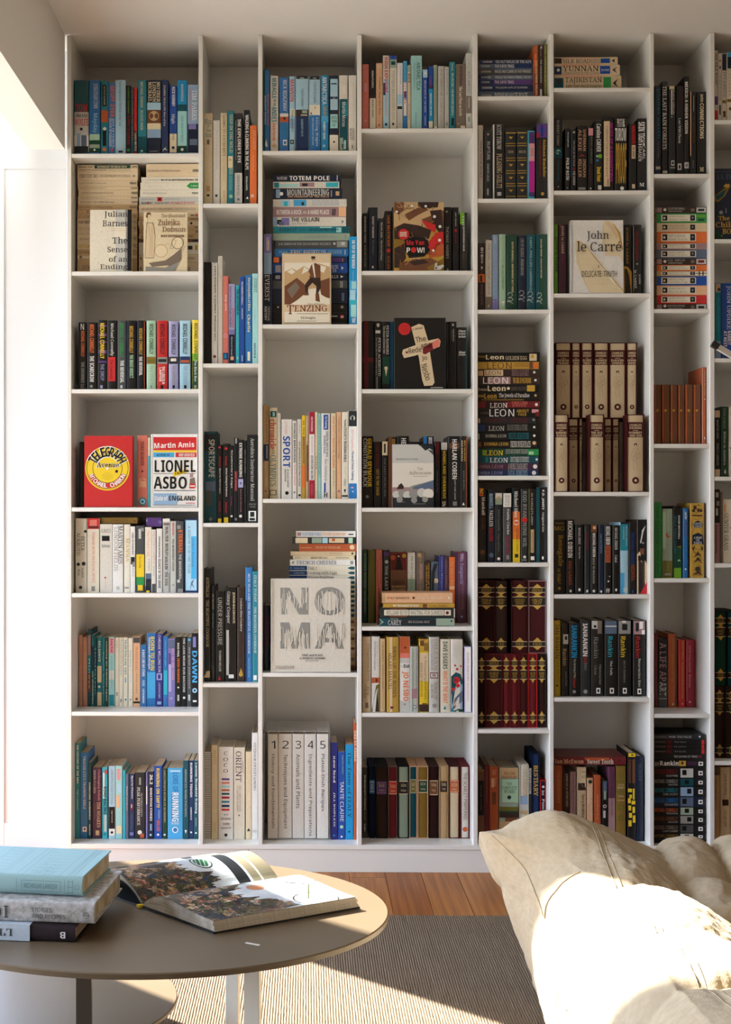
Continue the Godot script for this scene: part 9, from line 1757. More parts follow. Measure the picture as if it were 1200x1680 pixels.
	bk("H", "dnavy", 1089.3, 91.9, 23.4, 282.0, "t s slate 255.7 199.2 7 16.4 HUNGER")
	shelf_row(9, "lying", -0.05)
	bk("Hs", "dred", 1053.7, 343.9, 28.0, 237.0, "r rust 135.9 55.3 16.8 25.2|t S peach 234.5 139.9 5.6 19.6 Ian McEwan|t S ivory 127.8 41.2 4.2 21 Sweet Tooth|e choc 15.5 21.1 4")
	face_book("white novel cover with gold dragonfly wings and black serif lettering", "white", 863.9, 1898.4, -10.0, 172.4, 242.2, 26, "P cream 103.4 204.2 106.9 236.2 124.1 241.2 144.8 228.2 163.8 184.2 170.7 104.2 155.2 124.2 112.1 124.2 103.4 164.2|P sand 113.8 232.2 124.1 238.2 141.4 224.2 155.2 188.2 151.7 180.2 131 212.2|P cream 13.8 172.2 27.6 176.2 51.7 160.2 86.2 104.2 170.7 8.3 170.7 2.3 62.1 2.3 43.1 34.3 17.2 104.2|P white 113.8 124.2 146.5 114.2 134.5 92.2 124.1 72.2 144.8 24.3 103.4 84.2|P gold 51.7 154.2 62.1 140.2 170.7 10.3 170.7 6.3 69 128.2|P sand 20.7 172.2 48.3 162.2 51.7 156.2 24.1 166.2|P gold 137.9 232.2 162.1 200.2 170.7 144.2 167.2 144.2 155.2 196.2|r lgrey 242.2 2.3 0 6|r sand 114.2 113.4 25.9 86.2|r sand 94.2 93.4 34.5 94.8|r sand 60.2 59.4 48.3 120.7|r sand 32.3 31.5 56.9 137.9|L tan .35 86.2 44.3 89.7 40.3 103.4 36.3|L tan .35 105.2 34.3 113.8 22.3 112.1 18.3|L tan .35 101.7 36.3 108.6 24.3 108.6 24.3|L tan .35 100 70.2 103.4 60.2 108.6 60.2|L tan .35 139.6 18.3 146.5 8.3 150 4.3|L tan .35 67.2 90.2 74.1 82.2 82.8 76.2|L tan .35 27.6 150.2 37.9 154.2 43.1 142.2|L tan .35 48.3 108.2 53.4 100.2 55.2 94.2|L tan .35 39.7 134.2 48.3 136.2 50 126.2|L tan .35 151.7 24.3 160.3 20.3 162.1 18.3|L tan .35 70.7 92.2 77.6 86.2 77.6 76.2|L tan .35 131 44.3 134.5 32.3 148.3 36.3|L tan .35 32.8 146.2 43.1 146.2 41.4 130.2|L tan .35 81 50.2 89.7 48.2 91.4 44.3|L tan .35 141.4 26.3 150 30.3 151.7 12.3|L tan .35 84.5 68.2 87.9 68.2 100 56.2|L tan .35 74.1 84.2 86.2 76.2 82.8 74.2|L tan .35 141.4 12.3 146.5 16.3 155.2 4.3|L tan .35 112.1 58.2 120.7 56.2 119 42.3|L tan .35 79.3 82.2 82.8 74.2 87.9 76.2|L tan .35 91.4 30.3 103.4 30.3 101.7 20.3|L tan .35 70.7 106.2 81 100.2 84.5 96.2|L tan .35 91.4 52.2 94.8 50.2 108.6 42.3|L tan .35 32.8 138.2 36.2 132.2 37.9 124.2|L tan .35 27.6 142.2 34.5 144.2 37.9 132.2|L tan .35 70.7 84.2 77.6 78.2 81 70.2|L tan .35 112.1 46.2 122.4 46.2 120.7 34.3|L tan .35 100 46.2 110.3 44.3 115.5 30.3|L tan .35 129.3 138.2 129.3 132.2 139.6 124.2|L tan .35 132.8 160.2 132.8 150.2 139.6 144.2|L tan .35 160.3 162.2 167.2 156.2 162.1 146.2|L tan .35 148.3 164.2 146.5 156.2 156.9 154.2|L tan .35 134.5 144.2 137.9 132.2 134.5 134.2|L tan .35 153.4 140.2 151.7 134.2 158.6 124.2|L tan .35 119 162.2 127.6 150.2 120.7 144.2|L tan .35 113.8 200.2 110.3 190.2 119 186.2|L tan .35 158.6 152.2 160.3 144.2 158.6 136.2|L tan .35 141.4 146.2 137.9 134.2 144.8 134.2|L tan .35 131 148.2 134.5 144.2 136.2 134.2|L tan .35 148.3 190.2 151.7 180.2 151.7 172.2|L tan .35 132.8 192.2 129.3 188.2 136.2 176.2|L tan .35 127.6 210.2 132.8 198.2 134.5 196.2|L tan .35 137.9 204.2 143.1 200.2 139.6 190.2|L tan .35 122.4 196.2 127.6 192.2 124.1 180.2|L tan .35 150 184.2 155.2 172.2 155.2 172.2|L tan .35 143.1 188.2 150 176.2 148.3 174.2|L tan .35 108.6 136.2 103.4 124.2 108.6 124.2|L tan .35 136.2 222.2 137.9 216.2 139.6 208.2|L tan .35 108.6 184.2 106.9 172.2 110.3 170.2|L tan .35 160.3 186.2 158.6 178.2 169 174.2|L gold .9 51.7 154.2 106.9 84.2 169 8.3|L gold .5 58.6 156.2 112.1 88.2 169 16.3|L tan .7 17.2 168.2 24.1 104.2 44.8 36.3 62.1 4.3|L tan .7 105.2 164.2 105.2 220.2 117.2 239.2|h s char 206.2 171.2 51.7 124.1 John|h s char 171.2 138.2 19 163.8 le Carré|h n char 93.2 82.2 86.2 93.1 A|h n char 73.2 54.2 34.5 150 DELICATE TRUTH|t s grey 224.2 4.3 0.9 5.2 JOHN LE CARRE A DELICATE TRUTH")

func fill_bay_7() -> void:
	bay = 7
	shelf_row(1, "along", -0.03)
	bk("H", "dnavy", 1143.5, 2288.7, 21.7, 299.0, "t n teal 287.8 125.2 6.5 18.5 planet earth|t n grey 115.1 60.9 9.8 13 ALASTAIR|r lgrey 32.8 22.8 3.3 18.5")
	bk("H", "black", 1167.1, 2288.7, 20.1, 313.0, "t s white 297.7 88.9 3 15.1 THE LAST RAIN FORESTS|r lgrey 18.7 10.6 2 18.1")
	bk("H", "char", 1189.5, 2288.7, 23.7, 297.6, "r sand 297.6 287.6 2.4 19|r ivory 285.6 203.3 8.3 11.4|t s white 285.6 203.3 13.7 19 Isabel Allende|e white 10.1 196.3 1.8|r lgrey 52.7 35.7 8.3 19|r black 48.7 39.7 10.7 16.6|r grey 30.6 26.6 4.7 21.3")
	bk("H", "black", 1215.1, 2288.7, 24.1, 297.5, "t n dred 293.5 203.2 8.4 14.5 Northern Prospect|t s white 191.1 108.8 6 14.5 Last Wild Places|r lgrey 41.6 20.5 3.6 15.7|r black 36.6 24.5 6.7 12.5")
	bk("H", "black", 1240.7, 2288.7, 17.1, 329.5, "t b white 311.5 140.9 2.6 12 MEXICO: A HIGHER VISION|r lgrey 46.5 26.4 0.9 15.4|h b black 42.5 30.5 5.1 12 H")
	bk("H", "black", 1259.5, 2288.7, 19.7, 279.7, "r peach 279.3 66.5 0.4 3.2|r lgrey 265.2 213 10.8 12.2|t n brown 197 108.7 7.9 14.8 THE SEARCH FOR THE PINK|t n grey 52.5 26.4 7.9 11.8 SINGER")
	bk("H", "black", 1282.7, 2288.7, 31.3, 279.5, "t b cream 271.1 245 9.4 22.5 James Burke|t b cream 241 124.6 10 22.5 CONNECTIONS|h S cream 30.3 16.2 9.4 22.5 M")
	shelf_row(2, "pile", -0.03)
	bk("Ps", "choc", 1313.5, 2167.0, 20.2, 164.0, "r mauve 163 147 2 18.2|r lgrey 34 2 2 18.2|r char 28 8 6.1 14.1|e ivory 11.3 137 5|t n lgrey 128 72 11.1 17.1 COLLECTED SERVICE|t n lgrey 126 80 3 9.1 Selected Essays|r taupe 52 40 5 15.1")
	bk("Ps", "green", 1313.5, 2135.0, 31.6, 163.6, "r ivory 149 35 5.1 27.2|r char 145 129 7.6 24.7|r ivory 142 136 12.6 19|r char 54 38 7 25.3|e grey 16.6 46 3|t n grey 126 72 17.1 24 JULIAN BARNES|t n grey 126 64 7.6 14.5 Flaubert Parrot|r lime 32 4 19 25.3|r dgreen 28 8 6.3 12.6")
	bk("Ps", "sand", 1313.5, 2105.9, 28.8, 163.2, "r char 145 129 6.9 22.5|r ivory 142 136 11.5 17.3|r char 54 38 6.3 23|e grey 15 46 3|t n grey 126 72 15.6 21.9 SAUL BELLOW|t n grey 126 64 6.9 13.3 At The Jerusalem")
	bk("Ps", "orange", 1313.5, 2068.6, 37.0, 162.8, "r ivory 149 35 5.9 31.8|r char 145 129 8.9 28.9|r ivory 142 136 14.8 22.2|r char 54 38 8.1 29.6|e grey 19.4 46 3|t n grey 126 72 20 28.1 MARY FLANAGAN|t n grey 126 64 8.9 17 Bad Girls")
	bk("Ps", "mauve", 1313.5, 2047.3, 21.0, 164.0, "r ivory 149 35 3.4 18|r char 145 129 5 16.4|r ivory 142 136 8.4 12.6|r char 54 38 4.6 16.8|e grey 11.1 46 3|t n grey 126 72 11.3 15.9 SHERMAN ALEXIE|t n grey 126 64 5 9.6 Lone Ranger")
	bk("Ps", "slate", 1313.5, 2018.4, 28.6, 163.6, "r ivory 149 35 4.6 24.6|r char 145 129 6.9 22.3|r ivory 142 136 11.4 17.2|r char 54 38 6.3 22.9|e grey 15 46 3|t n grey 126 72 15.4 21.7 ALAN GARNER|t n grey 126 64 6.9 13.2 Night Nights")
	bk("Ps", "choc", 1313.5, 1997.1, 21.0, 163.2, "r mauve 163 147 2.1 18.9|r lgrey 34 2 2.1 18.9|r dred 28 8 6.3 14.7|e ivory 10.9 137 5|t n lgrey 128 72 11.5 17.8 H.G. WELLS|t n lgrey 126 80 3.1 9.4 Selected Poems|r taupe 52 40 5.2 15.7")
	bk("Ps", "orange", 1313.5, 1976.7, 20.2, 162.8, "r ivory 149 35 3.2 17.3|r char 145 129 4.8 15.7|r ivory 142 136 8.1 12.1|r char 54 38 4.4 16.1|e grey 10.7 46 3|t n grey 126 72 10.9 15.3 CARSON McCULL|t n grey 126 64 4.8 9.3 A Journal Cold")
	bk("Ps", "tan", 1313.5, 1960.0, 16.4, 164.0, "r ivory 149 35 2.6 14.1|r char 145 129 3.9 12.8|r ivory 142 136 6.5 9.8|r char 54 38 3.6 13.1|e grey 8.7 46 3|t n grey 126 72 8.8 12.4 GRAHAM SWIFT|t n grey 126 64 3.9 7.5 Shuttlecock|r ivory 36 0 1.6 14.7|r choc 26 22 1.6 14.7|r choc 14 10 1.6 14.7|r choc 36 0 7.4 9.8")
	bk("Ps", "royal", 1313.5, 1929.1, 30.6, 163.6, "r ivory 149 35 4.9 26.3|r char 145 129 7.3 23.9|r ivory 142 136 12.2 18.4|r char 54 38 6.7 24.5|e grey 16 46 3|t n grey 126 72 16.5 23.3 MARGARET ATWOOD|t n grey 126 64 7.3 14.1 Surfacing")
	bk("Ps", "peach", 1313.5, 1897.2, 31.6, 163.2, "r ivory 149 35 5.1 27.2|r char 145 129 7.6 24.7|r ivory 142 136 12.6 19|r char 54 38 7 25.3|e grey 16.4 46 3|t n grey 126 72 17.1 24 JEAN RHYS|t n grey 126 64 7.6 14.5 After the Mirror")
	bk("Ps", "red", 1313.5, 1868.3, 28.6, 162.8, "r ivory 149 35 4.6 24.6|r char 145 129 6.9 22.3|r ivory 142 136 11.4 17.2|r char 54 38 6.3 22.9|e grey 15 46 3|t n grey 126 72 15.4 21.7 CLAIRE MESSUD|t n grey 126 64 6.9 13.2 The Hunters")
	bk("Ps", "choc", 1313.5, 1846.8, 21.2, 164.0, "r mauve 163 147 2.1 19.1|r lgrey 34 2 2.1 19.1|r char 28 8 6.4 14.8|e ivory 14.4 137 5|t n lgrey 128 72 11.7 18 RUDYARD KIPLING|t n lgrey 126 80 3.2 9.5 Selected Stories|r taupe 52 40 5.3 15.9")
	shelf_row(3, "along", -0.03)
	bk("H", "brown", 1143.3, 1405.7, 22.7, 197.0, "e gold 9.7 111.7 4|r rust 195 4.3 0.5 4.5")
	bk("H", "brown", 1168.3, 1405.7, 25.9, 197.0, "e gold 11 111.7 4.5|r rust 195 4.3 0.5 5.2")
	bk("H", "brown", 1196.9, 1405.7, 22.3, 197.0, "e gold 9.5 111.6 3.9|r rust 195 4.2 0.4 4.5")
	bk("H", "brown", 1221.9, 1405.7, 20.5, 196.9, "e gold 8.7 111.6 3.6|r rust 194.9 4.2 0.4 4.1")
	bk("H", "brown", 1244.9, 1405.7, 25.5, 196.9, "e gold 10.8 111.6 4.5|r rust 194.9 4.2 0.5 5.1")
	bk("H", "brown", 1272.5, 1405.7, 22.9, 196.9, "e gold 9.7 111.6 4|r rust 194.9 4.2 0.5 4.6")
	bk("H", "rust", 1299.3, 1405.7, 14.7, 253.8, "r ivory 253 2.2 0 1.8|r brown 251 2.2 11 14.7|t s sand 243 158.7 7.4 10.6 BRIAN MOORE|e sand 8.8 148.7 2.2|P white 5.9 20.2 8.8 26.2 10.3 14.2")
	shelf_row(4, "along", -0.03)
	bk("H", "green", 1142.7, 965.8, 25.3, 249.4, "t n dgreen 233.4 112.9 5.1 15.2 CARL HIAASEN|t m dgreen 104.9 16.5 6.3 15.2 Lucky You")
	bk("H", "sage", 1169.5, 965.8, 33.7, 227.8, "r olive 56.7 0 0 33.7|r lgreen 217.3 96.9 0 10.1|t s lgreen 219.3 153.1 15.2 21.9 Julian Hill|P rust 10.1 141 14.2 151.1 18.5 139 27 137 18.5 131 13.5 133|t s grey 125 20.6 15.2 20.9 A Whistling Woman|r grey 14.6 8.5 6.7 27")
	bk("H", "black", 1204.3, 965.8, 28.9, 237.4, "r dgreen 96.9 0 0 28.9|t n teal 203.3 82.8 3.5 12.1 Black Swan Green|t b white 205.3 127 15.9 21.7 DAVID MITCHELL|r lime 32.6 0.5 2.9 26|e lgreen 18.8 56.7 4.3|e dgreen 18.8 52.7 2.9|r olive 104.9 98.9 13 27.5")
	bk("H", "blue", 1236.7, 965.8, 18.5, 229.4, "r dnavy 227.4 0 14.8 18.5|t b white 217.3 193.2 5.5 13.9 Louise Welsh|t n crimson 185.2 137 5.5 12 Naming|e white 8.3 28.6 2.8")
	bk("H", "gold", 1260.5, 965.8, 49.9, 246.4, "r choc 246.4 0 44.9 49.9|L choc .9 7 241.4 16 237.4 21.9 235.4 34.4 237.4 38.4 241.4|L choc .9 8.5 231.4 12.5 231.4 21.9 225.3 34.4 227.4 37.4 231.4|L choc .9 8.5 219.3 13 219.3 21.9 213.3 30.9 219.3 37.4 219.3|L choc .9 7 209.3 12.5 213.3 21.9 203.3 31.4 201.3 38.4 209.3|L choc .9 8 197.2 13.5 193.2 21.9 191.2 30.4 195.2 37.9 197.2|L choc 1 4.5 187.2 6.5 181.2 4.5 175.2|L choc 1 40.4 187.2 38.4 181.2 40.4 175.2|L choc 1 4 177.2 6 171.2 4 165.1|L choc 1 40.9 177.2 38.9 171.2 40.9 165.1|L choc 1 8.5 165.1 10.5 159.1 8.5 153.1|L choc 1 38.9 165.1 36.9 159.1 38.9 153.1|L choc 1 5 155.1 7 149.1 5 143.1|L choc 1 40.4 155.1 38.4 149.1 40.4 143.1|L choc 1 5 143.1 7 137 5 131|L choc 1 40.4 143.1 38.4 137 40.4 131|L choc 1 9 133 11 127 9 121|L choc 1 38.4 133 36.4 127 38.4 121|L choc 1 8.5 123 10.5 117 8.5 110.9|L choc 1 38.9 123 36.9 117 38.9 110.9|L choc 1 5.5 110.9 7.5 104.9 5.5 98.9|L choc 1 40.4 110.9 38.4 104.9 40.4 98.9|L choc .9 9 100.9 15 96.9 21.9 94.9 30.9 92.9 37.4 100.9|L choc .9 7.5 88.9 17.5 82.8 21.9 82.8 31.4 92.9 38.4 88.9|L choc .9 5 78.8 13 84.9 21.9 72.8 31.4 76.8 39.4 78.8|L choc .9 4 68.8 16 70.8 21.9 62.8 31.4 62.8 39.9 68.8|L choc .9 6.5 56.8 14 56.8 21.9 50.7 33.4 64.8 38.9 56.8|L choc .9 9 46.7 12.5 42.7 21.9 40.7 33.9 54.7 37.4 46.7|L choc .9 8 34.7 14.5 34.7 21.9 28.7 29.9 42.7 37.9 34.7|L choc .9 5 24.6 17.5 28.7 21.9 18.6 33.9 18.6 39.4 24.6|L choc .9 8.5 14.6 14 16.6 21.9 8.6 32.4 8.6 37.4 14.6|r choc 237.4 225.3 10 20|r choc 241.4 217.3 22.4 29.9|e choc 10 221.3 5|e choc 34.9 221.3 5|e gold 25.4 233.4 5.5|r choc 207.3 203.3 5 39.9|P dnavy 7.5 179.2 24.9 189.2 39.9 179.2 37.4 165.1 10 165.1|h s white 182.2 175.2 10 37.4 DAVID|h s white 173.2 166.1 9 37.9 LODGE|P dnavy 7.5 141 24.9 149.1 39.9 141 43.9 110.9 5 110.9|h s white 136 129 11 36.9 A MAN|h s white 127 121 18 29.9 OF|h s white 119 111.9 11 36.9 PARTS|P choc 5 96.9 15 106.9 10 86.9|P choc 42.4 96.9 32.4 106.9 37.4 86.9|P choc 10 66.8 24.9 86.9 37.4 66.8 24.9 76.8|P choc 7.5 46.7 24.9 68.8 39.9 46.7 24.9 58.8|e choc 23.7 28.7 8.7|P choc 5 6.6 24.9 22.6 42.4 6.6 24.9 14.6")
	shelf_row(5, "along", -0.135)
	bk("H", "dred", 1172.9, 522.5, 11.2, 249.7, "")
	bk("H", "black", 1185.6, 522.5, 30.5, 230.6, "r dgrey 84.3 1.9 0 30.5|t b mauve 218.2 88.5 4.6 25.9 A LIFE AP|t b lgrey 86.4 39 4.6 25.9 ART|r lgrey 30.8 28.7 0 30.5")
	bk("H", "rust", 1218.1, 522.5, 30.9, 249.2, "r brown 245.1 2 23.2 30.9|t s gold 230.6 193.6 15.4 21.6 Ivan Klima|t s gold 185.3 84.4 12.4 19.2 The House of the Fifth|P sand 12.4 8.2 17 16.4 20.1 8.2")
	bk("H", "red", 1252.7, 522.5, 23.5, 228.6, "t b gold 224.5 162.7 12.9 18.3 RODDY DOYLE|t b gold 154.5 30.9 11.8 16.5 THE WOMAN WHO WALKED INTO DOORS|r salmon 226.6 22.7 2.8 4.2|e sand 14.1 12.4 2.4")
	bk("H", "crimson", 1279.0, 522.5, 30.9, 228.7, "t n pink 208.1 119.5 9.3 15.4 KATE PULLINGER|t s pink 111.3 68 9.3 17 Mistress|r pink 226.6 22.7 2.5 3.7|e pink 13.1 18.6 3.9")
	shelf_row(9, "pile", -0.03)
	bk("Ps", "char", 1306.5, 433.8, 16.8, 164.6, "t n grey 161 123 5 11.7 MANKELL|t n lgrey 117 43 5 11.7 PARK TOD FALSE|e white 9.3 16 3")
	bk("Ps", "black", 1307.7, 418.0, 15.6, 165.8, "r maroon 126.2 108.2 0.8 14.8|e dred 8.1 117.2 3|t n grey 162.2 130.2 5.4 10.1 BANVILLE|t n grey 102.2 62.2 5.4 10.1 Tartan|r red 11.2 2.2 0.8 14.8")
	bk("Ps", "black", 1308.9, 402.9, 14.8, 167.0, "r maroon 127.4 109.4 0.7 14|e dred 7.5 118.4 3|t n grey 163.4 131.4 5.2 9.6 BANVILLE|t n grey 103.4 63.4 5.2 9.6 Truths|r red 12.4 3.4 0.7 14")
	bk("Ps", "black", 1306.5, 386.0, 16.6, 164.6, "r maroon 125 107 0.8 15.7|e dred 8.7 116 3|t n grey 161 129 5.8 10.8 BANVILLE|t n grey 101 61 5.8 10.8 Trick|r red 10 1 0.8 15.7")
	bk("Ps", "black", 1307.7, 369.4, 16.4, 165.8, "t n lgrey 102.2 24.2 4.9 11.5 THE SOUND OF TREES|r dred 20.2 10.2 3.3 13.1")
	bk("Ps", "black", 1308.9, 340.3, 28.8, 167.0, "t n lgrey 166.4 152.4 5.8 18.7 an|t b white 148.4 88.4 7.2 23 Rankin|r gold 86.4 63.4 5.8 23|r choc 79.4 71.4 11.5 20.2|r plum 59.4 27.4 7.2 20.2|r white 22.4 7.4 7.2 20.2|r black 18.4 11.4 10.9 16.7")
	bk("Ps", "black", 1306.5, 306.4, 33.6, 164.6, "t b dred 163.4 88 14.1 28.6 MICHAEL CONNELLY|t s lgrey 125 88 4.7 10.8 BLOOD WORK|r lgrey 79 37 2 31.6|r black 73 59 10.1 26.9|r white 20 6 9.4 23.5|r black 16 9 13.4 19.5")
	bk("Ps", "black", 1307.7, 278.5, 27.6, 165.8, "t b grey 164.6 89.2 11.6 23.5 MICHAEL CONNELLY|t s lgrey 120.2 89.2 3.9 8.8 CHASING THE DIME|r dteal 80.2 38.2 1.7 25.9|r black 66.2 52.2 8.3 22.1|r white 21.2 7.2 7.7 19.3|r black 17.2 10.2 11 16")
	bk("Ps", "black", 1308.9, 245.5, 32.6, 167.0, "t b teal 165.8 90.4 13.7 27.7 MICHAEL CONNELLY|t s lgrey 139.4 90.4 4.6 10.4 THE POET|r steel 81.4 39.4 2 30.7|r black 59.4 45.4 9.8 26.1|r white 22.4 8.4 9.1 22.8|r black 18.4 11.4 13 18.9")
	bk("Ps", "dnavy", 1306.5, 211.4, 33.8, 164.6, "t b blue 163.4 88 14.2 28.8 MICHAEL CONNELLY|t s lgrey 131 88 4.7 10.8 THE BLACK ECHO|r slate 79 37 2 31.8|r black 73 59 10.1 27.1|r white 20 6 9.5 23.7|r black 16 9 13.5 19.6")
	bk("Ps", "black", 1307.7, 183.9, 27.2, 165.8, "t b rust 164.6 89.2 11.4 23.1 MICHAEL CONNELLY|t s lgrey 126.2 89.2 3.8 8.7 THE BLACK ICE|r sage 80.2 38.2 1.6 25.6|r black 66.2 52.2 8.2 21.8|r white 21.2 7.2 7.6 19|r black 17.2 10.2 10.9 15.8")
	bk("Ps", "black", 1308.9, 155.0, 28.6, 167.0, "t b brown 165.8 90.4 12 24.3 MICHAEL CONNELLY|t s lgrey 121.4 90.4 4 9.2 ANGELS FLIGHT|r grey 81.4 39.4 1.7 26.9|r black 59.4 45.4 8.6 22.9|r white 22.4 8.4 8 20|r black 18.4 11.4 11.4 16.6")
	bk("Ps", "black", 1306.5, 124.7, 30.0, 164.6, "t b taupe 163.4 88 12.6 25.5 MICHAEL CONNELLY|t s lgrey 137 88 4.2 9.6 LOST LIGHT|r dgrey 79 37 1.8 28.2|r black 73 59 9 24|r white 20 6 8.4 21|r black 16 9 12 17.4")
	bk("Ps", "black", 1307.7, 103.4, 21.0, 165.8, "t b mustard 164.6 89.2 8.8 17.8 MICHAEL CONNELLY|t s lgrey 132.2 89.2 2.9 6.7 TRUNK MUSIC|r lgrey 80.2 38.2 1.3 19.7|r black 66.2 52.2 6.3 16.8|r white 21.2 7.2 5.9 14.7|r black 17.2 10.2 8.4 12.2")
	bk("Ps", "black", 1308.9, 91.9, 11.2, 167.0, "")

func fill_bay_8() -> void:
	bay = 8
	shelf_row(1, "along", -0.03)
	bk("P", "offwhite", 1340.3, 2464.5, 10.9, 238.4, "t b taupe 231.5 125.2 1.6 9.3 THE SILK ROAD|r purple 87.1 59 0 9.8|r lgrey 55 44.9 1.1 9.8|r red 40.9 10.8 0 9.8")
	bk("P", "offwhite", 1352.9, 2464.5, 11.5, 229.5, "e rust 5.7 205.4 3.4|P char 2.3 179.3 5.7 191.3 9.2 179.3|t s taupe 159.2 73 3.4 8 Tartary|r char 58.9 26.8 3.4 8")
	bk("P", "ivory", 1365.5, 2464.5, 14.3, 229.4, "r dnavy 227.4 173.2 0 14.3|t s slate 167.2 82.9 3.6 11.4 ISTANBUL|r mustard 74.9 64.9 0 14.3|e brown 7.1 34.8 5|r brown 34.8 18.7 2.9 11.4")
	bk("P", "ivory", 1381.4, 2464.5, 19.7, 233.3, "r sky 233.3 217.3 2 19.7|r dnavy 217.3 179.2 2 19.7|t s tan 175.1 86.9 3.9 13.8 CROATIA|r mustard 78.8 68.8 0 19.7|e brown 11.8 46.7 5.9")
	bk("P", "sand", 1402.4, 2464.5, 18.7, 233.2, "")
	shelf_row(3, "along", -0.03)
	bk("H", "steel", 1341.5, 1685.2, 20.1, 252.5, "r tan 248.3 224.2 2 16.1|e char 13.1 230.2 5|r teal 220.2 59.7 0 20.1|t n sky 200.1 89.8 8 14.1 Barbara Vine|e pink 10 45.6 6")
	bk("H", "royal", 1362.5, 1685.2, 36.7, 251.0, "t s white 242.2 99.7 14.7 29.3 JOHN UPDIKE|t b white 93.7 47.6 20.2 31.2 RABBIT|t b white 93.7 41.6 7.3 17.6 AT REST")
	bk("H", "navy", 1400.4, 1685.2, 22.7, 248.1, "")
	shelf_row(4, "along", -0.03)
	bk("H", "black", 1340.7, 1298.4, 18.5, 219.8, "r sand 218.8 195.7 0 17.6|t s lgrey 187.7 125.5 6.5 12 MARTIN AMIS|t s lgrey 111.4 37.2 6.5 12 TIME'S ARROW|r sand 25.1 1.1 0 17.6")
	bk("H", "dgreen", 1361.5, 1298.4, 25.3, 231.8, "t s sage 225.8 159.6 7.6 15.2 PETER ACKROYD|t s white 149.5 39.2 8.8 16.4 Milton in America|P white 10.1 15.1 13.9 27.1 17.7 15.1 13.9 9.1")
	bk("H", "offwhite", 1387.8, 1298.4, 17.3, 229.8, "e grey 5.2 95.3 3.5")
	shelf_row(5, "along", -0.03)
	bk("H", "black", 1341.1, 1014.5, 17.1, 242.8, "r lgrey 232.8 216.8 3.4 12|r grey 204.7 188.7 5.1 15.4|r lgrey 180.6 156.6 3.4 10.3|r mauve 132.5 0 0 17.1|t b dred 124.5 32.1 1.7 6.8 MIDNIGHTS")
	bk("H", "taupe", 1359.5, 1014.5, 7.7, 235.2, "")
	bk("H", "ivory", 1368.1, 1014.5, 39.1, 209.5, "r peach 192.7 168.6 2 9.8|t s char 164.6 42.2 3.1 16.4 GUNTER GRASS|e rust 31.2 116.4 7.8")
	shelf_row(6, "lower row", -0.05)
	bk("C", "choc/choc", 1347.3, 368.6, 32.6, 236.9, "P gold 8.2 214.7 16.3 226.8 24.5 214.7|r sand 214.7 213.1 1 31.7|r black 213.1 198.5 1 31.7|h s gold 210.6 200.6 6.5 26.1 TROLLOPE|r sand 198.5 196.9 1 31.7|P gold 6.5 196.5 26.1 196.5 18.9 189.9 26.1 183.2 6.5 183.2 13.7 189.9|r sand 183.2 181.6 1 31.7|r black 181.6 154.2 1 31.7|h s gold 176.4 168.3 6.5 26.1 WARDEN|h s gold 166.3 158.2 8.2 24.5 WARDEN|r sand 154.2 152.6 1 31.7|P gold 8.2 152.6 24.5 152.6 16.3 140.1|P gold 8.2 34.2 24.5 34.2 16.3 47.3|r sand 34.2 32.6 1 31.7|r black 32.6 18.1 1 31.7|h s gold 30.2 20.1 8.2 24.5 FOLIO|r sand 18.1 16.4 1 31.7|P gold 8.2 16.4 24.5 16.4 16.3 5")
	bk("C", "choc/choc", 1382.3, 368.6, 47.9, 236.9, "P gold 12 214.7 23.9 226.8 35.9 214.7|r sand 214.7 213.1 1.4 46.4|r black 213.1 198.6 1.4 46.4|h s gold 210.7 200.6 9.6 38.3 TROLLOPE|r sand 198.6 197 1.4 46.4|P gold 9.6 196.6 38.3 196.6 27.8 189.9 38.3 183.3 9.6 183.3 20.1 189.9|r sand 183.3 181.7 1.4 46.4|r black 181.7 154.3 1.4 46.4|h s gold 176.4 168.4 9.6 38.3 WARDEN|h s gold 166.4 158.3 12 35.9 WARDEN|r sand 154.3 152.6 1.4 46.4|P gold 12 152.6 35.9 152.6 23.9 140.1|P gold 12 34.3 35.9 34.3 23.9 47.4|r sand 34.3 32.7 1.4 46.4|r black 32.7 18.2 1.4 46.4|h s gold 30.3 20.2 12 35.9 FOLIO|r sand 18.2 16.5 1.4 46.4|P gold 12 16.5 35.9 16.5 23.9 5.1")
	shelf_row(6, "upper row", -0.05)
	bk("C", "black/dgreen", 1347.3, 605.9, 38.7, 248.6, "P gold 9.7 226.4 19.3 238.5 29 226.4|r sand 226.4 224.8 1.2 37.5|r black 224.8 210.3 1.2 37.5|h s gold 222.4 212.3 7.7 30.9 TROLLOPE|r sand 210.3 208.6 1.2 37.5|P gold 7.7 208.2 30.9 208.2 22.4 201.6 30.9 194.9 7.7 194.9 16.2 201.6|r sand 194.9 193.3 1.2 37.5|r black 193.3 165.9 1.2 37.5|h s gold 188.1 180 7.7 30.9 BARSET|h s gold 178 169.9 9.7 29 BARSET|r sand 165.9 164.3 1.2 37.5|P gold 9.7 164.3 29 164.3 19.3 151.8|P gold 9.7 45.9 29 45.9 19.3 59|r sand 45.9 44.3 1.2 37.5|r black 44.3 29.8 1.2 37.5|h s gold 41.9 31.8 9.7 29 FOLIO|r sand 29.8 28.2 1.2 37.5|P gold 9.7 28.2 29 28.2 19.3 16.7")
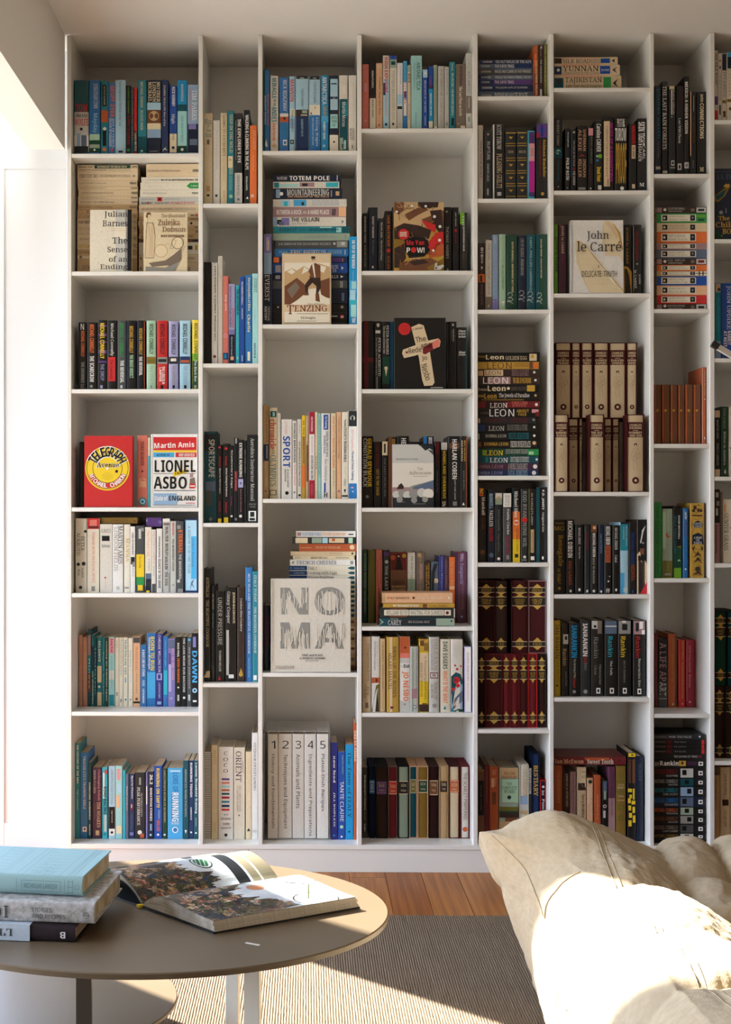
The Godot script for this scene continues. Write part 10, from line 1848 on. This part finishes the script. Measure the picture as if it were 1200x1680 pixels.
	bk("C", "black/dteal", 1388.3, 605.9, 41.9, 248.6, "P gold 10.5 226.4 20.9 238.5 31.4 226.4|r sand 226.4 224.8 1.3 40.6|r black 224.8 210.3 1.3 40.6|h s gold 222.4 212.3 8.4 33.5 TROLLOPE|r sand 210.3 208.7 1.3 40.6|P gold 8.4 208.3 33.5 208.3 24.3 201.6 33.5 195 8.4 195 17.6 201.6|r sand 195 193.4 1.3 40.6|r black 193.4 165.9 1.3 40.6|h s gold 188.1 180.1 8.4 33.5 BARSET|h s gold 178 170 10.5 31.4 BARSET|r sand 165.9 164.3 1.3 40.6|P gold 10.5 164.3 31.4 164.3 20.9 151.8|P gold 10.5 46 31.4 46 20.9 59.1|r sand 46 44.4 1.3 40.6|r black 44.4 29.8 1.3 40.6|h s gold 41.9 31.9 10.5 31.4 FOLIO|r sand 29.8 28.2 1.3 40.6|P gold 10.5 28.2 31.4 28.2 20.9 16.7")
	shelf_row(9, "along", -0.03)
	bk("H", "tan", 1340.7, 91.9, 17.5, 224.3, "t s brown 212.2 107.9 1.7 7 GUILLERMO MARTINEZ")
	bk("H", "sand", 1359.5, 91.9, 31.1, 250.4, "r tan 250.4 0 28 31.1|t s brown 228.4 160.1 12.4 20.2 IAIN BANKS|r choc 144.1 124 6.2 26.4|t s brown 106 55.8 12.4 20.2 DEAD AIR")
	bk("H", "tan", 1391.4, 91.9, 25.7, 250.5, "")
	face_book("navy novel cover with gold lettering and a winged brooch", "dnavy", 1337.4, 2074.9, -20.0, 142.3, 236.8, 32, "r slate 226.8 225.4 2.8 139.4|h s slate 217.8 200.8 5.7 85.4 A.S. BYATT|P mustard 0 144.8 28.5 168.8 45.5 178.8 48.4 170.8 34.1 144.8 11.4 124.8 0 128.8|P dteal 2.8 142.8 28.5 162.8 39.8 168.8 28.5 144.8 8.5 130.8|P gold 28.5 176.8 38.4 186.8 42.7 182.8 48.4 186.8 51.2 174.8 39.8 172.8|e grey 20.6 90.7 6.4|r grey 104.7 88.7 35.6 38.4|h S gold 79.7 64.7 11.4 48.4 The|h S gold 59.7 41.7 2.8 128 Children's|h S gold 36.7 19.7 24.2 85.4 BOOK|P dgreen 0 4.7 8.5 32.7 28.5 12.7 42.7 4.7|e gold 22.1 12.7 2.1")
